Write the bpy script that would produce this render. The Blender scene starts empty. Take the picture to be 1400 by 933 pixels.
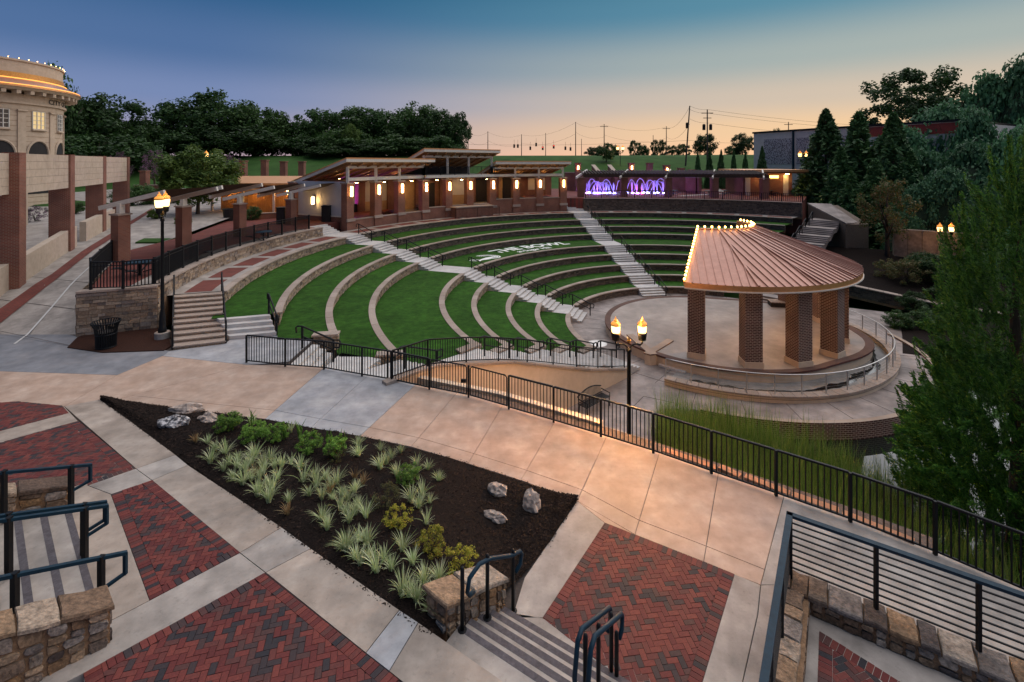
import bpy, bmesh, math, random
import numpy as np
from math import sin, cos, radians, pi, hypot, atan2, sqrt, floor
from mathutils import Vector, Matrix, noise

# ------------------------------------------------------------------ camera, sky, sun, exposure
FPX, CH, YH = 661.0, 7.8, 223.4          # focal length in photo pixels, eye height, horizon row (photo is 1400 x 933)
S = bpy.context.scene
COL = S.collection
cd = bpy.data.cameras.new('camera'); cam = bpy.data.objects.new('camera', cd); COL.objects.link(cam)
cam.location = (0, 0, CH); cam.rotation_euler = (radians(90), 0, 0)
cd.sensor_width = 36; cd.lens = FPX / 1400 * 36; cd.shift_y = -(466.5 - YH) / 1400
cd.clip_start = 0.1; cd.clip_end = 3000
S.camera = cam
SUN_EL, SUN_AZ = -1.0, 48.0               # just on the horizon, to the right of the view axis
W = bpy.data.worlds.new('World'); S.world = W; W.use_nodes = True
wn = W.node_tree.nodes; wl = W.node_tree.links
bg = wn['Background']; sky = wn.new('ShaderNodeTexSky'); sky.sky_type = 'NISHITA'; sky.sun_disc = False
sky.sun_elevation = radians(SUN_EL); sky.sun_rotation = radians(SUN_AZ)
sky.altitude = 300; sky.air_density = 1.0; sky.dust_density = .5; sky.ozone_density = 4
bg.inputs['Strength'].default_value = 0.1
# twilight arch: the colours run from the horizon to the zenith, warm towards the set sun and violet away from it
tc = wn.new('ShaderNodeTexCoord'); nrm = wn.new('ShaderNodeVectorMath'); nrm.operation = 'NORMALIZE'; wl.new(tc.outputs['Generated'], nrm.inputs[0])
sx = wn.new('ShaderNodeSeparateXYZ'); wl.new(nrm.outputs[0], sx.inputs[0])
def sky_ramp(stops):
    r = wn.new('ShaderNodeValToRGB'); e = r.color_ramp.elements; r.color_ramp.interpolation = 'EASE'
    while len(e) < len(stops): e.new(.5)
    for el, (p, c) in zip(e, stops): el.position = p; el.color = (*c, 1)
    wl.new(sx.outputs[2], r.inputs[0]); return r
away = sky_ramp([(0, (.46, .33, .38)), (.04, (.31, .28, .38)), (.12, (.165, .225, .40)), (.20, (.075, .145, .30)), (.34, (.012, .085, .20)), (1, (.006, .045, .13))])
toward = sky_ramp([(0, (1.0, .56, .30)), (.06, (.84, .56, .31)), (.12, (.60, .49, .37)), (.19, (.36, .41, .38)), (.29, (.10, .25, .33)), (.42, (.02, .11, .22)), (1, (.006, .045, .13))])
dt = wn.new('ShaderNodeVectorMath'); dt.operation = 'DOT_PRODUCT'; dt.inputs[1].default_value = (sin(radians(SUN_AZ)), cos(radians(SUN_AZ)), 0); wl.new(nrm.outputs[0], dt.inputs[0])
mr = wn.new('ShaderNodeMapRange'); mr.interpolation_type = 'SMOOTHSTEP'; mr.inputs[1].default_value = .12; mr.inputs[2].default_value = 1.1; wl.new(dt.outputs['Value'], mr.inputs[0])
mixs = wn.new('ShaderNodeMix'); mixs.data_type = 'RGBA'; wl.new(mr.outputs[0], mixs.inputs[0]); wl.new(away.outputs[0], mixs.inputs[6]); wl.new(toward.outputs[0], mixs.inputs[7])
gain = wn.new('ShaderNodeVectorMath'); gain.operation = 'SCALE'; gain.inputs[3].default_value = 9.0; wl.new(mixs.outputs[2], gain.inputs[0])
addn = wn.new('ShaderNodeMix'); addn.data_type = 'RGBA'; addn.inputs[0].default_value = .06; wl.new(gain.outputs[0], addn.inputs[6]); wl.new(sky.outputs[0], addn.inputs[7])
wl.new(addn.outputs[2], bg.inputs[0])
sd = bpy.data.lights.new('sun', 'SUN'); sun = bpy.data.objects.new('sun', sd); COL.objects.link(sun)
sd.energy = 2.5; sd.angle = radians(105); sd.color = (1.0, .93, .90)      # the broad glow of the twilight sky
_e = radians(60); _d = Vector((sin(radians(SUN_AZ)) * cos(_e), cos(radians(SUN_AZ)) * cos(_e), sin(_e)))
sun.rotation_euler = _d.to_track_quat('Z', 'Y').to_euler()
S.view_settings.view_transform = 'Standard'; S.view_settings.look = 'None'
S.view_settings.exposure = 0.42; S.view_settings.gamma = 1
S.cycles.use_denoising = True; S.cycles.max_bounces = 6; S.cycles.diffuse_bounces = 3
S.cycles.glossy_bounces = 3; S.cycles.transmission_bounces = 4; S.cycles.transparent_max_bounces = 8
S.cycles.sample_clamp_indirect = 4
rnd = random.Random(7)

# ------------------------------------------------------------------ helpers
def G(x, y, z=0.0):                       # pixel -> point on the level z
    Y = FPX * (CH - z) / (y - YH)
    return ((x - 700) / FPX * Y, Y, z)
def GT(x, y):                             # pixel -> point on the gently sloping left plaza
    Y = FPX * 6.5 / (y - YH - FPX * .08125)
    return ((x - 700) / FPX * Y, Y, max(0, .08125 * (16 - Y)))
def AT(x, y, Y):                          # pixel at a known distance
    return ((x - 700) / FPX * Y, Y, CH - (y - YH) * Y / FPX)
RAMP = [(0, 0), (22, 0), (27, 1.0), (33.4, 1.75), (40.2, 2.15), (60, 2.5), (95, 3.0), (400, 3.0)]
def zr(Y):
    for (a, p), (b, q) in zip(RAMP, RAMP[1:]):
        if Y <= b: return p + (q - p) * (Y - a) / (b - a)
    return RAMP[-1][1]
def GR(x, y):                             # pixel -> point on the rising walk at the left
    z = 0
    for _ in range(40):
        Y = FPX * (CH - z) / (y - YH); z = .5 * z + .5 * zr(Y)
    return ((x - 700) / FPX * Y, Y, z)
BC = (14.24, 33.88)                       # centre of the bowl
def P(R, a, z=0.0):                       # polar about the bowl centre, a in degrees clockwise from +Y
    return (BC[0] + R * sin(radians(a)), BC[1] + R * cos(radians(a)), z)
def smooth(t):
    t = min(1, max(0, t)); return t * t * (3 - 2 * t)

OFF = {}
def link(o, parent=None):
    COL.objects.link(o)
    if parent is not None: o.parent = parent
    return o
def tag(o, label=None, cat=None, group=None, kind=None):
    if label: o['label'] = label
    if cat: o['category'] = cat
    if group: o['group'] = group
    if kind: o['kind'] = kind
    return o
def thing(name, label, cat, loc=(0, 0, 0), rz=0, group=None):
    o = bpy.data.objects.new(name, None); o.empty_display_size = .2
    COL.objects.link(o); o.location = loc; o.rotation_euler = (0, 0, rz); OFF[o.name] = Vector(loc)
    return tag(o, label, cat, group)
def copy_tree(o, parent=None):
    c = o.copy(); COL.objects.link(c); c.parent = parent
    for ch in list(o.children): copy_tree(ch, c)
    return c

class MB:
    def __init__(s): s.v = []; s.f = []
    def add(s, vs, fs):
        n = len(s.v); s.v += [tuple(p) for p in vs]; s.f += [tuple(i + n for i in f) for f in fs]; return s
    def box(s, c, size, rz=0, tilt=None):
        x, y, z = [k / 2 for k in size]; vs = []
        for dz in (-z, z):
            for dx, dy in ((-x, -y), (x, -y), (x, y), (-x, y)):
                vs.append((c[0] + dx * cos(rz) - dy * sin(rz), c[1] + dx * sin(rz) + dy * cos(rz), c[2] + dz))
        return s.add(vs, [(3, 2, 1, 0), (4, 5, 6, 7), (0, 1, 5, 4), (1, 2, 6, 5), (2, 3, 7, 6), (3, 0, 4, 7)])
    def prism(s, poly, z0, z1):           # poly: xy or xyz points; z0/z1 numbers or lists
        n = len(poly); a = z0 if isinstance(z0, (list, tuple)) else [z0] * n; b = z1 if isinstance(z1, (list, tuple)) else [z1] * n
        ar = sum(poly[i][0] * poly[(i + 1) % n][1] - poly[(i + 1) % n][0] * poly[i][1] for i in range(n))
        idx = list(range(n)) if ar > 0 else list(range(n))[::-1]
        vs = [(poly[i][0], poly[i][1], a[i]) for i in idx] + [(poly[i][0], poly[i][1], b[i]) for i in idx]
        return s.add(vs, [tuple(range(n))[::-1], tuple(range(n, 2 * n))] + [(i, (i + 1) % n, n + (i + 1) % n, n + i) for i in range(n)])
    def bar(s, p, q, w, h=None):          # rectangular bar between two points
        p = Vector(p); q = Vector(q); d = q - p
        if d.length < 1e-6: return s
        d.normalize(); h = h or w
        up = Vector((0, 0, 1)) if abs(d.z) < .95 else Vector((1, 0, 0))
        r = d.cross(up).normalized(); u = r.cross(d).normalized()
        vs = []
        for e in (p, q):
            for a, b in ((-1, -1), (1, -1), (1, 1), (-1, 1)): vs.append(e + r * a * w / 2 + u * b * h / 2)
        return s.add(vs, [(0, 1, 2, 3), (7, 6, 5, 4), (0, 4, 5, 1), (1, 5, 6, 2), (2, 6, 7, 3), (3, 7, 4, 0)])
    def tube(s, pts, r, n=8):
        pts = [Vector(p) for p in pts]; rs = r if isinstance(r, (list, tuple)) else [r] * len(pts)
        vs = []; fs = []; prev = None
        for i, p in enumerate(pts):
            d = (pts[min(i + 1, len(pts) - 1)] - pts[max(i - 1, 0)]).normalized()
            if prev is None: prev = d.orthogonal().normalized()
            a = (prev - d * prev.dot(d)).normalized(); b = d.cross(a); prev = a
            for k in range(n):
                t = 2 * pi * k / n; vs.append(p + (a * cos(t) + b * sin(t)) * rs[i])
        for i in range(len(pts) - 1):
            for k in range(n): fs.append((i * n + k, i * n + (k + 1) % n, (i + 1) * n + (k + 1) % n, (i + 1) * n + k))
        fs.append(tuple(range(n))[::-1]); fs.append(tuple(range((len(pts) - 1) * n, len(pts) * n)))
        return s.add(vs, fs)
    def lathe(s, prof, c=(0, 0, 0), n=16):
        vs = []; fs = []
        for r, z in prof:
            for k in range(n): vs.append((c[0] + r * cos(2 * pi * k / n), c[1] + r * sin(2 * pi * k / n), c[2] + z))
        for i in range(len(prof) - 1):
            for k in range(n): fs.append((i * n + k, i * n + (k + 1) % n, (i + 1) * n + (k + 1) % n, (i + 1) * n + k))
        fs.append(tuple(range(n))[::-1]); fs.append(tuple(range((len(prof) - 1) * n, len(prof) * n)))
        return s.add(vs, fs)
    def strip(s, A, B):                   # quads between two polylines
        n = len(A); return s.add(list(A) + list(B), [(i, i + 1, n + i + 1, n + i) for i in range(n - 1)])
    def mesh(s, name, mat, off=None, smooth_=False):
        m = bpy.data.meshes.new(name)
        v = s.v if off is None else [(a - off[0], b - off[1], c - off[2]) for a, b, c in s.v]
        m.from_pydata(v, [], s.f); m.materials.append(mat)
        if smooth_: m.polygons.foreach_set('use_smooth', [True] * len(m.polygons))
        m.update(); return m
    def build(s, name, mat, parent=None, smooth_=False, local=False):
        off = None
        if parent is not None and not local: off = OFF.get(parent.name, Vector((0, 0, 0)))
        o = bpy.data.objects.new(name, s.mesh(name, mat, off, smooth_)); link(o, parent)
        OFF[o.name] = off if off is not None else Vector((0, 0, 0))
        return o
def place(name, mesh, parent, loc, rz=0, scale=None):   # an object with its own origin, world position loc
    o = bpy.data.objects.new(name, mesh); link(o, parent)
    off = OFF.get(parent.name, Vector((0, 0, 0))) if parent is not None else Vector((0, 0, 0))
    o.location = Vector(loc) - off; o.rotation_euler = (0, 0, rz)
    if scale: o.scale = scale
    return o
def struct(o): return tag(o, kind='structure')

# ------------------------------------------------------------------ materials
MATS = {}
def new_mat(name):
    m = bpy.data.materials.new(name); m.use_nodes = True; MATS[name] = m
    n = m.node_tree.nodes; return m, n, m.node_tree.links, n['Principled BSDF']
def ramp(n, cols, interp='LINEAR'):
    r = n.new('ShaderNodeValToRGB'); r.color_ramp.interpolation = interp
    e = r.color_ramp.elements
    while len(e) < len(cols): e.new(.5)
    for i, c in enumerate(cols):
        p, c = c if isinstance(c[0], (int, float)) and len(c) == 2 else (i / max(1, len(cols) - 1), c)
        e[i].position = p; e[i].color = (*c, 1)
    return r
def mat(name, cols, rough=.75, metal=0, scale=4, detail=5, src='noise', bump=0, bscale=None, island=None, spec=.35,
        dirt=0, dirt_scale=.6, vary=.25, emit=None, estr=0, coord='Object', trans=0, stretch=None):
    """cols: list of colours; src: what picks among them (noise, object, island). vary: brightness mottling."""
    m, n, l, b = new_mat(name)
    b.inputs['Roughness'].default_value = rough; b.inputs['Metallic'].default_value = metal
    b.inputs['Specular IOR Level'].default_value = spec
    tc = n.new('ShaderNodeTexCoord'); co = tc.outputs[coord]
    if stretch:
        mp = n.new('ShaderNodeMapping'); mp.inputs['Scale'].default_value = stretch; l.new(co, mp.inputs[0]); co = mp.outputs[0]
    nz = n.new('ShaderNodeTexNoise'); nz.inputs['Scale'].default_value = scale; nz.inputs['Detail'].default_value = detail; nz.inputs['Roughness'].default_value = .62
    l.new(co, nz.inputs['Vector'])
    if src == 'object': s_ = n.new('ShaderNodeObjectInfo').outputs['Random']
    elif src == 'island': s_ = n.new('ShaderNodeNewGeometry').outputs['Random Per Island']
    else:
        mr = n.new('ShaderNodeMapRange'); mr.inputs[1].default_value = .3; mr.inputs[2].default_value = .7; l.new(nz.outputs[0], mr.inputs[0]); s_ = mr.outputs[0]
    r = ramp(n, cols); l.new(s_, r.inputs[0]); c = r.outputs[0]
    if vary:
        mr = n.new('ShaderNodeMapRange'); mr.inputs[1].default_value = .25; mr.inputs[2].default_value = .75
        mr.inputs[3].default_value = 1 - vary; mr.inputs[4].default_value = 1 + vary
        n2 = n.new('ShaderNodeTexNoise'); n2.inputs['Scale'].default_value = scale * 2.7; n2.inputs['Detail'].default_value = 6; l.new(co, n2.inputs['Vector'])
        l.new(n2.outputs[0], mr.inputs[0])
        mx = n.new('ShaderNodeMix'); mx.data_type = 'RGBA'; mx.blend_type = 'MULTIPLY'; mx.inputs[0].default_value = 1
        l.new(c, mx.inputs[6]); l.new(mr.outputs[0], mx.inputs[7]); c = mx.outputs[2]
    if dirt:
        n3 = n.new('ShaderNodeTexNoise'); n3.inputs['Scale'].default_value = dirt_scale; n3.inputs['Detail'].default_value = 7; n3.inputs['Roughness'].default_value = .7
        g = n.new('ShaderNodeNewGeometry'); l.new(g.outputs['Position'], n3.inputs['Vector'])
        mr = n.new('ShaderNodeMapRange'); mr.inputs[1].default_value = .35; mr.inputs[2].default_value = .68
        mr.inputs[3].default_value = 1 - dirt; mr.inputs[4].default_value = 1.0; l.new(n3.outputs[0], mr.inputs[0])
        mx = n.new('ShaderNodeMix'); mx.data_type = 'RGBA'; mx.blend_type = 'MULTIPLY'; mx.inputs[0].default_value = 1
        l.new(c, mx.inputs[6]); l.new(mr.outputs[0], mx.inputs[7]); c = mx.outputs[2]
        n4 = n.new('ShaderNodeTexNoise'); n4.inputs['Scale'].default_value = dirt_scale * 11; n4.inputs['Detail'].default_value = 10; n4.inputs['Roughness'].default_value = .75; l.new(g.outputs['Position'], n4.inputs['Vector'])
        m4 = n.new('ShaderNodeMapRange'); m4.inputs[1].default_value = .56; m4.inputs[2].default_value = .66; m4.inputs[3].default_value = 1.0; m4.inputs[4].default_value = 1 - .55 * dirt; l.new(n4.outputs[0], m4.inputs[0])
        mx = n.new('ShaderNodeMix'); mx.data_type = 'RGBA'; mx.blend_type = 'MULTIPLY'; mx.inputs[0].default_value = 1
        l.new(c, mx.inputs[6]); l.new(m4.outputs[0], mx.inputs[7]); c = mx.outputs[2]
    l.new(c, b.inputs['Base Color'])
    if bump:
        nb = n.new('ShaderNodeTexNoise'); nb.inputs['Scale'].default_value = bscale or scale * 6; nb.inputs['Detail'].default_value = 6
        l.new(co, nb.inputs['Vector']); bp = n.new('ShaderNodeBump'); bp.inputs['Strength'].default_value = bump; bp.inputs['Distance'].default_value = .02
        l.new(nb.outputs[0], bp.inputs['Height']); l.new(bp.outputs[0], b.inputs['Normal'])
    if emit: b.inputs['Emission Color'].default_value = (*emit, 1); b.inputs['Emission Strength'].default_value = estr
    return m
def brick_mat(name, c1, c2, mortar, bw=.22, bh=.075, gap=.012, flat=False, rough=.85, dirt=.25):
    """bricks too small in the picture to model: laid along the wall by its own normal"""
    m, n, l, b = new_mat(name); b.inputs['Roughness'].default_value = rough; b.inputs['Specular IOR Level'].default_value = .25
    g = n.new('ShaderNodeNewGeometry')
    if flat: vec = g.outputs['Position']
    else:
        cr = n.new('ShaderNodeVectorMath'); cr.operation = 'CROSS_PRODUCT'; cr.inputs[1].default_value = (0, 0, 1); l.new(g.outputs['True Normal'], cr.inputs[0])
        dt = n.new('ShaderNodeVectorMath'); dt.operation = 'DOT_PRODUCT'; l.new(g.outputs['Position'], dt.inputs[0]); l.new(cr.outputs[0], dt.inputs[1])
        sp = n.new('ShaderNodeSeparateXYZ'); l.new(g.outputs['Position'], sp.inputs[0])
        cb = n.new('ShaderNodeCombineXYZ'); l.new(dt.outputs['Value'], cb.inputs[0]); l.new(sp.outputs[2], cb.inputs[1]); vec = cb.outputs[0]
    bt = n.new('ShaderNodeTexBrick'); bt.inputs['Scale'].default_value = 1; bt.inputs['Brick Width'].default_value = bw; bt.inputs['Row Height'].default_value = bh
    bt.inputs['Mortar Size'].default_value = gap; bt.inputs['Color1'].default_value = (*c1, 1); bt.inputs['Color2'].default_value = (*c2, 1); bt.inputs['Mortar'].default_value = (*mortar, 1)
    bt.inputs['Bias'].default_value = 0
    l.new(vec, bt.inputs['Vector'])
    nz = n.new('ShaderNodeTexNoise'); nz.inputs['Scale'].default_value = .9; nz.inputs['Detail'].default_value = 7; l.new(g.outputs['Position'], nz.inputs['Vector'])
    mr = n.new('ShaderNodeMapRange'); mr.inputs[1].default_value = .3; mr.inputs[2].default_value = .7; mr.inputs[3].default_value = 1 - dirt; mr.inputs[4].default_value = 1.1
    l.new(nz.outputs[0], mr.inputs[0]); mx = n.new('ShaderNodeMix'); mx.data_type = 'RGBA'; mx.blend_type = 'MULTIPLY'; mx.inputs[0].default_value = 1
    l.new(bt.outputs[0], mx.inputs[6]); l.new(mr.outputs[0], mx.inputs[7]); l.new(mx.outputs[2], b.inputs['Base Color'])
    bp = n.new('ShaderNodeBump'); bp.inputs['Strength'].default_value = .6; bp.inputs['Distance'].default_value = .01; bp.invert = True
    l.new(bt.outputs['Fac'], bp.inputs['Height']); l.new(bp.outputs[0], b.inputs['Normal'])
    return m
def glow(name, col, strength):
    m, n, l, b = new_mat(name); b.inputs['Base Color'].default_value = (*col, 1)
    b.inputs['Emission Color'].default_value = (*col, 1); b.inputs['Emission Strength'].default_value = strength; return m
def leaf_mat(name, cols, trans=.35, rough=.6, src='island'):
    m, n, l, b = new_mat(name)
    g = n.new('ShaderNodeNewGeometry'); oi = n.new('ShaderNodeObjectInfo')
    r = ramp(n, cols); l.new(g.outputs['Random Per Island'], r.inputs[0])
    hv = n.new('ShaderNodeHueSaturation'); mr = n.new('ShaderNodeMapRange'); mr.inputs[3].default_value = .75; mr.inputs[4].default_value = 1.25
    l.new(oi.outputs['Random'], mr.inputs[0]); l.new(mr.outputs[0], hv.inputs['Value']); l.new(r.outputs[0], hv.inputs['Color'])
    b.inputs['Roughness'].default_value = rough; b.inputs['Specular IOR Level'].default_value = .3
    l.new(hv.outputs[0], b.inputs['Base Color'])
    tr = n.new('ShaderNodeBsdfTranslucent'); l.new(hv.outputs[0], tr.inputs[0])
    ms = n.new('ShaderNodeMixShader'); ms.inputs[0].default_value = trans
    l.new(b.outputs[0], ms.inputs[1]); l.new(tr.outputs[0], ms.inputs[2]); l.new(ms.outputs[0], n['Material Output'].inputs[0])
    return m

M_CT = mat('tan concrete', [(.40, .275, .20), (.46, .33, .25), (.53, .405, .32)], rough=.62, scale=1.3, bump=.12, bscale=60, dirt=.26, dirt_scale=.7, vary=.12)
M_CG = mat('grey concrete', [(.29, .255, .225), (.385, .345, .305), (.46, .41, .365)], rough=.62, scale=1.1, bump=.12, bscale=60, dirt=.4, dirt_scale=.75, vary=.18)
M_CW = mat('grey tan concrete', [(.31, .25, .20), (.40, .33, .27), (.48, .41, .345)], rough=.62, scale=1.0, bump=.12, bscale=60, dirt=.4, dirt_scale=.7, vary=.18)
M_CB = mat('new blue grey concrete', [(.30, .305, .32), (.38, .38, .39), (.44, .43, .42)], rough=.6, scale=1.1, bump=.1, bscale=60, dirt=.32, dirt_scale=1.0, vary=.15)
M_CBD = mat('dark blue grey concrete', [(.17, .18, .20), (.22, .23, .25), (.26, .26, .27)], rough=.6, scale=1.1, bump=.1, bscale=60, dirt=.3, dirt_scale=.8, vary=.15)
M_CF = mat('bowl floor concrete', [(.225, .185, .165), (.30, .25, .225), (.37, .315, .285)], rough=.55, scale=.5, bump=.1, bscale=50, dirt=.45, dirt_scale=.5, vary=.15)
M_STEP = mat('pale step concrete', [(.5, .48, .46), (.6, .58, .55)], rough=.75, scale=1.5, bump=.1, dirt=.2, vary=.1)
M_NOSE = mat('dark step nosing', [(.07, .06, .065), (.11, .10, .11)], rough=.85, scale=9, bump=.3, bscale=120)
M_JOINT = mat('joint sand', [(.035, .028, .025), (.06, .05, .045)], rough=.95, scale=20)
M_JBRK = mat('brick joint sand', [(.03, .012, .012), (.05, .02, .018)], rough=.95, scale=20)
BR = [(0, (.085, .014, .013)), (.22, (.115, .020, .017)), (.45, (.155, .033, .024)), (.62, (.10, .024, .020)), (.74, (.065, .028, .025)), (.86, (.036, .024, .026)), (1, (.018, .017, .022))]
M_BRK = mat('paving brick', BR, rough=.72, src='object', scale=14, bump=.25, bscale=90, vary=.22)
M_BRKI = mat('paving brick joined', BR, rough=.72, src='island', scale=14, bump=.25, bscale=90, vary=.22)
M_TURF = mat('artificial turf', [(.022, .072, .008), (.039, .120, .013)], rough=.9, scale=1.2, bump=.9, bscale=160, vary=.35, spec=.1, dirt=.3, dirt_scale=.35)
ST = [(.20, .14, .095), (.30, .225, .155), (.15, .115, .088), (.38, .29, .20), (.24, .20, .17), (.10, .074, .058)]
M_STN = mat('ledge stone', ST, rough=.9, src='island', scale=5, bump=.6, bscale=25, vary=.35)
ST_SHADE = [(.075, .055, .044), (.115, .09, .072), (.055, .044, .037), (.15, .115, .088), (.09, .076, .066), (.04, .032, .027)]
M_STND = mat('shaded ledge stone', ST_SHADE, rough=.9, src='island', scale=5, bump=.6, bscale=25, vary=.35)  # darker copy of ledge stone; shade of the averted tier walls put into colour
FS = [(0, (.26, .16, .09)), (.18, (.40, .28, .18)), (.34, (.13, .095, .075)), (.5, (.46, .38, .30)), (.64, (.33, .19, .09)), (.8, (.07, .052, .048)), (.9, (.36, .31, .27)), (1, (.20, .125, .075))]
M_FLD = mat('field stone', FS, rough=.85, src='object', scale=7, bump=1, bscale=30, vary=.5, dirt=.5, dirt_scale=3.0)
M_MORT = mat('stone mortar', [(.17, .10, .055), (.30, .18, .10)], rough=.95, scale=12, bump=.5)
M_CAP = mat('cast capstone', [(.27, .215, .175), (.37, .30, .25)], rough=.85, src='object', scale=5, bump=.25, bscale=50, vary=.2)
M_CREAM = mat('cream stucco', [(.56, .44, .32), (.63, .50, .37)], rough=.85, scale=1.2, bump=.15, bscale=120, dirt=.14, vary=.06)
M_BLK = mat('black painted steel', [(.004, .005, .007), (.007, .009, .011)], rough=.5, scale=6, vary=.2, spec=.22)
M_NAVY = mat('dark blue painted steel', [(.004, .020, .036), (.006, .030, .050)], rough=.5, scale=5, vary=.2, spec=.2)
M_STEEL = mat('brushed steel', [(.5, .48, .46), (.6, .58, .56)], rough=.35, metal=.9, scale=8, vary=.1)
M_MULCH = mat('dark bark mulch', [(.004, .003, .0028), (.011, .0075, .006), (.020, .013, .010)], rough=.95, scale=26, bump=1, bscale=45, vary=.5, spec=.1)
M_CHIP = mat('bark chip', [(.005, .0035, .003), (.015, .010, .008), (.034, .022, .017), (.008, .006, .005)], rough=.95, src='island', scale=9, vary=.3, spec=.1)
M_MULR = mat('red brown mulch', [(.026, .012, .009), (.05, .024, .017)], rough=.95, scale=22, bump=1, bscale=45, vary=.5, spec=.1)
M_BW = brick_mat('red brick wall', (.25, .075, .045), (.19, .055, .036), (.26, .19, .14))
M_BWD = brick_mat('dark brick pier', (.105, .032, .026), (.055, .022, .02), (.36, .28, .22), bw=.24, bh=.09, gap=.017)
M_BFL = brick_mat('brick paving far', (.22, .05, .036), (.16, .04, .032), (.10, .05, .04), flat=True)
M_ROOF = mat('copper metal roof', [(.37, .19, .14), (.43, .23, .175)], rough=.38, metal=.55, scale=2.5, vary=.1, dirt=.1)
M_ROOFE = mat('copper edge', [(.66, .31, .13), (.74, .38, .17)], rough=.38, metal=.7, scale=3, vary=.1)  # copper made more orange: sky glow on the roofs put into its colour
M_WHT = mat('cream painted steel', [(.58, .54, .47), (.66, .62, .54)], rough=.55, scale=3, vary=.08)
M_WOOD = mat('stained soffit boards', [(.20, .105, .045), (.27, .15, .07)], rough=.6, scale=2, stretch=(1, 9, 1), vary=.2)
M_LAWN = mat('lawn grass', [(.022, .062, .012), (.035, .085, .018), (.045, .095, .024)], rough=.95, scale=.12, bump=.6, bscale=8, vary=.25, spec=.1)
M_STC = mat('limestone block', [(.44, .35, .26), (.52, .42, .32)], rough=.8, scale=1.6, bump=.1, vary=.1, dirt=.1)
M_BARK = mat('tree bark', [(.045, .032, .024), (.09, .065, .048)], rough=.95, scale=6, bump=.8, stretch=(1, 1, .2))
M_DARK = mat('dark interior', [(.012, .011, .011), (.02, .018, .017)], rough=.7, scale=3)
M_WHITE = mat('white turf paint', [(.72, .75, .70), (.8, .82, .78)], rough=.85, scale=20, vary=.12)
M_POLE = mat('weathered pole wood', [(.05, .04, .035), (.08, .065, .055)], rough=.95, scale=5)
M_ROCK = mat('pale boulder', [(.22, .17, .14), (.36, .29, .24), (.44, .36, .31)], rough=.85, scale=5, bump=1, bscale=12, vary=.35)
M_ROCKD = mat('mottled black and white boulder', [(.03, .03, .035), (.05, .05, .055), (.5, .48, .47), (.6, .58, .56)], rough=.8, scale=9, bump=1, bscale=12)
M_GLASS = mat('dark window glass', [(.02, .025, .03), (.03, .035, .045)], rough=.08, scale=1, spec=.8)

# ------------------------------------------------------------------ ground, pond, bowl floor
ZT = [1.23] + [.642 - .59 * k for k in range(8)]         # walkway, then tiers 1..8
RT = [30.3, 27.5, 25.2, 23.0, 18.85, 16.75, 14.4, 12.35, 10.15]
ZF = ZT[8] - .59                                          # bowl floor
AL, AR, AC = -70.5, -9.5, 45.0                            # the three stair aisles
HW = 1.15
UX, UY = -.742, -.671                                     # direction of the end stair / stucco wall
NX, NY = -.671, .742
AE = math.degrees(atan2(UX, UY))
def end_angle(k):
    return {0: -107.5, 1: -113.0, 2: -119.0, 3: -124.3}.get(k, AE + math.degrees(math.asin(2.85 / RT[k])))
def terrain(x, y):
    z = -6.0
    r = hypot(x - BC[0], y - BC[1])
    zb = 2.6 + 7.2 * smooth((y - 88) / 42) + .5 * noise.noise(Vector((x * .02, y * .02, 3)))
    z = z + (zb - z) * smooth((y - 66) / 8) if x > -22 else z + (zb - z) * smooth((y - 50) / 10)
    if x < -40: z = max(z, -6 + 8.0 * smooth((-x - 40) / 6))
    right = -5.2 + 13.5 * smooth((x - 36 - .12 * (y - 30)) / 46)
    if x > 20 and y < 75: z = max(z, right) if y > 12 else max(z, -6 + (right + 6) * smooth((y - 6) / 6))
    return z
def axis(a, b, fine0, fine1, fs, cs):
    out = []; t = a
    while t < b: out.append(t); t += fs if fine0 <= t < fine1 else cs
    return out + [b]
xs = axis(-420, 420, -70, 70, 2.5, 20); ys = axis(-20, 900, -20, 150, 2.5, 25)
mb = MB(); mb.v = [(x, y, terrain(x, y)) for y in ys for x in xs]
nx = len(xs); mb.f = [(j * nx + i, j * nx + i + 1, (j + 1) * nx + i + 1, (j + 1) * nx + i) for j in range(len(ys) - 1) for i in range(nx - 1)]
struct(mb.build('ground', M_LAWN, smooth_=True))

m, n, l, b = new_mat('pond water'); b.inputs['Base Color'].default_value = (.008, .012, .010, 1); b.inputs['Roughness'].default_value = .03
b.inputs['Specular IOR Level'].default_value = .6; nz = n.new('ShaderNodeTexNoise'); nz.inputs['Scale'].default_value = 1.5
bp = n.new('ShaderNodeBump'); bp.inputs['Strength'].default_value = .05; l.new(nz.outputs[0], bp.inputs['Height']); l.new(bp.outputs[0], b.inputs['Normal'])
struct(MB().prism([(4, 12), (30, 4), (34, 30), (26, 31), (8, 24)], -5.0, -4.75).build('pond_water', m))

def arc(R, a0, a1, z=0, c=None, n=None):
    n = n or max(2, int(abs(a1 - a0) / 2.2)); c = c or BC
    return [(c[0] + R * sin(radians(a0 + (a1 - a0) * i / n)), c[1] + R * cos(radians(a0 + (a1 - a0) * i / n)), z) for i in range(n + 1)]
U_ = lambda R: (BC[0] + UX * R, BC[1] + UY * R)
# bowl floor: a round yard, the walk round the stage and the landing in front of the stucco wall
fl = arc(10.2, -131, 60)[:-1] + [(24.5, 41.5), (30.5, 38.2), (27.2, 33.0)] + arc(11.9, 100, 208)
fl += [(6.6, 21.2), (6.1, 17.2), (4.6, 14.7), (1.6, 15.8), (-3.9, 18.0), U_(24.6), U_(10.3)]
floor_o = struct(MB().prism(fl, ZF - .55, ZF).build('bowl_floor', M_CF))
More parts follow.
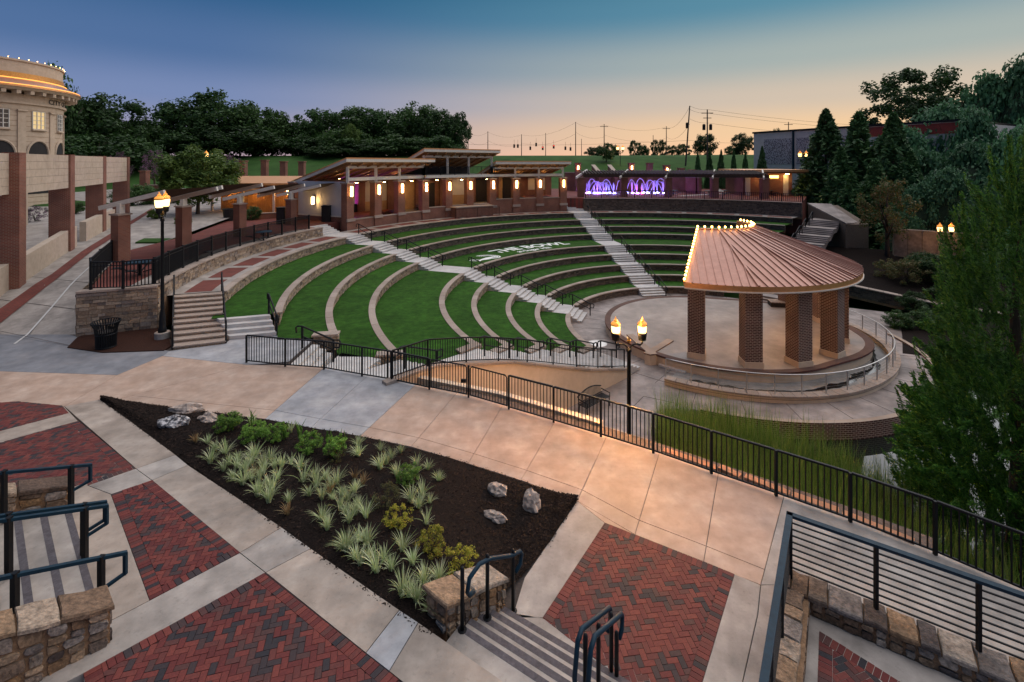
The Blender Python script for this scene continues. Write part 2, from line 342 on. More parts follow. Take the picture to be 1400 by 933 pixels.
# saw joints of the floor
mb = MB()
for a in range(-140, 60, 14):
    p = P(7.9, a, ZF + .002); q = P(10.1, a, ZF + .002); mb.bar(p, q, .025, .006)
for a in range(100, 210, 12): mb.bar(P(9.6, a, ZF + .002), P(11.8, a, ZF + .002), .025, .006)
for p, q in (((868, 510), (932, 530)), ((868, 510), (845, 522)), ((864, 558), (880, 542)), ((880, 542), (925, 552)), ((925, 552), (931, 528))):
    mb.bar(Vector(G(*p, ZF)) + Vector((0, 0, .003)), Vector(G(*q, ZF)) + Vector((0, 0, .003)), .03, .006)
mb.build('control_joints', M_JOINT, floor_o)
mb = MB().strip(arc(12.0, 92, 206, ZF - .7), arc(12.0, 92, 206, ZF + .12)).strip(arc(11.75, 92, 206, ZF), arc(11.75, 92, 206, ZF + .12)).strip(arc(11.75, 92, 206, ZF + .12), arc(12.0, 92, 206, ZF + .12))
o = mb.build('brick_kerb', M_BWD); tag(o, 'low dark brick kerb curving round the outside of the stage walk above the pond', 'kerb')
o = MB().tube([G(808, 467, ZF + .02), G(812, 466, ZF + .02)], .01, 4).build('x', M_BLK); bpy.data.objects.remove(o)
g = G(817, 470, ZF)
o = MB().lathe([(.62, 0), (.62, .012), (.54, .014), (.54, .006), (.0, .006)], (g[0], g[1], ZF + .002), 24).build('manhole_cover', M_STEEL); tag(o, 'round metal manhole cover set in the bowl floor by the seating', 'manhole cover')

# ------------------------------------------------------------------ stone work
def pos_on(pts, cum, s, side):
    i = 0
    while i < len(cum) - 2 and cum[i + 1] < s: i += 1
    d = cum[i + 1] - cum[i]; t = (s - cum[i]) / d if d else 0
    ax, ay = pts[i][0], pts[i][1]; bx, by = pts[i + 1][0], pts[i + 1][1]
    tx, ty = (bx - ax) / (d or 1), (by - ay) / (d or 1)
    return ax + (bx - ax) * t, ay + (by - ay) * t, ty * side, -tx * side
def stone_face(mb, pts, z0, z1, side=1, rh=.14, wmin=.18, wmax=.5, dep=.05, r=rnd, ztop=None):
    cum = [0]
    for p, q in zip(pts, pts[1:]): cum.append(cum[-1] + hypot(q[0] - p[0], q[1] - p[1]))
    L = cum[-1]; z = z0; g = .008
    while z < z1 - .03:
        h = min(rh * r.uniform(.75, 1.3), z1 - z)
        if z1 - z - h < .05: h = z1 - z
        s = -r.uniform(0, wmax)
        while s < L:
            w = r.uniform(wmin, wmax); a = max(0, s) + g; b_ = min(L, s + w) - g; s += w
            if b_ - a < .03: continue
            zt = z + h
            if ztop:
                zt = min(zt, ztop((a + b_) / 2))
                if zt - z < .04: continue
            x0, y0, nx_, ny_ = pos_on(pts, cum, a, side); x1, y1, mx_, my_ = pos_on(pts, cum, b_, side)
            d1 = r.uniform(.012, dep); d2 = d1 + r.uniform(-.008, .008); j = lambda: r.uniform(-.006, .006)
            vs = [(x0, y0, z + g), (x1, y1, z + g), (x1, y1, zt - g), (x0, y0, zt - g),
                  (x0 + nx_ * d1, y0 + ny_ * d1, z + g + j()), (x1 + mx_ * d2, y1 + my_ * d2, z + g + j()), (x1 + mx_ * d1, y1 + my_ * d1, zt - g + j()), (x0 + nx_ * d2, y0 + ny_ * d2, zt - g + j())]
            mb.add(vs, [(4, 5, 6, 7), (0, 1, 5, 4), (1, 2, 6, 5), (2, 3, 7, 6), (3, 0, 4, 7)])
        z += h
    return mb
def arc_caps(parent, R, a0, a1, z, wid=.45, step=.95, th=.08, over=.07, mat_=None):
    n = max(1, round(abs(a1 - a0) * radians(1) * R / step)); da = (a1 - a0) / n
    h = da / 2 - math.degrees(.006 / R) * (1 if da > 0 else -1)
    ri, ro = R - over, R + wid - over
    poly = [(r * sin(radians(t)), r * cos(radians(t))) for r, ts in ((ri, (-h, 0, h)), (ro, (h, 0, -h))) for t in ts]
    me = MB().prism(poly, -th, .0).mesh('capstone', mat_ or M_CAP)
    for i in range(n):
        place('capstone', me, parent, (BC[0], BC[1], z + rnd.uniform(-.004, .004)), -radians(a0 + da * (i + .5)))
def tier_wall(label, R, a0, a1, z0, z1, stone=None, wid=.36, rh=.13):
    c = P(R, (a0 + a1) / 2, z0)
    t = thing('retaining_wall', label, 'stone wall', c, group='stone walls of the seating bowl')
    A = arc(R + .06, a0, a1, z0 - .3); B = arc(R + .06, a0, a1, z1 - .02)
    C = arc(R + .27, a0, a1, z1 - .02); D = arc(R + .27, a0, a1, z0 - .3)
    mb = MB().strip(A, B).strip(B, C).strip(C, D)
    mb.add([A[0], B[0], C[0], D[0]], [(0, 1, 2, 3)]).add([A[-1], B[-1], C[-1], D[-1]], [(3, 2, 1, 0)])
    mb.build('wall_core', M_MORT, t)
    pts = arc(R + .06, a0, a1)
    sm = stone_face(MB(), pts, z0, z1 - .06, side=1, rh=rh, wmin=.16, wmax=.46)
    for a, sd_ in ((a0, -1), (a1, 1)):
        e = [P(R + .06, a), P(R + .27, a)]
        if sd_ < 0: e = e[::-1]
        stone_face(sm, e, z0, z1 - .06, side=1, rh=rh)
    tag(sm.build('stone_facing', stone or M_STN, t), kind='stuff')
    arc_caps(t, R, a0, a1, z1 + .03, wid=wid)
    return t
ORD = ['walkway', 'top', 'second', 'third', 'fourth', 'fifth', 'sixth', 'seventh', 'lowest']
def off_ang(R, a, w): return a + math.degrees(math.asin(w / R))
SECT = {'left': lambda R, k: (end_angle(k), off_ang(R, AL, -HW)), 'middle': lambda R, k: (off_ang(R, AL, HW), off_ang(R, AR, -HW)),
        'right': lambda R, k: (off_ang(R, AR, HW), off_ang(R, AC, -3.2))}
WHERE = {'left': 'nearest the stucco wall', 'middle': 'below the pavilion',
         'right': 'behind the round stage'}
for sec, fn in SECT.items():
    for k in range(9):
        a0, a1 = fn(RT[k], k)
        zl = ZT[k + 1] if k < 8 else ZF
        tier_wall('stone wall edging the %s %s, %s' % (ORD[k], 'brick walk' if k == 0 else 'turf tier', WHERE[sec]), RT[k], a0, a1, zl, ZT[k], M_STND if sec == 'right' or (sec == 'middle') else M_STN)  # middle and right walls take the stone with shade in its colour
        # surface of the tier
        Ro = RT[k - 1] if k else 32.9
        b0, b1 = fn(Ro, k)
        if k: b0 = a0 if sec == 'left' else b0
        if sec == 'left' and k >= 4: b0 = AE + math.degrees(math.asin(2.85 / Ro))
        if sec == 'left' and k == 2: b0 = -117.0
        if sec == 'left' and k == 1: b0 = -112.5
        if sec == 'left' and k == 3: b0 = -121.0
        Rin = RT[k] + .27
        N = 34
        A = [P(Rin, a0 + (a1 - a0) * i / N, ZT[k]) for i in range(N + 1)]; B = [P(Ro + .1, b0 + (b1 - b0) * i / N, ZT[k]) for i in range(N + 1)]
        mb = MB().strip(A, B)
        if k: struct(mb.build('turf', M_TURF))
        else:
            wk = struct(mb.build('walkway', M_CG))
            npan = max(3, int((a1 - a0) / 5.6)); w = (a1 - a0) / npan
            for i in range(npan):
                s0, s1 = a0 + w * (i + .1), a0 + w * (i + .92)
                q = MB().strip(arc(R := RT[0] + .72, s0, s1, ZT[0] + .006, n=5), arc(RT[0] + 1.95, s0, s1, ZT[0] + .006, n=5))
                q.build('brick_inlay', M_BFL, wk)

# ------------------------------------------------------------------ stair aisles
def steps_between(t, a, w, Ra, za, zb, n, run, mat_=M_STEP):
    d = (sin(radians(a)), cos(radians(a)))
    for i in range(n - 1):
        z = za + (zb - za) * (i + 1) / n
        c = (BC[0] + d[0] * (Ra - run * (i + .5)), BC[1] + d[1] * (Ra - run * (i + .5)))
        # each step is a solid tread block with a slight nosing
        mb = MB().box((c[0] + d[0] * .015, c[1] + d[1] * .015, z - .03), (w, run + .05, .06), -radians(a))
        mb.box((c[0] + d[0] * .03, c[1] + d[1] * .03, z - .26), (w - .004, run, .4), -radians(a))
        mb.build('step', mat_, t)
def aisle(label, a, w, ks, n=4, top=None, shift=0, M_STEP=M_STEP):
    t = thing('stair_aisle', label, 'stairs', P(RT[8] - 1, a, ZF), group='stair aisles of the bowl')
    for k in ks:
        zl = ZT[k + 1] if k < 8 else ZF
        steps_between(t, a, w, RT[k] + .1, ZT[k], zl, n, .34, M_STEP)
        Ro = RT[k - 1] + .1 - .34 * (n - 1) if k else 32.9
        d = (sin(radians(a)), cos(radians(a))); Rm = (RT[k] + .1 + Ro) / 2
        MB().box((BC[0] + d[0] * Rm, BC[1] + d[1] * Rm, ZT[k] - .25), (w, Ro - RT[k] - .1, .5), -radians(a)).build('landing', M_STEP, t)
    if top:
        zt, nt = top
        for i in range(nt):
            z = ZT[0] + (zt - ZT[0]) * (i + 1) / nt; Rr = 32.9 + .34 * i
            d = (sin(radians(a)), cos(radians(a)))
            MB().box((BC[0] + d[0] * (Rr + .17), BC[1] + d[1] * (Rr + .17), z - .4), (w, .36, .8), -radians(a)).build('step', M_STEP, t)
    return t
aisle('long pale concrete stair aisle descending from the first pavilion pier to the bowl floor', AL, 2 * HW - .02, range(9), top=(1.95, 5))
aisle('long pale concrete stair aisle climbing to the fountain terrace beside the pavilion end', AR, 2 * HW - .02, range(9), top=(2.95, 11))
aisle('short grey stair aisle by the dark trees at the right end of the tiers', AC, 3.0, range(9), n=4, M_STEP=M_CF)
# rail of one flight
def rail_flight(label, p0, p1, h=.92, group=None, mat_=M_BLK):
    t = thing('handrail', label, 'handrail', p0, group=group); p0 = Vector(p0); p1 = Vector(p1)
    up = Vector((0, 0, h)); d = (p1 - p0); e = Vector((d.x, d.y, 0)).normalized()
    for p in (p0, p1): MB().bar(p, p + up, .075).build('post', mat_, t)
    MB().tube([p0 + up - e * .25 - Vector((0, 0, .28)), p0 + up - e * .28 - Vector((0, 0, .06)), p0 + up - e * .2, p0 + up, p1 + up, p1 + up + e * .25, p1 + up + e * .3 - Vector((0, 0, .08)), p1 + up + e * .27 - Vector((0, 0, .3)), p1 + up - Vector((0, 0, .32))], .038, 6).build('top_rail', mat_, t)
    MB().tube([p0 + up * .55, p1 + up * .55], .03, 6).build('mid_rail', mat_, t)
    return t
for a, w, nm in ((AL, HW - .25, 'the aisle under the first pavilion pier'), (AR, HW - .25, 'the aisle climbing to the fountain terrace'), (AC, -1.2, 'the aisle by the dark trees')):
    for k in range(9):
        if nm.endswith('trees') and k > 4: continue
        zl = ZT[k + 1] if k < 8 else ZF
        p = P(RT[k] + .25, off_ang(RT[k], a, w), ZT[k]); q = P(RT[k] - 1.15, off_ang(RT[k] - 1.1, a, w), zl)
        rail_flight('black handrail by the %s tier on %s' % (ORD[k] if k else 'brick walk', nm), p, q, group='handrails of the stair aisles')

# ------------------------------------------------------------------ end stair beside the stucco wall
def U(R, nn, z=0): return (BC[0] + UX * R + NX * nn, BC[1] + UY * R + NY * nn, z)
es = thing('end_stair', 'pale zigzag stair with landings along the far side of the long stucco wall', 'stairs', U(12, 1.4, ZF))
for k in range(3, 9):
    zl = ZT[k + 1] if k < 8 else ZF
    for i in range(3):
        z = ZT[k] + (zl - ZT[k]) * (i + 1) / 4; Rr = RT[k] - .34 * i
        MB().prism([U(Rr, .15), U(Rr, 2.84), U(Rr - .37, 2.84), U(Rr - .37, .15)], z - .5, z).build('step', M_STEP, es)
    Ro = RT[k - 1] - 1.02 if k > 3 else 24.6
    MB().prism([U(RT[k], .15), U(RT[k], 2.84), U(Ro, 2.84), U(Ro, .15)], ZT[k] - .6, ZT[k]).build('landing', M_STEP, es)
    p = U(RT[k] + .35, 1.9, ZT[k]); q = U(RT[k] - 1.2, 1.9, zl)
    rail_flight('black handrail at the %s tier flight of the stair behind the stucco wall fence' % ORD[k], p, q, group='handrails of the end stair')
# short return walls at the tier ends
for k in range(2, 9):
    a = end_angle(k); p = P(RT[k] + .05, a); d = (UX, UY) if k > 3 else (-.9, -.12)
    t = thing('wall_end', 'stone end block with flat cap closing the %s tier wall beside the end stair' % ORD[k], 'stone wall', (p[0], p[1], ZT[k]), group='end blocks of the tier walls')
    e = (p[0] + d[0] * 1.1, p[1] + d[1] * 1.1); nrm = (-d[1], d[0]) if (-d[1] * NX + d[0] * NY) > 0 else (d[1], -d[0])
    poly = [p[:2], e, (e[0] + nrm[0] * .4, e[1] + nrm[1] * .4), (p[0] + nrm[0] * .4, p[1] + nrm[1] * .4)]
    MB().prism(poly, ZT[k] - .6, ZT[k] + .02).build('wall_core', M_MORT, t)
    sm = MB(); 
    for i in range(4):
        aa, bb = poly[i], poly[(i + 1) % 4]; cx = sum(v[0] for v in poly) / 4; cy = sum(v[1] for v in poly) / 4
        dx, dy = bb[0] - aa[0], bb[1] - aa[1]; sd_ = 1 if (dy * ((aa[0] + bb[0]) / 2 - cx) - dx * ((aa[1] + bb[1]) / 2 - cy)) > 0 else -1
        stone_face(sm, [aa, bb], ZT[k] - .6, ZT[k] + .02, side=sd_, rh=.12)
    tag(sm.build('stone_facing', M_STN, t), kind='stuff')
    cx = sum(v[0] for v in poly) / 4; cy = sum(v[1] for v in poly) / 4
    MB().prism([(cx + (v[0] - cx) * 1.12, cy + (v[1] - cy) * 1.35) for v in poly], ZT[k] + .025, ZT[k] + .11).build('capstone', M_CAP, t)
# stucco wall
WT = [(25.2, .10), (24.0, .16), (23.0, .14), (19.1, -.82), (13.9, -2.62), (10.94, -3.47), (10.6, -3.5)]
t = thing('stucco_wall', 'long cream stucco wall with brown cap stepping down from plaza to bowl floor', 'wall', U(16, 0, ZF))
wp = WT
mb = MB(); A = [U(R, 0, ZF - .2) for R, z in wp]; B = [U(R, 0, z - .1) for R, z in wp]; C = [U(R, .15, z - .1) for R, z in wp]; D = [U(R, .15, ZF - .2) for R, z in wp]
mb.strip(A, B).strip(B, C).strip(C, D).add([A[-1], B[-1], C[-1], D[-1]], [(0, 1, 2, 3)]).add([A[0], B[0], C[0], D[0]], [(3, 2, 1, 0)])
mb.build('wall_body', M_CREAM, t)
for (R0, z0), (R1, z1) in zip(wp, wp[1:]):
    ns = max(1, round((R0 - R1) / 1.3))
    for i in range(ns):
        f0, f1 = i / ns, (i + 1) / ns; ra, rb = R0 + (R1 - R0) * f0 - .006, R0 + (R1 - R0) * f1 + .006; za, zb = z0 + (z1 - z0) * f0, z0 + (z1 - z0) * f1
        MB().prism([U(ra, -.08), U(ra, .24), U(rb, .24), U(rb, -.08)], [za - .098, za - .098, zb - .098, zb - .098], [za, za, zb, zb]).build('capstone', M_CAP, t)

# ------------------------------------------------------------------ fences
PICK = MB().box((0, 0, .5), (.022, .022, 1.0)).mesh('picket', M_BLK)
def fence(label, pts, h=1.07, pick=.115, single=False, group=None, post=.06, skip=(), foot=.08, mid=False, finial=False, thick=.022):
    """pts: world points of the posts, z = the base they stand on"""
    t = thing('picket_fence', label, 'fence', pts[0], group=group); pk = MB(); cnt = 0
    for p in pts: MB().bar(p, (p[0], p[1], p[2] + h + (.06 if finial else .0)), post).build('post', M_BLK, t)
    for i, (p, q) in enumerate(zip(pts, pts[1:])):
        if i in skip: continue
        p = Vector(p); q = Vector(q); e = (q - p); e2 = e.normalized() * post * .5
        MB().bar(p + Vector((0, 0, h)) + e2, q + Vector((0, 0, h)) - e2, .05, .045).build('top_rail', M_BLK, t)
        MB().bar(p + Vector((0, 0, foot)) + e2, q + Vector((0, 0, foot)) - e2, .035, .035).build('bottom_rail', M_BLK, t)
        if mid: MB().bar(p + Vector((0, 0, h - .17)) + e2, q + Vector((0, 0, h - .17)) - e2, .035, .035).build('mid_rail', M_BLK, t)
        L = hypot(e.x, e.y); m_ = max(2, round(L / pick))
        for j in range(1, m_):
            w = p + e * (j / m_)
            if single and cnt < 300: place('picket', PICK, t, (w.x, w.y, w.z + foot), 0, (1, 1, h - foot)); cnt += 1
            else: pk.bar((w.x, w.y, w.z + foot), (w.x, w.y, w.z + h), thick)
    if pk.v: tag(pk.build('pickets', M_BLK, t), kind='stuff')
    return t
FPIX = [(337, 495.8), (390, 501.5), (443, 505.4), (495, 514.6), (530, 520.4), (587, 532.7), (640.6, 543.5), (695.6, 559.6), (756.8, 577.6), (821.4, 597), (893, 619.5), (972.5, 647.5), (1061, 678), (1162.5, 713.7), (1278.6, 758.6)]
FP = [G(x, y) for x, y in FPIX]
FP += [(9.35, 8.72, 0), (10.2, 7.75, 0), (10.95, 6.7, 0), (11.6, 5.6, 0)]
fence('black picket fence curving along the whole edge of the concrete plaza', FP, single=True, skip=(5, 6))
for i, lb in ((5, 'black picket gate leaf hung on the fence beside the stucco wall'), (6, 'black picket gate leaf with a lock box near the bench')):
    p, q = Vector(FP[i]), Vector(FP[i + 1]); e = (q - p).normalized()
    t = thing('fence_gate', lb, 'gate', p, group='gate leaves in the plaza fence')
    a, b_ = p + e * .07, q - e * .07; up = Vector((0, 0, 1))
    MB().tube([a + up * .08, a + up * .98, a + up * 1.05 + e * .07, b_ + up * 1.05 - e * .07, b_ + up * .98, b_ + up * .08], .022, 6).build('frame', M_BLK, t)
    MB().bar(a + up * .1, b_ + up * .1, .035).build('bottom_rail', M_BLK, t)
    for j in range(1, 13):
        w = a + (b_ - a) * (j / 13); place('picket', PICK, t, (w.x, w.y, .1), 0, (1, 1, .93))
    if i == 5:
        w = b_ - e * .12; MB().box((w.x, w.y, .52), (.16, .07, .11)).build('lock_box', M_BLK, t)
fence('black picket fence sloping down on top of the long stucco wall', [U(R, .08, np.interp(-R, [-r for r, z in WT], [z for r, z in WT])) for R in (24.9, 23.4, 21.6, 19.9, 18.2, 16.5, 14.8, 13.1, 11.9, 10.75)], h=1.0)

# ------------------------------------------------------------------ the plaza: concrete slabs, brick panels
plaza = struct(bpy.data.objects.new('plaza', None)) if False else None
def inset(poly, d):
    n = len(poly); ar = sum(poly[i][0] * poly[(i + 1) % n][1] - poly[(i + 1) % n][0] * poly[i][1] for i in range(n)); s = 1 if ar > 0 else -1
    out = []
    for i in range(n):
        a, b_, c = Vector(poly[i - 1][:2]), Vector(poly[i][:2]), Vector(poly[(i + 1) % n][:2])
        u = (b_ - a).normalized(); v = (c - b_).normalized(); n1 = Vector((-u.y, u.x)) * s; n2 = Vector((-v.y, v.x)) * s
        k = n1 + n2; k = k / max(.5, k.dot(k) / 2) if k.length > 1e-4 else n1
        out.append((b_.x + k.x * d, b_.y + k.y * d))
    return out
FO = []                                                     # plaza edge just outside the fence
for i, p in enumerate(FP):
    a = Vector(FP[max(0, i - 1)]); b_ = Vector(FP[min(len(FP) - 1, i + 1)]); d = (b_ - a).normalized()
    FO.append((p[0] - d.y * .14, p[1] + d.x * .14))
base_poly = [(-60, 24), (-19.7, 22.6), (-13, 22.6)] + [(-10.6, 22.5), (-8.75, 21.2), (-8.75, 19.0)] + FO[1:] + [(12, 2), (-60, 2)]
base = struct(MB().prism(base_poly, -.6, -.03).build('plaza_base', M_JOINT))
def slab(pix, mat_=M_CT, fn=G, world=False, gap=.007, top=0.0):
    poly = [p if world else fn(*p) for p in pix]
    zz = [(p[2] if len(p) > 2 else 0) + top for p in poly]
    q = inset(poly, gap)
    MB().prism(q, [z - .12 for z in zz], zz).build('concrete_slab', mat_, base)
# band along the fence; pairs of joint ends (outer pixel, inner pixel)
def fo_at(x):
    for i in range(len(FPIX) - 1):
        if FPIX[i][0] <= x <= FPIX[i + 1][0]:
            t = (x - FPIX[i][0]) / (FPIX[i + 1][0] - FPIX[i][0]); a, b_ = Vector(FO[i]), Vector(FO[i + 1]); w = a + (b_ - a) * t; return (w.x, w.y, 0)
J = [((338, 499), (150, 549)), ((440, 0), (362, 573)), ((500, 0), (425, 585)), ((566, 0), (492, 596.5)), ((622, 0), (562, 611)), ((685, 0), (640, 634)), ((757, 0), (712, 657)), ((828, 0), (789, 685)), ((900, 0), (868, 731)), ((981, 0), (962, 768)), ((1072, 0), (1040, 800))]
def outer(p): return G(*p) if p[1] else fo_at(p[0])
slab([(-150, 503), (160, 513), (88, 556), (-150, 556)], M_CT)
slab([(160, 513), (222, 487), (338, 499), (150, 549), (88, 556)], M_CT)
slab([(-250, 457.5), (93, 457.5), (232, 480), (222, 487), (160, 513), (-150, 503)], M_CBD)
mats = [M_CT, M_CB, M_CB, M_CT, M_CT, M_CT, M_CT, M_CT, M_CT, M_CT]
for i in range(len(J) - 1):
    o0, o1 = outer(J[i][0]), outer(J[i + 1][0]); i0, i1 = G(*J[i][1]), G(*J[i + 1][1])
    mid_ = [fo_at(x) for x, y in FPIX if (J[i][0][0] < x < J[i + 1][0][0])]
    # main field and a narrow border strip
    s0 = tuple(i0[k] + (o0[k] - i0[k]) * .14 for k in range(3)); s1 = tuple(i1[k] + (o1[k] - i1[k]) * .14 for k in range(3))
    slab([o0] + mid_ + [o1, s1, s0], mats[i], world=True); slab([s0, s1, i1, i0], mats[i], world=True)
e0 = fo_at(1072); e1 = G(1040, 800)
slab([e0] + [(*p, 0) for p in FO[13:]] + [(12, 5.3, 0), (7.0, 7.2, 0), (5.15, 8.95, 0), e1], M_CG, world=True)
# landing in front of the tier stairs
slab([G(222, 487), G(232, 480), G(308, 470), G(314, 465), G(378, 459.5), (-10.6, 22.3, 0), (-8.8, 21.2, 0), (-8.8, 19.0, 0), G(338, 499)], M_CB, world=True)
# around the right hand brick panel
slab([(789, 685), (827, 715), (742, 845), (700, 845), (717, 790)], M_CG)
slab([(742, 845), (700, 838), (672, 838), (760, 905), (830, 960), (905, 937)], M_CG)
slab([(827, 715), (789, 685), (868, 731), (962, 768), (1040, 800), (1004, 785)], M_CT, gap=.004)
slab([(1004, 785), (1040, 800), (1036, 840), (1000, 1000), (940, 1000)], M_CG)
slab([(827, 715), (1004, 785), (940, 1000), (742, 845)], M_CG, top=-.012)
slab([e1, (5.05, 8.98, 0), (2.1, 4.6, 0), (1.6, 4.8, 0), G(1000, 1000), G(1036, 840)], M_CG, world=True, top=-.004)
# left walk on the slope
WA = [(138, 546), (240, 622), (257, 636), (385, 721), (425, 750), (546, 834), (572, 851), (700, 940)]
WB = [(88, 556), (186, 641), (208, 657), (328, 756), (363, 783), (500, 893), (532, 918), (640, 1005)]
wm = [M_CW, M_CG, M_CW, M_CG, M_CW, M_CB, M_CW]
for i in range(7): slab([WA[i], WA[i + 1], WB[i + 1], WB[i]], wm[i], GT)
slab([(88, 556), (107, 576), (-250, 668), (-250, 556)], M_CW, GT)
slab([(107, 576), (186, 641), (120, 664), (-250, 790), (-250, 668)], M_CW, GT)
slab([(186, 641), (208, 657), (152, 676), (120, 664)], M_CG, GT)
slab([(120, 664), (152, 676), (205, 821), (114, 868), (-250, 1050), (-250, 790)], M_CW, GT)
slab([(208, 657), (328, 756), (205, 821), (152, 676)], M_CG, GT, top=-.012)
slab([(205, 821), (328, 756), (363, 783), (114, 921), (30, 965), (30, 912)], M_CG, GT)
slab([(363, 783), (500, 893), (640, 1005), (640, 1200), (114, 1200), (114, 921)], M_CG, GT, top=-.012)
# brick panels, laid piece by piece in herringbone with a soldier course along the edges
def clip(poly, a, b_, keep=1):
    out = []; n = len(poly)
    side = lambda p: ((b_[0] - a[0]) * (p[1] - a[1]) - (b_[1] - a[1]) * (p[0] - a[0])) * keep
    for i in range(n):
        p, q = poly[i], poly[(i + 1) % n]; sp, sq = side(p), side(q)
        if sp >= 0: out.append(p)
        if (sp > 0 > sq) or (sp < 0 < sq):
            t = sp / (sp - sq); out.append((p[0] + (q[0] - p[0]) * t, p[1] + (q[1] - p[1]) * t))
    return out
def area(p): return abs(sum(p[i][0] * p[(i + 1) % len(p)][1] - p[(i + 1) % len(p)][0] * p[i][1] for i in range(len(p)))) / 2
BW_ = .0945
def panel(label, pix, fn, rot, border, seed):
    poly = [fn(*p) for p in pix]; xy = [p[:2] for p in poly]
    n = len(xy); ar = sum(xy[i][0] * xy[(i + 1) % n][1] - xy[(i + 1) % n][0] * xy[i][1] for i in range(n))
    order = list(range(n)) if ar > 0 else list(range(n))[::-1]
    if ar < 0: xy = xy[::-1]; border = [border[(n - 2 - i) % n] for i in range(n)]
    tilt = fn is GT
    zf = (lambda x, y: max(0, .08125 * (16 - y))) if tilt else (lambda x, y: 0)
    t = thing('brick_panel', label, 'brick paving', (xy[0][0], xy[0][1], zf(*xy[0])), group=None)
    if tilt: pass
    bed = MB().prism(xy, [zf(*p) - .04 for p in xy], [zf(*p) - .006 for p in xy]).build('sand_bed', M_JBRK, t)
    r = random.Random(seed); pieces = []
    bd = BW_ * 2
    inner = xy
    for i in range(n):
        if not border[i]: continue
        a, b_ = Vector(xy[i]), Vector(xy[(i + 1) % n]); u = (b_ - a).normalized(); v = Vector((-u.y, u.x))
        ai, bi = a + v * bd, b_ + v * bd
        inner = clip(inner, ai, bi)
        L = (b_ - a).length; k = int(L / BW_)
        for j in range(k + 1):
            q = [a + u * (j * BW_ + .004), a + u * ((j + 1) * BW_ - .004), a + u * ((j + 1) * BW_ - .004) + v * (bd - .005), a + u * (j * BW_ + .004) + v * (bd - .005)]
            q = [tuple(w) for w in q]
            for m_ in range(n):                      # keep inside the panel and mitre against neighbouring borders
                if m_ == i: continue
                c, d = Vector(xy[m_]), Vector(xy[(m_ + 1) % n])
                q = clip(q, c, d) if len(q) > 2 else q
                if len(q) > 2 and border[m_] and m_ < i:
                    w = (d - c).normalized(); nn = Vector((-w.y, w.x)) * bd
                    q = clip(q, c + nn, d + nn)
            if len(q) > 2 and area(q) > .002: pieces.append(q)
    cx = sum(p[0] for p in xy) / n; cy = sum(p[1] for p in xy) / n
    ca, sa = cos(rot), sin(rot); ext = max(hypot(p[0] - cx, p[1] - cy) for p in xy); N = int(ext / BW_) + 3
    for i in range(-N, N):
        for j in range(-N, N):
            m_ = (i - j) % 4
            if m_ == 0: rect = (i, j, i + 2, j + 1)
            elif m_ == 2: rect = (i + 1, j - 0, i + 2, j + 2) if False else None
            else: rect = None
            if rect is None and (i - j) % 4 == 3: rect = (i, j, i + 1, j + 2)
            if rect is None: continue
            g = .0035 / BW_; x0, y0, x1, y1 = rect
            q = [(x0 + g, y0 + g), (x1 - g, y0 + g), (x1 - g, y1 - g), (x0 + g, y1 - g)]
            q = [(cx + (x * ca - y * sa) * BW_, cy + (x * sa + y * ca) * BW_) for x, y in q]
            full = q
            for m2 in range(len(inner)):
                q = clip(q, inner[m2], inner[(m2 + 1) % len(inner)])
                if len(q) < 3: break
            if len(q) > 2 and area(q) > .0015: pieces.append(q)
    def vis(q):
        x = sum(p[0] for p in q) / len(q); y = sum(p[1] for p in q) / len(q)
        px = 700 + FPX * x / y; py = YH + FPX * (CH - zf(x, y)) / y
        return -10 < px < 1410 and py < 945
    pieces = [q for q in pieces if vis(q)]
    pieces.sort(key=lambda q: min(p[1] for p in q))
    rest = MB(); near = pieces[:300]
    for q in near + pieces[300:]:
        dz = r.uniform(-.0025, .003)
        x = sum(p[0] for p in q) / len(q); y = sum(p[1] for p in q) / len(q)
        zt = [zf(*p) + .006 + dz for p in q]; zb = [zf(*p) - .03 for p in q]
        qi = inset(q, .0018)
        if q in near or False:
            mb = MB().prism([(p[0] - x, p[1] - y) for p in q], [k - zf(x, y) for k in zb], [k - zf(x, y) for k in zt]) if False else None
        if len(near) and q is near[min(len(near) - 1, PC[0])]:
            PC[0] += 1
            me = MB().prism([(p[0] - x, p[1] - y) for p in q], [k - zf(x, y) for k in zb], [k - zf(x, y) for k in zt]).mesh('brick', M_BRK)
            place('brick', me, t, (x, y, zf(x, y)))
        else: rest.prism(q, zb, zt)
    PC[0] = 0
    if rest.v: tag(rest.build('bricks', M_BRKI, t), kind='stuff')
    return t
PC = [0]
panel('large red herringbone brick panel beside the bar railing, below the boulders', [(827, 715), (1004, 785), (940, 1000), (742, 845)], G, .12, [1, 1, 0, 1], 3)
panel('big dark red herringbone brick panel between the mulch bed walk and the left stone wall', [(363, 783), (545, 930), (640, 1005), (640, 1150), (160, 1150), (114, 921)], GT, .28, [1, 0, 0, 0, 1, 1], 4)
panel('wedge shaped red brick panel in front of the foot of the left stairs', [(208, 657), (328, 756), (205, 821), (152, 676)], GT, .3, [1, 1, 1, 1], 5)
panel('red brick panel behind the low stone wall of the left stairs', [(107, 576), (185, 641), (120, 664), (-60, 727), (-60, 622)], GT, .3, [1, 1, 0, 0, 0], 6)
panel('small far red brick panel with a clipped corner by the grey concrete', [(24, 549), (85, 555), (94, 565), (-70, 608), (-70, 556)], GT, .3, [0, 0, 0, 0, 0], 8)
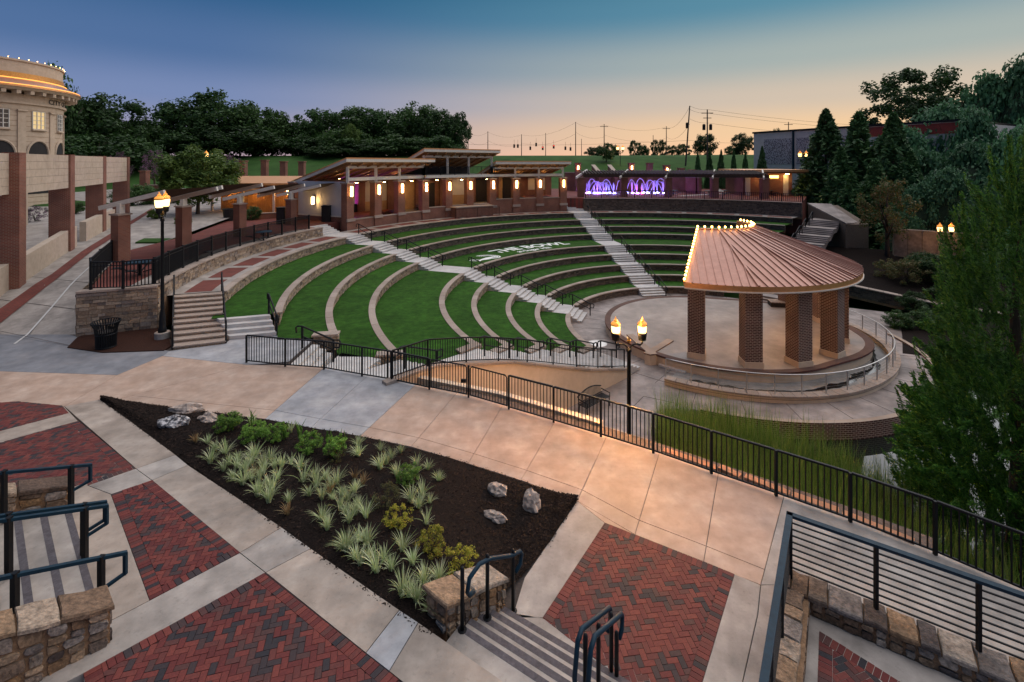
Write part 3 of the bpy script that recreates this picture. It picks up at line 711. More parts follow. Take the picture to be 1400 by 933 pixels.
# plaza retaining wall, planting strip and kerbs beyond the fence
t = thing('plaza_retaining_wall', 'tall plain concrete wall holding up the plaza below the picket fence', 'wall', (3, 13, -4))
mb = MB(); e = [(p[0], p[1]) for p in FO[4:]]
mb.strip([(x, y, -5.2) for x, y in e], [(x, y, -.031) for x, y in e]); mb.build('wall_face', M_CG, t)
def offs(i, d):
    a = Vector(FO[max(0, i - 1)]); b_ = Vector(FO[min(len(FO) - 1, i + 1)]); u = (b_ - a).normalized(); return (FO[i][0] - u.y * d, FO[i][1] + u.x * d)
mb = MB().strip([(*FO[i], -.16) for i in range(5, 15)], [(*offs(i, .75), -.2) for i in range(5, 15)])
struct(mb.strip([(*offs(i, .75), -.2) for i in range(5, 15)], [(*offs(i, .76), -1.2) for i in range(5, 15)]).build('planting_strip', mat('dusty brown strip', [(.07, .05, .04), (.13, .095, .075)], rough=.95, scale=8, bump=.5, vary=.3)))
k0, k1 = G(565, 513, -.1), G(823, 577, -.1)
t = thing('stucco_kerb', 'low cream kerb lit by the lamp between the plaza fence and the bench', 'kerb', k0)
d = Vector((k1[0] - k0[0], k1[1] - k0[1])).normalized(); nn = Vector((-d.y, d.x)) * .12
pts = [Vector(k0[:2]), (Vector(k0[:2]) + Vector(k1[:2])) / 2 + nn * 2.2, Vector(k1[:2])]
for p, q in zip(pts, pts[1:]): MB().prism([tuple(p - nn), tuple(q - nn), tuple(q + nn), tuple(p + nn)], -4.3, -.1).build('kerb_block', M_CREAM, t)
M_RB = brick_mat('orange kerb brick', (.36, .18, .10), (.30, .15, .085), (.35, .26, .2))
for i, ((xa, ya), (xb, yb)) in enumerate((((907, 614), (980, 639)), ((984, 637), (1012, 650)), ((1019, 650), (1080, 674)), ((1083, 675), (1147, 697)), ((1152, 700), (1250, 740)))):
    p, q = G(xa, ya, .02), G(xb, yb, .02); d = Vector((q[0] - p[0], q[1] - p[1])).normalized(); nn = Vector((-d.y, d.x)) * .1
    o = MB().prism([(p[0] - nn.x, p[1] - nn.y), (q[0] - nn.x, q[1] - nn.y), (q[0] + nn.x, q[1] + nn.y), (p[0] + nn.x, p[1] + nn.y)], -1.2, .02).build('brick_kerb', M_RB)
    tag(o, ['low tan kerb block behind the fence where the tall reeds begin', 'short tan kerb block behind the fence, second along the reeds', 'tan kerb block behind the fence, third along the reeds', 'tan kerb block behind the fence, fourth along the reeds', 'tan kerb block behind the fence, last along the reeds near the open water'][i], 'kerb', 'kerb blocks along the reeds')
# landing of the third tier beside the plaza, with four steps down to it
st = thing('corner_stair', 'short flight of pale steps going down from the plaza to the third turf tier', 'stairs', (-8.6, 20, -.5))
for i in range(3):
    z = 0 - .54 * (i + 1) / 4; x = -8.75 + .33 * i
    MB().prism([(x, 19.0 - .1 * i), (x + .35, 18.95 - .1 * i), (x + .35, 21.1 - .1 * i), (x, 21.2 - .1 * i)], -1, z).build('step', M_STEP, st)
MB().prism([(-7.76, 18.62), (-7.2, 18.45), (-5.55, 17.85), (-4.6, 17.5), U(24.6, .15)[:2], U(24.6, 2.84)[:2], (-5.6, 20.62), (-7.5, 21.25)], -1.2, ZT[3]).build('landing', M_STEP, st)
rail_flight('black handrail on the short steps from the plaza to the third tier', (-8.85, 20.4, 0), (-7.5, 20.3, -.54), group='handrails of the end stair')

# ------------------------------------------------------------------ stage and its roof
ZS = -3.47; SC = (14.1, 33.5); CR = (14.0, 35.5)
st = thing('stage', 'round raised concrete stage with brick edge and cream base wall', 'stage', (SC[0], SC[1], ZF))
sp = []
for i in range(72):
    a = 2 * pi * i / 72; dx, dy = cos(a), sin(a)
    dd = math.degrees(a); dd = dd - 360 if dd > 180 else dd
    r = 7.45 + 1.75 * smooth((dd + 62) / 50) * smooth((70 - dd) / 45)
    sp.append((SC[0] + dx * r, SC[1] + dy * r))
M_SF = mat('stage floor concrete', [(.23, .19, .16), (.32, .265, .225), (.42, .355, .305)], rough=.5, scale=.35, dirt=.35, dirt_scale=.35, vary=.15, bump=.05)
MB().prism(sp, ZF - .3, ZS - .09).build('base_wall', M_CREAM, st)
MB().prism([(SC[0] + (x - SC[0]) * .965, SC[1] + (y - SC[1]) * .965) for x, y in sp], ZS - .09, ZS).build('stage_floor', M_SF, st)
o_, i_ = 1.012, .958; M_COP = brick_mat('dark coping brick', (.115, .034, .028), (.085, .026, .023), (.12, .07, .055))
for i in range(72):                                     # brick coping round the edge, block by block
    a, b_ = sp[i], sp[(i + 1) % 72]; sc = lambda p, k: (SC[0] + (p[0] - SC[0]) * k, SC[1] + (p[1] - SC[1]) * k)
    MB().prism([sc(a, i_), sc(b_, i_), sc(b_, o_), sc(a, o_)], ZS - .085, ZS + .02).build('brick_coping', M_COP, st)
# stage steps beside the corner post wall
c0 = G(889, 500, ZF); t = thing('stage_step_wall', 'low cream cheek wall with brick cap beside the stage steps', 'wall', c0)
e = G(920, 480, ZF); f_ = G(836, 452, ZF)
mb = MB()
d1 = Vector((e[0] - c0[0], e[1] - c0[1])).normalized(); nn = Vector((-d1.y, d1.x))
q = [c0[:2], e[:2], (e[0] + nn.x * .35, e[1] + nn.y * .35), (c0[0] + nn.x * .35, c0[1] + nn.y * .35)]
MB().prism(q, ZF, ZS - .02).build('wall_body', M_CREAM, t); MB().prism(inset(q, -.04), ZS - .018, ZS + .06).build('brick_cap', M_BWD, t)
d2 = Vector((f_[0] - c0[0], f_[1] - c0[1])).normalized(); nn2 = Vector((d2.y, -d2.x))
q = [(c0[0] + d2.x * .02, c0[1] + d2.y * .02), (c0[0] + d2.x * 3.3, c0[1] + d2.y * 3.3), (c0[0] + d2.x * 3.3 + nn2.x * .4, c0[1] + d2.y * 3.3 + nn2.y * .4), (c0[0] + d2.x * .02 + nn2.x * .4, c0[1] + d2.y * .02 + nn2.y * .4)]
MB().prism(q, ZF, ZS - .02).build('side_wall', M_CREAM, t); MB().prism(inset(q, -.04), ZS - .016, ZS + .064).build('brick_cap', M_BWD, t)
sp0 = Vector(G(900, 501, ZF)[:2]); sp1 = Vector(G(936, 512, ZF)[:2]); up = Vector((sp1 - sp0)).normalized(); inn = Vector((-up.y, up.x))
s_ = thing('stage_steps', 'pale steps up to the stage beside the first brick column', 'stairs', (*sp0, ZF))
for i in range(4):
    a = sp0 + inn * (.38 * i); b_ = sp1 + inn * (.38 * i)
    MB().prism([tuple(a), tuple(b_), tuple(b_ + inn * .42), tuple(a + inn * .42)], ZF - .05, ZF + .12 * (i + 1)).build('step', M_STEP, s_)
# moat and parapet with glass rail round the back of the stage
def ring_pt(r, a): q = .38 + .75 * smooth((a + 62) / 60); return (SC[0] + (r + q) * cos(radians(a)), SC[1] + (r + q) * sin(radians(a)))
A0, A1 = -128, 8
AN = [A0 + (A1 - A0) * i / 40 for i in range(41)]
t = thing('stage_parapet', 'low cream parapet with dark cap curving round the water channel of the stage', 'wall', (*ring_pt(9.0, -60), ZF))
ZP = -3.70
mb = MB(); mb.strip([(*ring_pt(9.25, a), ZF - .2) for a in AN], [(*ring_pt(9.25, a), ZP - .08) for a in AN]); mb.strip([(*ring_pt(8.9, a), ZP - .08) for a in AN], [(*ring_pt(8.9, a), ZF - .2) for a in AN]); mb.build('wall_body', M_CREAM, t)
for i in range(40):
    a, b_ = AN[i] + .08, AN[i + 1] - .08
    MB().prism([ring_pt(8.82, a), ring_pt(8.82, b_), ring_pt(9.33, b_), ring_pt(9.33, a)], ZP - .08, ZP).build('capstone', M_CAP, t)
mb = MB().strip([(*ring_pt(9.262, a), ZF + .17) for a in AN], [(*ring_pt(9.262, a), ZF + .185) for a in AN]); mb.build('reveal_line', M_JOINT, t)
struct(MB().strip([(*ring_pt(6.9, a), ZF + .04) for a in AN], [(*ring_pt(8.92, a), ZF + .04) for a in AN]).build('moat_floor', mat('wet moat concrete', [(.22, .21, .20), (.30, .29, .27)], rough=.45, scale=.8, dirt=.4)))
M_WET = mat('standing water stain', [(.006, .008, .008), (.012, .014, .014)], rough=.08, spec=.6, scale=2)
r = random.Random(5); inn_, out_ = [], []
for i in range(121):
    a = A0 + 6 + (A1 - A0 - 8) * i / 120
    w = .16 + .34 * abs(noise.noise(Vector((i * .19, 1, 0)))) + (.3 if i > 60 else 0) * abs(noise.noise(Vector((i * .5, 4, 0))))
    c = 8.1 + .35 * noise.noise(Vector((i * .07, 9, 0)))
    inn_.append((*ring_pt(c - w, a), ZF + .046)); out_.append((*ring_pt(c + w * .7, a), ZF + .046))
o = MB().strip(inn_, out_).build('puddle', M_WET); struct(o)
t = thing('stage_railing', 'thin curved steel railing with cable infill on the stage parapet', 'railing', (*ring_pt(9.05, -60), ZP))
AR_ = [A0 + (A1 - A0) * i / 17 for i in range(18)]
for a in AR_: MB().bar((*ring_pt(9.05, a), ZP), (*ring_pt(9.05, a), ZP + .95), .045).build('post', M_STEEL, t)
MB().tube([(*ring_pt(9.05, a), ZP + .97) for a in AN], .028, 8).build('top_rail', M_STEEL, t, True)
for k in range(1, 6): MB().tube([(*ring_pt(9.05, a), ZP + .16 * k - .02) for a in AN], .004, 4).build('cable', M_STEEL, t)
# columns
CP = [(10.8, 28.3), (13.35, 27.05), (16.1, 27.15), (18.85, 28.45), (20.9, 30.8), (22.1, 34.6), (21.8, 38.3)]
r0 = thing('stage_roof', 'fan shaped copper standing seam roof on brick columns over the stage', 'roof', (CR[0], CR[1], ZS))
for i, (x, y) in enumerate(CP):
    rz = atan2(y - CR[1], x - CR[0])
    q = MB().box((x, y, (ZS + .32 + .95) / 2), (.92, .92, .95 - ZS - .32), rz).build('column', M_BWD, r0)
    MB().box((x, y, ZS + .16), (1.0, 1.0, .32), rz).build('column_plinth', M_CREAM, q)
RO, RI, ZE, ZI = 9.55, 3.35, 1.12, 3.35
def rp(R, a, z): return (CR[0] + .1 + R * cos(radians(a)), CR[1] + .15 + R * sin(radians(a)), z)
HIP = [-117.5, -94.5, -72, -50, -28, -6, 22]
for i in range(6):
    a0, a1 = HIP[i], HIP[i + 1]; n = 8
    out = [rp(RO, a0 + (a1 - a0) * k / n, ZE) for k in range(n + 1)]
    p0, p1 = Vector(rp(RI, a0, ZI)), Vector(rp(RI, a1, ZI)); inner_ = [tuple(p0 + (p1 - p0) * (k / n)) for k in range(n + 1)]
    mb = MB().strip(out, inner_).strip([(x, y, z - .1) for x, y, z in inner_], [(x, y, z - .1) for x, y, z in out])
    f_ = mb.build('roof_facet', M_ROOF, r0)
    # standing seams, parallel to the facet axis, stopping at the hips
    am = (a0 + a1) / 2; d = Vector((cos(radians(am)), sin(radians(am)))); s = Vector((-d.y, d.x))
    c = Vector((CR[0] + .1, CR[1] + .15)); w0 = (RO * sin(radians((a1 - a0) / 2)))
    ins = RI * sin(radians((a1 - a0) / 2)); inr = RI * cos(radians((a1 - a0) / 2))
    k = 1; k_n = int(2 * w0 / .42)
    for j in range(1, k_n):
        off = -w0 + 2 * w0 * j / k_n
        ro = sqrt(RO * RO - off * off) + .02; ri = inr if abs(off) < ins else abs(off) / math.tan(radians((a1 - a0) / 2))
        if ro - ri < .4: continue
        def zat(rr):
            R_ = hypot(rr, off); return ZI + (ZE - ZI) * (rr - inr) / (sqrt(RO * RO - off * off) - inr) + .02
        A = c + d * ro + s * off; B = c + d * ri + s * off
        zb = ZI + (ZE - ZI) * (ri - inr) / (RO * cos(0) - inr) + .02
        MB().bar((A.x, A.y, ZE + .02), (B.x, B.y, zb if abs(off) >= ins else ZI + .02), .035, .06).build('seam', M_ROOF, f_)
    # eave fascia in short lengths
    for k in range(n):
        p, q = out[k], out[k + 1]
        MB().strip([(p[0], p[1], p[2] - .3), (q[0], q[1], q[2] - .3)], [p, q]).add([(p[0], p[1], p[2] - .3), (q[0], q[1], q[2] - .3), (q[0] * .99 + CR[0] * .01, q[1] * .99 + CR[1] * .01, q[2] - .3), (p[0] * .99 + CR[0] * .01, p[1] * .99 + CR[1] * .01, p[2] - .3)], [(0, 1, 2, 3)]).build('fascia', M_ROOFE, f_)
        MB().bar((p[0], p[1], p[2] - .33), (q[0], q[1], q[2] - .33), .1, .07).build('gutter_trim', M_WHT, f_)
for a in HIP[1:-1]: MB().bar(rp(RO + .03, a, ZE + .04), rp(RI, a, ZI + .04), .12, .09).build('hip_cap', M_ROOF, r0)
for a in (HIP[0], HIP[-1]): MB().bar(rp(RO, a, ZE - .08), rp(RI, a, ZI - .08), .1, .28).build('verge', M_ROOFE, r0)
inn_ = [rp(RI, a, ZI) for a in HIP]
for p, q in zip(inn_, inn_[1:]): MB().bar((p[0], p[1], p[2] - .12), (q[0], q[1], q[2] - .12), .1, .34).build('upper_fascia', M_ROOFE, r0)
MB().tube([rp(8.35, a, .78) for a in range(-118, 23, 4)], .2, 6).build('ring_beam', M_WOOD, r0)
# string lights along the open edges
M_BULB = glow('string bulb glow', (1.0, .52, .12), 16)
BUL = MB().lathe([(.0, -.07), (.05, -.05), (.065, 0), (.045, .05), (.0, .07)], n=8).mesh('bulb', M_BULB)
sl = thing('string_lights', 'string of small warm bulbs along the open edges of the copper roof', 'string lights', rp(RI, HIP[0], ZI))
pth = [rp(RO, HIP[0], ZE + .2)] + [(p[0], p[1], p[2] + .2) for p in inn_]
MB().tube(pth, .012, 5).build('cable', M_BLK, sl)
for p, q in zip(pth, pth[1:]):
    p, q = Vector(p), Vector(q); k = max(1, round((q - p).length / .42))
    for j in range(k): place('bulb', BUL, sl, p + (q - p) * (j / k) + Vector((0, 0, -.02)))
# warm down lights under the stage roof
M_DL = glow('downlight glow', (1.0, .5, .16), 330)
for i, a in enumerate((-106, -83, -61, -39, -17)):
    t = thing('stage_downlight', 'round warm downlight under the stage roof above column gap %s' % ['one', 'two', 'three', 'four', 'five'][i], 'lamp', rp(6.6, a, 1.1), group='downlights of the stage roof')
    MB().lathe([(.16, -.06), (.16, .2), (.03, .2)], rp(6.6, a, 1.2), 12).build('housing', M_BLK, t)
    MB().lathe([(.12, 0), (.12, .02)], rp(6.6, a, 1.13), 12).build('lens', M_DL, t)
# black road case left on the stage
b0 = G(1068, 419, ZS); t = thing('stage_box', 'dark low flat case lying on the stage floor behind the columns', 'box', b0)
MB().prism([(b0[0] - .9, b0[1] - .2), (b0[0] + .8, b0[1] - .5), (b0[0] + 1.0, b0[1] + .5), (b0[0] - .7, b0[1] + .7)], ZS, ZS + .32).build('body', M_DARK, t)
MB().prism([(b0[0] - .93, b0[1] - .23), (b0[0] + .83, b0[1] - .53), (b0[0] + 1.03, b0[1] + .53), (b0[0] - .73, b0[1] + .73)], ZS + .322, ZS + .38).build('lid', M_BWD, t)

# ------------------------------------------------------------------ logo on the fourth tier
def letter_mesh(txt, size, mapf, name, parent, bold=.0):
    cu = bpy.data.curves.new('t', 'FONT'); cu.body = txt; cu.size = size; cu.offset = bold; cu.resolution_u = 3
    o = bpy.data.objects.new('t', cu); COL.objects.link(o)
    bpy.context.view_layer.update()
    me = bpy.data.meshes.new_from_object(o.evaluated_get(bpy.context.evaluated_depsgraph_get()))
    bpy.data.objects.remove(o)
    bm = bmesh.new(); bm.from_mesh(me)
    bmesh.ops.triangulate(bm, faces=bm.faces[:])
    w = max(v.co.x for v in bm.verts)
    for v in bm.verts: v.co = Vector(mapf(v.co.x / w, v.co.y))
    bm.to_mesh(me); bm.free(); me.materials.clear(); me.materials.append(M_WHITE)
    return me, w
lg = thing('turf_logo', 'white lettering and swirl emblem painted on the wide turf tier', 'turf lettering', P(21, -36, ZT[4]))
ofs = OFF[lg.name]
def on_turf(a0, a1, R0): return lambda u, h: tuple(Vector(P(R0 + h, a0 + (a1 - a0) * u, ZT[4] + .012)) - ofs)
for txt, a0, a1, R0, sz, bd in (('THE BOWL', -48.0, -21.8, 21.0, 2.15, .07), ('at Sugar Hill', -43.0, -30.5, 19.75, 1.05, .03)):
    me, w = letter_mesh(txt, sz, on_turf(a0, a1, R0), 'lettering', lg, bd)
    link(bpy.data.objects.new('lettering', me), lg)
for k in range(4):
    cen = P(20.55, -53.6, 0); rr = 1.0 - .2 * k
    pts = [(cen[0] + rr * 1.25 * cos(t / 20 * pi * 1.5 - 1.9), cen[1] + rr * .95 * sin(t / 20 * pi * 1.5 - 1.9), ZT[4] + .012) for t in range(21)]
    MB().strip(pts, [(cen[0] + (p[0] - cen[0]) * .87, cen[1] + (p[1] - cen[1]) * .87, p[2]) for p in pts]).build('swirl_ring', M_WHITE, lg)
MB().strip([P(19.85 + .15 * sin(t), -59.5 + t * .8, ZT[4] + .014) for t in range(11)], [P(20.1 + .32 * sin(t * .31), -59.5 + t * .8, ZT[4] + .014) for t in range(11)]).build('swirl_base', M_WHITE, lg)
for k in range(4):
    MB().strip([P(20.6 + .5 * sin(t / 6 * 2 - 1), -57.5 - k * .7 - .5 * cos(t / 6 * 2 - 1), ZT[4] + .013) for t in range(7)], [P(20.6 + .5 * sin(t / 6 * 2 - 1), -57.72 - k * .7 - .5 * cos(t / 6 * 2 - 1), ZT[4] + .013) for t in range(7)]).build('sound_wave', M_WHITE, lg)

# ------------------------------------------------------------------ street lamps
M_GL = glow('lamp globe glow', (1.0, .60, .20), 3.6); M_GT = glow('lamp crown glow', (1.0, .36, .05), .55)
M_FIN = mat('bronze finial', [(.12, .07, .02), (.16, .10, .03)], rough=.4, metal=.6, vary=.1)
def make_lamp(label, h, gr, sep, axis=0, watt=60, group='twin globe street lamps', base_mat=M_CG):
    """acorn globes on a twin arm, built at the origin"""
    t = thing('street_lamp', label, 'street lamp', (0, 0, 0), group=group)
    k = gr / .17
    MB().lathe([(.30, 0), (.30, .28), (.27, .3)], n=16).build('footing', base_mat, t)
    MB().lathe([(.17, .3), (.17, .42), (.135, .5), (.12, 1.0), (.09, 1.15), (.075, 1.3), (.062, h * .97 - 1.0 * k), (.09, h * .97 - .98 * k), (.075, h * .97 - .85 * k)], n=14).build('pole', M_BLK, t, True)
    zt = h - 1.05 * k
    MB().lathe([(.0, 0), (.06 * k, .02), (.075 * k, .1 * k), (.04 * k, .17 * k), (.02 * k, .24 * k), (.0, .26 * k)], (0, 0, zt + .12 * k), 10).build('finial', M_FIN, t, True)
    for s in (-1, 1):
        pts = [(s * u * sep * cos(axis), s * u * sep * sin(axis), zt + w * k) for u, w in ((0, -.1), (.3, .06), (.6, .1), (.85, .05), (1, .12), (1, .22))]
        a = MB().tube(pts, .035 * k, 8).build('arm', M_BLK, t, True)
        c = (s * sep * cos(axis), s * sep * sin(axis), zt + .2 * k)
        MB().lathe([(.04, 0), (.12, .04), (.14, .2), (.15, .27)], (c[0], c[1], c[2]), 14).build('cup', M_BLK, t, True) if k < 1.05 else MB().lathe([(.05 * k, 0), (.10 * k, .05 * k), (.125 * k, .25 * k), (.145 * k, .27 * k)], c, 14).build('cup', M_BLK, t, True)
        c = (c[0], c[1], c[2] + .27 * k)
        g = MB().lathe([(.12 * k, 0), (.15 * k, .1 * k), (.17 * k, .28 * k), (.165 * k, .34 * k)], c, 16).build('globe', M_GL, t, True)
        ld = bpy.data.lights.new('lamp_bulb', 'POINT'); ld.energy = watt; ld.color = (1.0, .46, .14); ld.shadow_soft_size = .19 * k; lo = bpy.data.objects.new('lamp_bulb', ld); link(lo, t); lo.location = (c[0], c[1], c[2] + .2 * k)
        MB().lathe([(.172 * k, .325 * k), (.196 * k, .34 * k), (.196 * k, .37 * k), (.17 * k, .385 * k)], c, 16).build('globe_band', M_FIN, g)
        MB().lathe([(.185 * k, .37 * k), (.165 * k, .43 * k), (.115 * k, .475 * k), (.075 * k, .485 * k), (.075 * k, .55 * k), (.03 * k, .57 * k), (.012 * k, .67 * k)], c, 16).build('globe_crown', M_GT, g)
    return t
def at(o, loc, rz=0): o.location = loc; o.rotation_euler = (0, 0, rz); return o
at(make_lamp('tall black twin globe street lamp in the red mulch beside the stone stairs', 6.45, .175, .33, radians(106), watt=300), G(222, 463, 0))
at(make_lamp('black twin globe street lamp beyond the plaza fence near the bench', 6.95, .14, .42, 0, watt=6500), (3.70, 15.3, ZF))
p = AT(1293, 380, 46); at(make_lamp('black twin globe street lamp glowing in front of the vine covered retaining wall', 5.9, .22, .55, watt=500), (p[0], p[1], CH - (306 - YH) * 46 / FPX - 5.9))
p = AT(1098, 240, 78); at(make_lamp('twin globe street lamp half hidden by the tall conifers beside the restroom', 5.6, .26, .5, watt=500), (p[0], p[1], CH - (207 - YH) * 78 / FPX - 5.6))
p = AT(287, 240, 74); at(make_lamp('twin globe street lamp rising behind the bright green tree', 6.0, .26, .55, watt=500), (p[0], p[1], CH - (207 - YH) * 74 / FPX - 6.0))
p = AT(848, 214, 112); at(make_lamp('twin globe street lamp at the far lawn behind the fountain', 6.0, .3, .6, watt=500), (p[0], p[1], CH - (199 - YH) * 112 / FPX - 6.0))

# ------------------------------------------------------------------ mulch bed with its plants and boulders
def path_pts(pts, n):
    cum = [0]
    for p, q in zip(pts, pts[1:]): cum.append(cum[-1] + hypot(q[0] - p[0], q[1] - p[1]))
    out = []
    for i in range(n + 1):
        s = cum[-1] * i / n; k = 0
        while k < len(cum) - 2 and cum[k + 1] < s: k += 1
        t = (s - cum[k]) / (cum[k + 1] - cum[k]); out.append(tuple(pts[k][j] + (pts[k + 1][j] - pts[k][j]) * t for j in range(3)))
    return out
TB = path_pts([GT(138, 546), G(276, 562), G(360, 574), G(492, 596.5), G(610, 625), G(789, 685)], 60)
BB = path_pts([GT(138, 546), GT(350, 695), GT(430, 752), GT(546, 834), GT(596, 868)], 44) + path_pts([(-.75, 7.75, .5), G(700, 800, .0), G(717, 785, .0), G(755, 737), G(789, 685)], 15)
NB = 16; grid = []
for i in range(61):
    row = []
    for j in range(NB + 1):
        v = j / NB; p = [TB[i][k] + (BB[i][k] - TB[i][k]) * v for k in range(3)]
        edge = min(v, 1 - v) * 2
        p[2] += .012 + .10 * smooth(edge * 2.2) + .03 * noise.noise(Vector((p[0] * 1.7, p[1] * 1.7, 0))) * smooth(edge * 3)
        if j == NB and i < 45: p[0] -= .035; p[1] -= .035; p[2] -= .02
        elif j in (0, NB): p[0] += .03 * noise.noise(Vector((p[0] * 6, p[1] * 6, 2))); p[1] += .03 * noise.noise(Vector((p[0] * 6, p[1] * 6, 7)))
        row.append(tuple(p))
    grid.append(row)
mb = MB()
for a, b_ in zip(grid, grid[1:]): mb.strip(a, b_)
bed = struct(mb.build('mulch_bed', M_MULCH, smooth_=True))
GP = [p for r_ in grid for p in r_]
def bed_pt(px, py):
    z = .2
    for _ in range(4):
        x, y, _z = G(px, py, z); z = min(GP, key=lambda g: (g[0] - x) ** 2 + (g[1] - y) ** 2)[2]
    return (*G(px, py, z)[:2], z)
r = random.Random(11); mb = MB()
for _ in range(9000):
    i = r.randrange(60); j = r.randrange(NB); p = grid[i][j]; q = grid[i + 1][j + 1]; s_ = grid[i + 1][j]; u, v = r.random(), r.random()
    c = [p[k] + (s_[k] - p[k]) * u + (q[k] - s_[k]) * v for k in range(3)]
    a = r.uniform(0, pi); L = r.uniform(.012, .045); w = r.uniform(.006, .016); t_ = r.uniform(-.4, .4); c[2] += .006
    dx, dy = cos(a) * L, sin(a) * L; ex, ey = -sin(a) * w, cos(a) * w
    mb.add([(c[0] - dx - ex, c[1] - dy - ey, c[2] - t_ * L), (c[0] + dx - ex, c[1] + dy - ey, c[2] + t_ * L), (c[0] + dx + ex, c[1] + dy + ey, c[2] + t_ * L + .008), (c[0] - dx + ex, c[1] - dy + ey, c[2] - t_ * L + .008)], [(0, 1, 2, 3)])
for i in range(60):                                     # ragged fringe spilling over the concrete
    for _ in range(14):
        e = r.choice((0, NB)); p = grid[i][e]; q = grid[i + 1][e]; u = r.random(); a = r.uniform(0, pi); L = r.uniform(.01, .04)
        c = [p[k] + (q[k] - p[k]) * u + (r.gauss(0, .03) if k < 2 else .012) for k in range(3)]
        mb.add([(c[0] - cos(a) * L, c[1] - sin(a) * L, c[2]), (c[0] + sin(a) * L * .4, c[1] - cos(a) * L * .4, c[2] + .004), (c[0] + cos(a) * L, c[1] + sin(a) * L, c[2] + .004), (c[0] - sin(a) * L * .4, c[1] + cos(a) * L * .4, c[2])], [(0, 1, 2, 3)])
tag(mb.build('bark_chips', M_CHIP, bed), kind='stuff')
# striped grass clumps
M_LIR = leaf_mat('striped grass blade', [(.16, .25, .07), (.42, .50, .22), (.64, .68, .42), (.27, .38, .12), (.74, .76, .54)], trans=.25)
M_LIRB = leaf_mat('dry grass blade', [(.30, .20, .08), (.22, .12, .05), (.35, .28, .14)], trans=.25)
def tuft_mesh(seed, nb, hgt, mat_, name='grass_blades', wid=.011):
    r = random.Random(seed); mb = MB()
    for _ in range(nb):
        a = r.uniform(0, 2 * pi); L = hgt * r.uniform(.7, 1.35); lean = r.uniform(.15, 1.15); b0 = r.uniform(0, .06)
        x0, y0 = cos(a) * b0, sin(a) * b0; w = wid * r.uniform(.7, 1.2); A = []; B = []
        for k in range(5):
            t = k / 4; rad = b0 + L * lean * .62 * t ** 1.5; z = L * (t - .38 * lean * t * t) * .9
            ww = w * (1 - t ** 2 * .95); ca, sa = cos(a + .15 * t), sin(a + .15 * t)
            A.append((ca * rad - sa * ww, sa * rad + ca * ww, z)); B.append((ca * rad + sa * ww, sa * rad - ca * ww, z))
        mb.strip(A, B)
    return mb.mesh(name, mat_)
TUF = [tuft_mesh(i, 44 + 14 * (i % 4), .36 + .035 * (i % 5), M_LIR, wid=.0085) for i in range(10)]; TUFB = tuft_mesh(77, 40, .34, M_LIRB)
def Z3(x, y): return (260 + x / 4, 530 + y / 4)
def Z4(x, y): return (430 + x / 4, 640 + y / 4)
tl = [Z3(*p) for p in ((95, 305), (140, 345), (190, 365), (110, 410), (185, 455), (255, 440), (330, 430), (400, 430), (260, 400), (350, 390), (440, 395), (500, 440), (550, 420), (600, 450), (480, 500), (420, 540), (370, 590), (430, 625), (540, 630), (290, 530), (335, 510), (235, 500), (615, 515), (650, 590), (690, 545), (740, 500), (720, 610), (800, 530), (830, 590), (900, 575), (780, 610), (860, 625), (820, 665), (900, 695), (960, 715), (870, 735), (750, 775), (720, 725), (920, 315), (920, 375), (1040, 345), (1040, 445), (1100, 385), (1150, 355), (1240, 425), (1300, 450), (1130, 485), (1210, 505), (1360, 515), (1250, 660), (1310, 630), (1210, 625), (1290, 745), (850, 890), (970, 860), (340, 205), (550, 245), (400, 470), (460, 440), (300, 460), (215, 420), (380, 500), (445, 570), (680, 500), (770, 560), (850, 690), (920, 660), (1270, 600), (1070, 420))]
tl += [Z4(*p) for p in ((170, 455), (225, 500), (285, 420), (340, 565), (420, 560), (480, 455), (535, 525), (480, 690), (560, 730), (600, 630), (680, 620), (650, 710), (640, 795), (250, 530), (300, 490), (240, 405), (380, 510), (520, 700))]
r = random.Random(3); CLUMPS = []; DRYS = []; SPRIGS = []
for i, (x, y) in enumerate(tl):
    p = bed_pt(x, y); o = place('grass_clump', TUF[(i * 7) % 10], None, (p[0], p[1], p[2] - .01), r.uniform(0, 6.28)); k = r.uniform(.58, .95); o.scale = (k, k, k * r.uniform(.85, 1.1))
    CLUMPS.append((o, p))
for i, (x, y) in enumerate([Z3(900, 500), Z3(945, 530), Z3(760, 580), Z3(530, 695), Z3(355, 480), Z3(30, 300)]):
    p = bed_pt(x, y); o = place('dry_grass_clump', TUFB, None, p, i); o.scale = (.75, .75, .75)
    DRYS.append((o, p))
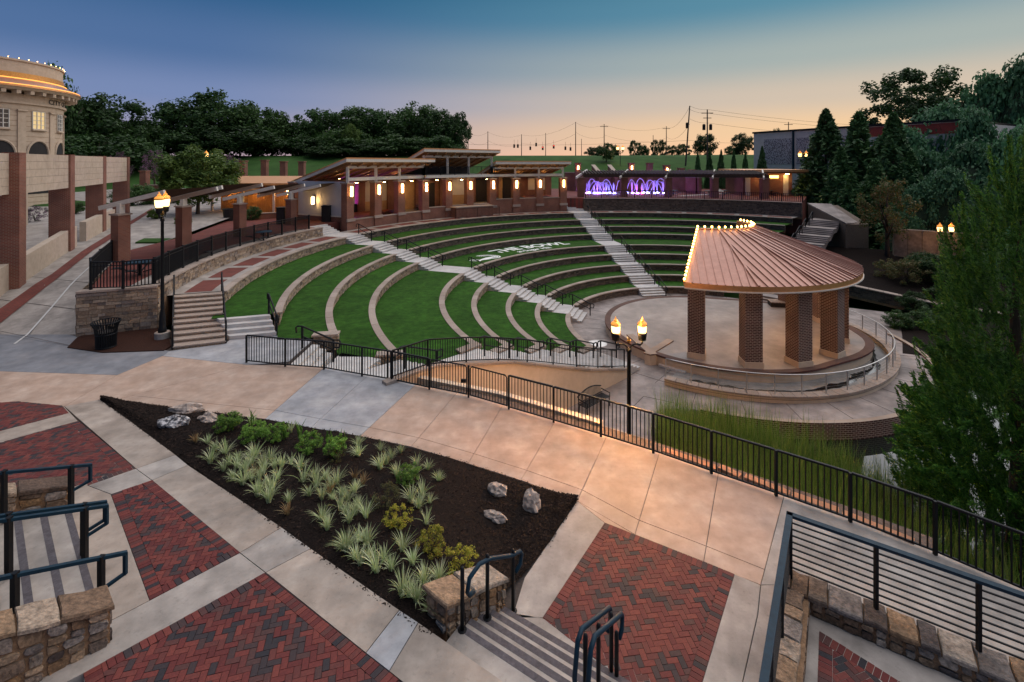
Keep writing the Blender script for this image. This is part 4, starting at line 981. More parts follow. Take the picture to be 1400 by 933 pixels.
# leafy crowns: many small leaf faces gathered in clumps
def leaf_cloud(name, seed, n, mat_, clumps=60, shape='ball', size=.05, clr=.22, aspect=1.7, up=.3, shell=.55, zs=1.0, pw=.8, plume=0):
    """unit crown: radius 1 in xy, height 0..2 for ball (centre 1) or 0..1 for cone"""
    r = np.random.RandomState(seed); C = []
    while len(C) < clumps:
        p = r.uniform(-1, 1, 3)
        if shape == 'ball':
            d = np.linalg.norm(p)
            if d > 1 or d < shell * r.rand(): continue
            C.append((p[0], p[1], 1 + p[2]))
        elif shape == 'cone':
            h = r.rand() ** 1.25; a = r.rand() * 2 * pi; rad = (1 - h) ** pw * (.35 + .6 * r.rand() ** .5); C.append((cos(a) * rad, sin(a) * rad, h))
        elif shape == 'dome':
            a = r.rand() * 2 * pi; e = r.rand() ** .7 * pi / 2; C.append((cos(a) * cos(e), sin(a) * cos(e), sin(e)))
    C = np.array(C); wts = r.uniform(.4, 1.3, len(C)); wts /= wts.sum(); idx = r.choice(len(C), n, p=wts)
    off = r.normal(0, 1, (n, 3)); off *= (clr * r.uniform(.5, 1.05, len(C))[idx] * r.rand(n) ** .4 / np.linalg.norm(off, axis=1))[:, None]
    if shape == 'cone': off[:, 2] *= .55; off *= (1.15 - C[idx, 2] * (1 if pw > .6 else .45))[:, None]
    if plume:
        dv = np.stack([C[:, 0], C[:, 1], np.full(len(C), .35)], 1) + r.normal(0, .25, (len(C), 3)); dv /= np.linalg.norm(dv, axis=1)[:, None]; dv = dv[idx]
        tt = r.rand(n)[:, None]; off = dv * tt * plume + off * (.42 * (1 - .75 * tt))
    P_ = C[idx] + off; P_[:, 2] *= zs
    nrm_ = off / (np.linalg.norm(off, axis=1)[:, None] + 1e-6) + r.normal(0, .55, (n, 3)); nrm_[:, 2] += up; nrm_ /= np.linalg.norm(nrm_, axis=1)[:, None]
    if plume: nrm_ = np.cross(dv + r.normal(0, .25, (n, 3)), r.normal(0, 1, (n, 3))); nrm_ /= np.linalg.norm(nrm_, axis=1)[:, None]
    t1 = np.cross(nrm_, np.cross(nrm_, dv + r.normal(0, .35, (n, 3))) if plume else r.normal(0, 1, (n, 3))); t1 /= np.linalg.norm(t1, axis=1)[:, None]; t2 = np.cross(nrm_, t1)
    s_ = size * r.uniform(.6, 1.4, n)[:, None]; a = t1 * s_ * aspect; b_ = t2 * s_
    V = np.stack([P_ - a * .5, P_ + b_ * .55 - a * .05, P_ + a * .6, P_ - b_ * .55 - a * .05], 1).reshape(-1, 3)
    me = bpy.data.meshes.new(name); me.vertices.add(4 * n); me.vertices.foreach_set('co', V.astype(np.float32).ravel())
    me.loops.add(4 * n); me.loops.foreach_set('vertex_index', np.arange(4 * n, dtype=np.int32)); me.polygons.add(n)
    me.polygons.foreach_set('loop_start', np.arange(0, 4 * n, 4, dtype=np.int32)); me.polygons.foreach_set('loop_total', np.full(n, 4, dtype=np.int32))
    me.materials.append(mat_); me.update(calc_edges=True); return me
M_SHG = leaf_mat('fresh green shrub', [(.07, .17, .02), (.14, .28, .035), (.22, .38, .06), (.10, .21, .03)])
M_SHY = leaf_mat('yellow green shrub', [(.20, .24, .02), (.34, .36, .035), (.42, .36, .045), (.24, .17, .03)])
M_SHO = leaf_mat('dark olive shrub', [(.05, .07, .02), (.09, .09, .03), (.12, .10, .03), (.04, .05, .02)])
SHM = {'g': leaf_cloud('leaves', 21, 2600, M_SHG, 46, 'ball', .055, .26, 2.6), 'y': leaf_cloud('leaves', 22, 2200, M_SHY, 40, 'ball', .06, .26, 1.4), 'o': leaf_cloud('leaves', 23, 1500, M_SHO, 40, 'ball', .05, .3, 1.6)}
def stems_mesh(seed, n, h):
    r = random.Random(seed); mb = MB()
    for _ in range(n):
        a = r.uniform(0, 6.28); mb.tube([(0, 0, 0), (cos(a) * .15 * h, sin(a) * .15 * h, h * .5), (cos(a) * .45 * h, sin(a) * .45 * h, h)], [.012, .008, .003], 4)
    return mb.mesh('stems', M_BARK)
STM = stems_mesh(1, 9, .42)
for px, py, rad, k, lb in ((312, 590, .36, 'g', 'rounded fresh green shrub next to the pale boulders'), (347, 604, .36, 'g', 'bushy green shrub with feathery top second from the boulders'), (378, 603, .32, 'g', 'green shrub between two larger ones at the bed edge'),
                           (422, 618, .34, 'g', 'bright green shrub at the centre of the far bed edge'), (460, 622, .32, 'g', 'loose green shrub at the end of the row near the bronze one'), (460, 630, .25, 'o', 'bronze green low shrub behind the striped clumps'),
                           (560, 662, .30, 'g', 'small green shrub amid pale grass in the bed'), (527, 692, .31, 'o', 'dark olive open shrub above the yellow ones'), (546, 722, .29, 'y', 'yellow green mounded shrub in the bed middle'),
                           (590, 756, .30, 'y', 'yellow and bronze shrub between two yellow green ones'), (629, 782, .30, 'y', 'yellow green shrub right behind the stone wing wall')):
    p = bed_pt(px, py); t = thing('shrub', lb, 'shrub', p, group='shrubs in the mulch bed')
    o = place('leaves', SHM[k], t, p, rnd.uniform(0, 6)); o.scale = (rad, rad, rad * .72); place('stems', STM, t, p, 0, (rad / .4, rad / .4, rad / .5))
for px, py in ((318, 575), (345, 574), (388, 588), (410, 590), (448, 600), (468, 604)):
    p = bed_pt(px, py + 14); mb = MB(); 
    for k in range(5): mb.tube([(p[0], p[1], p[2]), (p[0] + rnd.uniform(-.1, .1), p[1] + rnd.uniform(-.1, .1), p[2] + .3), (p[0] + rnd.uniform(-.15, .15), p[1] + rnd.uniform(-.1, .1), p[2] + rnd.uniform(.45, .62))], [.006, .018, .003], 4)
    SPRIGS.append((mb.build('sprig', M_SHG), p))
def rock(name, label, loc, size, rz, mat_, seed, sub=3):
    bm = bmesh.new(); bmesh.ops.create_icosphere(bm, subdivisions=sub, radius=1)
    for v in bm.verts:
        d = v.co.normalized(); k = 1 + .28 * noise.noise(d * 1.4 + Vector((seed, 0, 0))) + .16 * noise.cell(d * 2.2 + Vector((seed, 3, 0))) + .06 * noise.noise(d * 6)
        v.co = Vector((d.x * size[0], d.y * size[1], max(-.3, d.z) * size[2])) * k
    me = bpy.data.meshes.new(name); bm.to_mesh(me); bm.free(); me.materials.append(mat_)
    o = bpy.data.objects.new(name, me); COL.objects.link(o); o.location = loc; o.rotation_euler = (0, 0, rz); return tag(o, label, 'boulder', 'boulders in the mulch bed')
for px, py, sz, rz, m_, lb in ((237, 581, (.40, .22, .2), .1, M_ROCKD, 'mottled black and white boulder in the narrow end of the bed'), (255, 562, (.48, .24, .18), .1, M_ROCK, 'wide tan topped boulder at the edge of the bed'), (285, 574, (.30, .18, .15), -.3, M_ROCK, 'small pale boulder beside the first green shrub'),
                               (680, 673, (.24, .17, .17), -.2, M_ROCK, 'tan pointed boulder at the wide end of the bed'), (727, 690, (.20, .27, .26), .2, M_ROCK, 'tall white boulder near the bed corner by the brick panel'), (677, 710, (.27, .12, .13), -.35, M_ROCK, 'low flat grey white boulder below the other two')):
    p = bed_pt(px, py); rock('boulder', lb, (p[0], p[1], p[2] + .03), sz, rz, m_, px * .13)

LAND = [('the mottled boulder', bed_pt(237, 581)), ('the small pale boulder', bed_pt(285, 574)), ('the bushy feathery green shrub', bed_pt(347, 604)), ('the bright green shrub of the bed edge', bed_pt(422, 618)), ('the bronze green shrub', bed_pt(462, 632)),
        ('the small green shrub amid grass', bed_pt(560, 662)), ('the dark olive shrub', bed_pt(527, 690)), ('the mid bed yellow green shrub', bed_pt(546, 722)), ('the yellow and bronze shrub', bed_pt(588, 755)), ('the stone wing wall', bed_pt(620, 800)), ('the left walk edge', bed_pt(360, 690)), ('the bend of the left walk edge', bed_pt(470, 770))]
ORDN = 'closest,second closest,third closest,fourth closest,fifth closest,sixth closest,seventh closest,eighth closest,ninth closest,tenth closest,eleventh closest,twelfth closest,thirteenth closest,fourteenth closest,fifteenth closest,sixteenth closest,seventeenth closest,eighteenth closest,nineteenth closest,twentieth closest,twenty first closest,twenty second closest'.split(',')
def nearest_labels(items, what, cat, group):
    by = {}
    for o, p in items:
        d, nm = min((hypot(p[0] - q[0], p[1] - q[1]), nm) for nm, q in LAND); by.setdefault(nm, []).append((d, o.name, o))
    for nm, l_ in by.items():
        for k, (d, _, o) in enumerate(sorted(l_, key=lambda e: e[:2])): tag(o, '%s, %s to %s' % (what, ORDN[min(k, len(ORDN) - 1)], nm), cat, group)
nearest_labels(CLUMPS, 'cream striped grass clump', 'grass clump', 'striped grass clumps in the mulch bed')
nearest_labels(DRYS, 'small dry brown grass clump', 'grass clump', 'dry grass clumps in the mulch bed')
nearest_labels(SPRIGS, 'thin upright leafy sprig', 'plant', 'upright sprigs in the mulch bed')

# ------------------------------------------------------------------ foreground stone walls, stairs and rails
def rubble(parent, p0, p1, zb, zt, side, seed, smin=.13, smax=.36, dep=.05, name='stone', mat_=None):
    """irregular field stones on the face p0-p1; zb, zt: (z at p0, z at p1)"""
    r = random.Random(seed); p0 = Vector(p0[:2]); p1 = Vector(p1[:2]); L = (p1 - p0).length; u = (p1 - p0) / L; nr = Vector((u.y, -u.x)) * side
    H = max(zt[0] - zb[0], zt[1] - zb[1]); cells = []
    def split(x0, x1, y0, y1):
        w, h = (x1 - x0) * L, (y1 - y0) * H
        if w > smax or (w > h * 1.25 and w > smin * 2 and r.random() < .85):
            m_ = x0 + (x1 - x0) * r.uniform(.35, .65); split(x0, m_, y0, y1); split(m_, x1, y0, y1)
        elif h > smax * .75 or (h > smin * 2 and r.random() < .7):
            m_ = y0 + (y1 - y0) * r.uniform(.35, .65); split(x0, x1, y0, m_); split(x0, x1, m_, y1)
        else: cells.append((x0, x1, y0, y1))
    split(0, 1, 0, 1)
    for x0, x1, y0, y1 in cells:
        q = []; g = .009
        cs = [(x0 + g / L, y0 + g / H), ((x0 + x1) / 2, y0 + g / H), (x1 - g / L, y0 + g / H), (x1 - g / L, (y0 + y1) / 2), (x1 - g / L, y1 - g / H), ((x0 + x1) / 2, y1 - g / H), (x0 + g / L, y1 - g / H), (x0 + g / L, (y0 + y1) / 2)]
        d = r.uniform(.02, dep); mb = MB(); bk, ft = [], []
        cx, cy = (x0 + x1) / 2, (y0 + y1) / 2
        for k, (x, y) in enumerate(cs):
            corner = k % 2 == 0; x += (cx - x) * (r.uniform(.04, .3) if corner else r.uniform(0, .08)); y += (cy - y) * (r.uniform(.04, .3) if corner else r.uniform(0, .08))
            for lst, dd, ins in ((bk, -.01, 0), (ft, d + r.uniform(-.008, .008), .1)):
                xx, yy = x + (cx - x) * ins, y + (cy - y) * ins
                w = p0 + u * (xx * L) + nr * dd; z = zb[0] + (zb[1] - zb[0]) * xx + ((zt[0] - zb[0]) * (1 - xx) + (zt[1] - zb[1]) * xx) * yy; lst.append((w.x, w.y, z))
        cen = p0 + u * (cx * L); zc = zb[0] + (zb[1] - zb[0]) * cx + ((zt[0] - zb[0]) * (1 - cx) + (zt[1] - zb[1]) * cx) * cy
        mb.add(bk + ft, [tuple(range(8, 16))] + [(k, (k + 1) % 8, 8 + (k + 1) % 8, 8 + k) for k in range(8)])
        if side < 0: mb.f = [f[::-1] for f in mb.f]
        mb.build(name, mat_ or M_FLD, parent)
def flag_caps(parent, p0, p1, z0, z1, w, seed, smin=.42, smax=.85, th=.075, over=.05):
    """rough capstones along the top p0-p1 of a wall of width w to the left of the direction"""
    r = random.Random(seed); p0 = Vector(p0[:2]); p1 = Vector(p1[:2]); L = (p1 - p0).length; u = (p1 - p0) / L; v = Vector((-u.y, u.x)); s = -over
    while s < L + over - .05:
        e = min(L + over, s + r.uniform(smin, smax)); e = L + over if L + over - e < .15 else e
        a, b_ = s + .008, e - .008; q = []
        for x, y in ((a, -over), ((a + b_) / 2, -over - r.uniform(-.02, .03)), (b_, -over), (b_, w / 2), (b_, w + over), ((a + b_) / 2, w + over + r.uniform(-.02, .03)), (a, w + over), (a, w / 2)):
            x += r.uniform(-.012, .012); y += r.uniform(-.015, .015); c = p0 + u * x + v * y; q.append((c.x, c.y, z0 + (z1 - z0) * x / L))
        dz = r.uniform(-.012, .012); cx, cy = sum(p[0] for p in q) / 8, sum(p[1] for p in q) / 8
        top = [(cx + (p[0] - cx) * .94, cy + (p[1] - cy) * .94, p[2] + th + dz + r.uniform(-.008, .008)) for p in q]; mid_ = [(p[0], p[1], p[2] + th * .7 + dz) for p in q]
        MB().add(q + mid_ + top, [tuple(range(8))[::-1], tuple(range(16, 24))] + [(k + o_, (k + 1) % 8 + o_, 8 + (k + 1) % 8 + o_, 8 + k + o_) for k in range(8) for o_ in (0, 8)]).build('capstone', M_FLD, parent)
        s = e
def wall_stone(name, label, p0, p1, w, zb, zt, seed, faces='rlbe', smin=.13, smax=.36, cap=True, cs=(.42, .85)):
    """solid field stone wall from p0 to p1, width w to the left; zb, zt per end"""
    t = thing(name, label, 'stone wall', (p0[0], p0[1], zb[0])); a, b_ = Vector(p0[:2]), Vector(p1[:2]); u = (b_ - a).normalized(); v = Vector((-u.y, u.x)) * w
    q = [tuple(a), tuple(b_), tuple(b_ + v), tuple(a + v)]
    MB().prism(q, [zb[0] - .2, zb[1] - .2, zb[1] - .2, zb[0] - .2], [zt[0], zt[1], zt[1], zt[0]]).build('wall_core', M_MORT, t)
    if 'r' in faces: rubble(t, a, b_, zb, zt, 1, seed, smin, smax)
    if 'l' in faces: rubble(t, a + v, b_ + v, zb, zt, -1, seed + 1, smin, smax)
    if 'e' in faces: rubble(t, b_, b_ + v, (zb[1], zb[1]), (zt[1], zt[1]), 1, seed + 2, smin, smax)
    if 'b' in faces: rubble(t, a + v, a, (zb[0], zb[0]), (zt[0], zt[0]), 1, seed + 3, smin, smax)
    if cap: flag_caps(t, a, b_, zt[0] + .002, zt[1] + .002, w, seed + 4, *cs)
    return t
def flight(name, label, A, d, w, width, n, rise, run, ztop, land):
    """steps going down along d from the edge point A, spreading along w"""
    t = thing(name, label, 'stairs', (A[0], A[1], ztop - n * rise)); A = Vector(A); d = Vector(d).normalized(); w = Vector(w).normalized()
    def tread(s0, s1, z, nm):
        q = [A + d * s0, A + d * s1, A + d * s1 + w * width, A + d * s0 + w * width]
        o = MB().prism([tuple(k) for k in q], ztop - n * rise - .15, z).build(nm, M_CG, t)
        q = [A + d * (s1 - .095), A + d * (s1 + .004), A + d * (s1 + .004) + w * width, A + d * (s1 - .095) + w * width]
        MB().prism([tuple(k) for k in q], z - .02, z + .003).build('nosing', M_NOSE, o)
    tread(-land, 0, ztop, 'landing')
    for i in range(n - 1): tread(run * i, run * (i + 1), ztop - rise * (i + 1), 'step')
    return t
SD, SW = Vector((.54, .84)).normalized(), Vector((.84, -.54)).normalized()
flight('plaza_stairs', 'concrete stairs with dark nosing strips below the stone wing wall', (-.80, 7.5), SD, SW, 4.2, 5, .13, .27, .655, .8)
wall_stone('wing_wall', 'sloping field stone wing wall between the mulch bed and the stairs', (-1.0, 7.38), (-.12, 8.42), .46, (.58, .0), (1.02, .52), 31, smin=.12, smax=.3)
def tube_rail(label, pts, posts, cat='handrail', r_=.034, mat_=M_NAVY, group=None, extra=None):
    t = thing('handrail', label, cat, posts[0][0], group=group)
    MB().tube(pts, r_, 8).build('rail', mat_, t, True)
    for e in (extra or []): MB().tube(e, r_, 8).build('rail', mat_, t, True)
    for p, q in posts:
        po = MB().tube([p, (p[0], p[1], q - .03), (p[0], p[1], q)], [.032, .032, .02], 8).build('post', M_BLK, t, True)
        MB().lathe([(.07, 0), (.07, .012)], p, 10).build('foot_plate', M_BLK, po)
    return t
b3 = [(-.76, 7.40, .655), (-.40, 7.87, .40), (.02, 8.42, .0)]
tube_rail('dark blue handrail with three posts in front of the stone wing wall', [(-.60, 7.62, 1.05), (-.66, 7.52, 1.08), (-.69, 7.46, 1.18), (-.66, 7.50, 1.36), (-.52, 7.68, 1.43), (-.36, 7.90, 1.34), (.0, 8.38, 1.0), (.14, 8.56, .93), (.17, 8.6, .86), (.15, 8.57, .70), (.06, 8.46, .64)], [(b3[0], 1.62), (b3[1], 1.44), (b3[2], 1.08)], group='handrails of the plaza stairs')
for k, (sx_, lb) in enumerate(((-.09, 'dark blue double handrail on the stairs, the rail nearer the wing wall'), (.10, 'dark blue double handrail on the stairs, the rail nearer the brick panel'))):
    ox, oy = SW.x * sx_, SW.y * sx_; c = Vector((1.50, 7.30)); f = lambda s, z: (c.x - SD.x * s + ox, c.y - SD.y * s + oy, z)
    tube_rail(lb, [f(.95, .72), f(1.06, .8), f(1.1, .95), f(1.0, 1.36), f(.86, 1.42), f(0, 1.0), f(-.15, .93), f(-.2, .86), f(-.18, .68), f(-.06, .62)], [((c.x - SD.x * s, c.y - SD.y * s + (.004 * k), z), zt) for s, z, zt in ((0, .0, 1.02), (.5, .2, 1.26), (.95, .4, 1.48))] if k == 0 else [((c.x - SD.x * .02 + ox * .9, c.y - SD.y * .02 + oy * .9, .0), .8)], group='handrails of the plaza stairs')
# left stairs with their two flanking walls
F0, F1 = Vector((-9.25, 10.1)), Vector((-6.25, 7.42)); LW = (F1 - F0).normalized(); LA = Vector((LW.y, -LW.x)); LA = LA if LA.y < 0 else -LA
ZL0 = .55
ls = thing('left_stairs', 'grey stairs with dark nosing strips between two low field stone walls', 'stairs', (F0.x, F0.y, ZL0))
for i in range(7):
    a = F0 + LA * (.36 * i) + LW * .02; b_ = F1 + LA * (.36 * i) - LW * .02; z = ZL0 + .13 * (i + 1)
    o = MB().prism([tuple(a), tuple(b_), tuple(b_ + LA * .37), tuple(a + LA * .37)], .2, z).build('step', M_CG, ls)
    MB().prism([tuple(a - LA * .004), tuple(b_ - LA * .004), tuple(b_ + LA * .1), tuple(a + LA * .1)], z - .02, z + .003).build('nosing', M_NOSE, o)
e = F1 + LA * 2.2; wall_stone('stair_wall', 'low field stone wall with rough caps on the near side of the left stairs', tuple(e), tuple(F1), .0001 + .42, (.78, .70), (2.0, 1.25), 41, smin=.16, smax=.42) if False else None
nv = LW * .42
w1 = F1 + LA * 2.2
wall_stone('stair_wall', 'low field stone wall with rough caps on the near side of the left stairs', tuple(w1 + nv), tuple(F1 + nv), .42, (.80, .69), (1.98, 1.22), 41, faces='rle', smin=.2, smax=.5)
w0 = F0 + LA * 2.2
wall_stone('stair_wall', 'low field stone wall on the far side of the left stairs by the brick panel', tuple(w0), tuple(F0), .40, (.7, .5), (1.72, 1.0), 51, faces='rle', smin=.2, smax=.5)
for nm, k, grp in (('dark blue handrail along the far wall of the left stairs', .28, 1), ('dark blue handrail in the middle of the left stairs, far one of the pair', 1.95, 1), ('dark blue handrail in the middle of the left stairs, near one of the pair', 2.1, 1), ('dark blue handrail along the near wall of the left stairs', 3.72, 1)):
    c = F0 + LW * k; f = lambda s, z: (c.x + LA.x * s, c.y + LA.y * s, z)
    zf_ = lambda s: ZL0 + .36 * max(0, s)
    t = thing('handrail', nm, 'handrail', f(.1, ZL0), group='handrails of the left stairs')
    MB().bar(f(-.32, zf_(0) + .92), f(2.2, zf_(2.2) + 1.0), .06, .05).build('rail', M_NAVY, t)
    MB().bar(f(-.30, zf_(0) + .92), f(-.30, zf_(0) + .58), .05).build('rail_return', M_NAVY, t); MB().bar(f(-.30, zf_(0) + .6), f(.0, zf_(0) + .52), .045).build('rail_return', M_NAVY, t)
    for s in (.0, .95, 1.9): MB().bar(f(s, zf_(s) - .05 + .13), f(s, zf_(s) + 1.06), .075).build('post', M_BLK, t)
# right hand wall with bar railing
C0 = Vector((5.02, 8.93)); D1 = Vector((1.05, -.69)).normalized(); D2 = Vector((-2.05, -2.99)).normalized()
wall_stone('low_wall', 'low field stone wall under the long side of the horizontal bar railing', tuple(C0 + D1 * 5.6), tuple(C0 - D1 * .0), .4, (0, 0), (.26, .26), 61, faces='l', smin=.14, smax=.34, cs=(.22, .5))
wall_stone('low_wall', 'low field stone wall under the short side of the bar railing next to the brick panel', tuple(C0 + D1 * .42 + D2 * .42), tuple(C0 + D1 * .42 + D2 * 4.4), -.4, (0, 0), (.26, .26), 71, faces='r', smin=.14, smax=.34, cap=False)
t = [o for o in COL.objects if o.name.startswith('low_wall')][-1]
flag_caps(t, tuple(C0 + D2 * 4.4), tuple(C0 + D2 * .45), .262, .262, -.4, 75, .22, .5)
br = thing('bar_railing', 'dark blue steel railing with horizontal bars on the low stone wall', 'railing', (C0.x, C0.y, .35))
zb_ = .35
def rl(s, z, D=D1): q = C0 + D * s + D1 * .1 + D2 * .1; return (q.x, q.y, z)
for D, L, n in ((D1, 5.04, 4), (D2, 4.2, 3)):
    for i in range(n + 1):
        if D is D2 and i == 0: continue
        MB().bar(rl(L * i / n, zb_ - .08, D), rl(L * i / n, zb_ + 1.04, D), .06, .05).build('post', M_BLK, br)
    MB().bar(rl(-.04, zb_ + 1.06, D), rl(L + .2, zb_ + 1.06, D), .10, .05).build('top_rail', M_NAVY, br)
    for i in range(n):
        for k in range(8): MB().bar(rl(L * i / n + .03, zb_ + .12 + .115 * k, D), rl(L * (i + 1) / n - .03, zb_ + .12 + .115 * k, D), .022).build('bar', M_BLK, br)
MB().bar(rl(0, zb_ - .08), rl(0, zb_ + 1.04), .07).build('post', M_BLK, br)
q = C0 + D1 * .42 + D2 * .42
struct(MB().prism([tuple(q), tuple(q + D1 * 6), tuple(q + D1 * 6 + D2 * 5), tuple(q + D2 * 5)], -.3, .0).build('side_court', M_CG))
panel('dark red brick panel inside the low wall of the bar railing', [(1120, 863), (1250, 945), (1250, 1020), (1115, 1020)], lambda x, y: tuple(Vector(G(x, y)) + Vector((0, 0, .0))), .3, [1, 0, 0, 1], 9)

# ------------------------------------------------------------------ bench and bin
bx = G(786, 566, ZF); t = thing('park_bench', 'black metal bench with arched slatted back on the bowl floor by the stucco wall', 'bench', bx)
u = Vector((-UX, -UY, 0)); v = Vector((.671, -.742, 0)); zz = Vector((0, 0, 1)); c = Vector(bx)
c = Vector(U(14.7, -.95, ZF))
for s in (-.85, .85):
    MB().tube([c + u * s + v * .28, c + u * s + v * .24 + zz * .43, c + u * s - v * .2 + zz * .45, c + u * s - v * .26 + zz * .0], .03, 6).build('leg', M_BLK, t)
    MB().tube([c + u * s + v * .26 + zz * .43, c + u * s + v * .28 + zz * .64, c + u * s - v * .24 + zz * .68], .025, 6).build('armrest', M_BLK, t)
for k in range(6): MB().bar(c - u * .9 + v * (.24 - .09 * k) + zz * .45, c + u * .9 + v * (.24 - .09 * k) + zz * .45, .06, .02).build('seat_slat', M_BLK, t)
AB = [c + u * (-.9 + 1.8 * i / 10) - v * .3 + zz * (.78 + .2 * sin(pi * i / 10)) for i in range(11)]
MB().tube(AB, .03, 6).build('back_rail', M_BLK, t); MB().tube([c - u * .9 - v * .25 + zz * .5, c + u * .9 - v * .25 + zz * .5], .025, 6).build('back_rail', M_BLK, t)
for i in range(1, 20): MB().bar(c + u * (-.9 + .09 * i) - v * .25 + zz * .5, c + u * (-.9 + .09 * i) - v * .3 + zz * (.78 + .2 * sin(pi * i / 20)), .02).build('back_bar', M_BLK, t)
bx = G(145, 476, 0); t = thing('litter_bin', 'black slatted steel litter bin with flared rim in the red mulch', 'litter bin', bx)
for k in range(30):
    a = 2 * pi * k / 30; d = Vector((cos(a), sin(a), 0))
    p = [Vector(bx) + d * r_ + zz * z for r_, z in ((.33, .03), (.35, .6), (.39, .9), (.50, 1.12))]
    MB().tube(p, .022, 4).build('slat', M_BLK, t)
MB().lathe([(.30, .02), (.32, .7), (.30, .7)], bx, 20).build('liner', M_DARK, t)
for r_, z in ((.34, .08), (.37, .62), (.50, 1.12)): MB().tube([Vector(bx) + Vector((cos(a * .2618) * r_, sin(a * .2618) * r_, z)) for a in range(25)], .022, 5).build('hoop', M_BLK, t)
struct(MB().prism([G(*p) for p in ((92, 476), (106, 462), (150, 448), (205, 445), (226, 450), (234, 474), (224, 480), (140, 483))], -.1, .035).build('mulch_bed', M_MULR))

# ------------------------------------------------------------------ left side: rising walk, terrace, stone wall, stairs
YS = [17, 20, 22, 23, 24, 25, 26, 27, 28.5, 30, 32, 33.4, 35, 37, 40.2, 44, 48, 53, 60, 70, 85, 100]
def edge_x(Y): return np.interp(Y, [17, 21.9, 31.8, 40, 60, 100], [-21, -19.6, -25.8, -26.5, -31, -42])
walk = struct(MB().strip([(-75, y, zr(y) - .012 if y > 22 else -.05) for y in YS], [(float(edge_x(y)), y, zr(y) - .012 if y > 22 else -.05) for y in YS]).build('rising_walk', M_CG))
def band(pa, pb, dz, mat_, nm):
    A = []; B = []
    for (x0, y0), (x1, y1) in zip(pa, pb): A.append(tuple(Vector(GR(x0, y0)) + Vector((0, 0, dz)))); B.append(tuple(Vector(GR(x1, y1)) + Vector((0, 0, dz))))
    A2 = path_pts(A, 24); B2 = path_pts(B, 24)
    A2 = [(x, y, zr(y) + dz) for x, y, z in A2]; B2 = [(x, y, zr(y) + dz) for x, y, z in B2]
    return MB().strip(A2, B2).build(nm, mat_, walk)
band([(-60, 450), (0, 424), (70, 376), (152, 319.5), (208, 285)], [(-60, 478), (0, 443), (70, 388), (152, 327), (208, 289)], .03, M_BFL, 'brick_band')
band([(18, 471), (70, 420), (112, 374), (150, 340)], [(21, 471), (72, 420.6), (113.5, 374.6), (151, 340.6)], .02, mat('pale joint line', [(.5, .5, .48), (.55, .54, .52)], vary=.05), 'joint_line')
for (a, b_) in (((-40, 445), (120, 478)), ((-40, 405), (140, 428)), ((-20, 372), (150, 390)), ((30, 347), (160, 357))):
    p, q = Vector(GR(*a)), Vector(GR(*b_)); MB().strip([(p.x, p.y, zr(p.y) + .004), (q.x, q.y, zr(q.y) + .004)], [(p.x, p.y + .03, zr(p.y + .03) + .004), (q.x, q.y + .03, zr(q.y + .03) + .004)]).build('joint_line', M_JOINT, walk)
ZU = 1.95
ter = [(-19.5, 22.25), P(33.3, -108.9)[:2]] + [p[:2] for p in arc(33.05, -107.5, off_ang(32.95, AL, -HW))] + [P(34.8, AL - 2)[:2], (-16.5, 49.5), (-14, 66), (-34, 66), (-26.3, 40), (-25.7, 31.8)]
struct(MB().prism(ter, -.5, ZU).build('upper_terrace', M_BFL))
struct(MB().strip(arc(32.97, -109, -75, ZU + .006), arc(34.2, -109, -75, ZU + .006)).build('terrace_kerb', M_CG))
# stone wall with the fence: straight front, then along the arc
c1, c2 = Vector((-19.6, 21.75)), Vector(P(32.9, -109.6)[:2])
t = thing('terrace_wall', 'tall tan ledge stone wall behind the litter bin and lamp, curving along the brick walk', 'stone wall', (*c1, 0))
pts = [(c1.x, c1.y), (c2.x, c2.y)] + [p[:2] for p in arc(32.9, -109.0, off_ang(32.9, AL, -HW))]
mb = MB(); A = [(x, y, -.3) for x, y in pts]; B = [(x, y, ZU - .02) for x, y in pts]; mb.strip(A, B); mb.build('wall_core', M_MORT, t)
sm = stone_face(MB(), pts[:2], 0, ZU - .05, side=1, rh=.16, wmin=.2, wmax=.6, dep=.07)
stone_face(sm, pts[1:3], 0, ZU - .05, side=1, rh=.16, wmin=.2, wmax=.5)
stone_face(sm, pts[2:], ZT[0], ZU - .05, side=1, rh=.14, wmin=.2, wmax=.5)
stone_face(sm, [(-25.0, 31.0), pts[0]], -.2, ZU - .05, side=1, rh=.16, wmin=.2, wmax=.6)
tag(sm.build('stone_facing', M_STN, t), kind='stuff')
L = (c2 - c1).length; u = (c2 - c1) / L; v = Vector((-u.y, u.x))
for i in range(4):
    a, b_ = c1 + u * (L * i / 4 + .006) - v * .09, c1 + u * (L * (i + 1) / 4 - .006) - v * .09
    MB().prism([tuple(a), tuple(b_), tuple(b_ + v * .5), tuple(a + v * .5)], ZU - .02, ZU + .07).build('capstone', M_CAP, t)
arc_caps(t, 32.9, -109.3, off_ang(32.9, AL, -HW), ZU + .07, wid=.5, over=.09)
fp = [(-25.2, 31.0, zr(31) + .1), (-23.6, 28.5, ZU), (-21.8, 25.6, ZU), (-20.3, 23.3, ZU), (-19.25, 22.1, ZU + .07), (-17.9, 22.25, ZU + .07), (c2.x + .1, c2.y + .2, ZU + .07)]
fence('black picket fence round the terrace corner above the litter bin', fp, h=1.25, pick=.13, finial=True, mid=True, thick=.034, post=.09)
fence('black picket fence following the curved stone wall of the upper terrace', [P(33.2, a, ZU + .07) for a in np.linspace(-108.6, -75, 12)], h=1.2, pick=.13, finial=True, mid=True, thick=.034, post=.1)
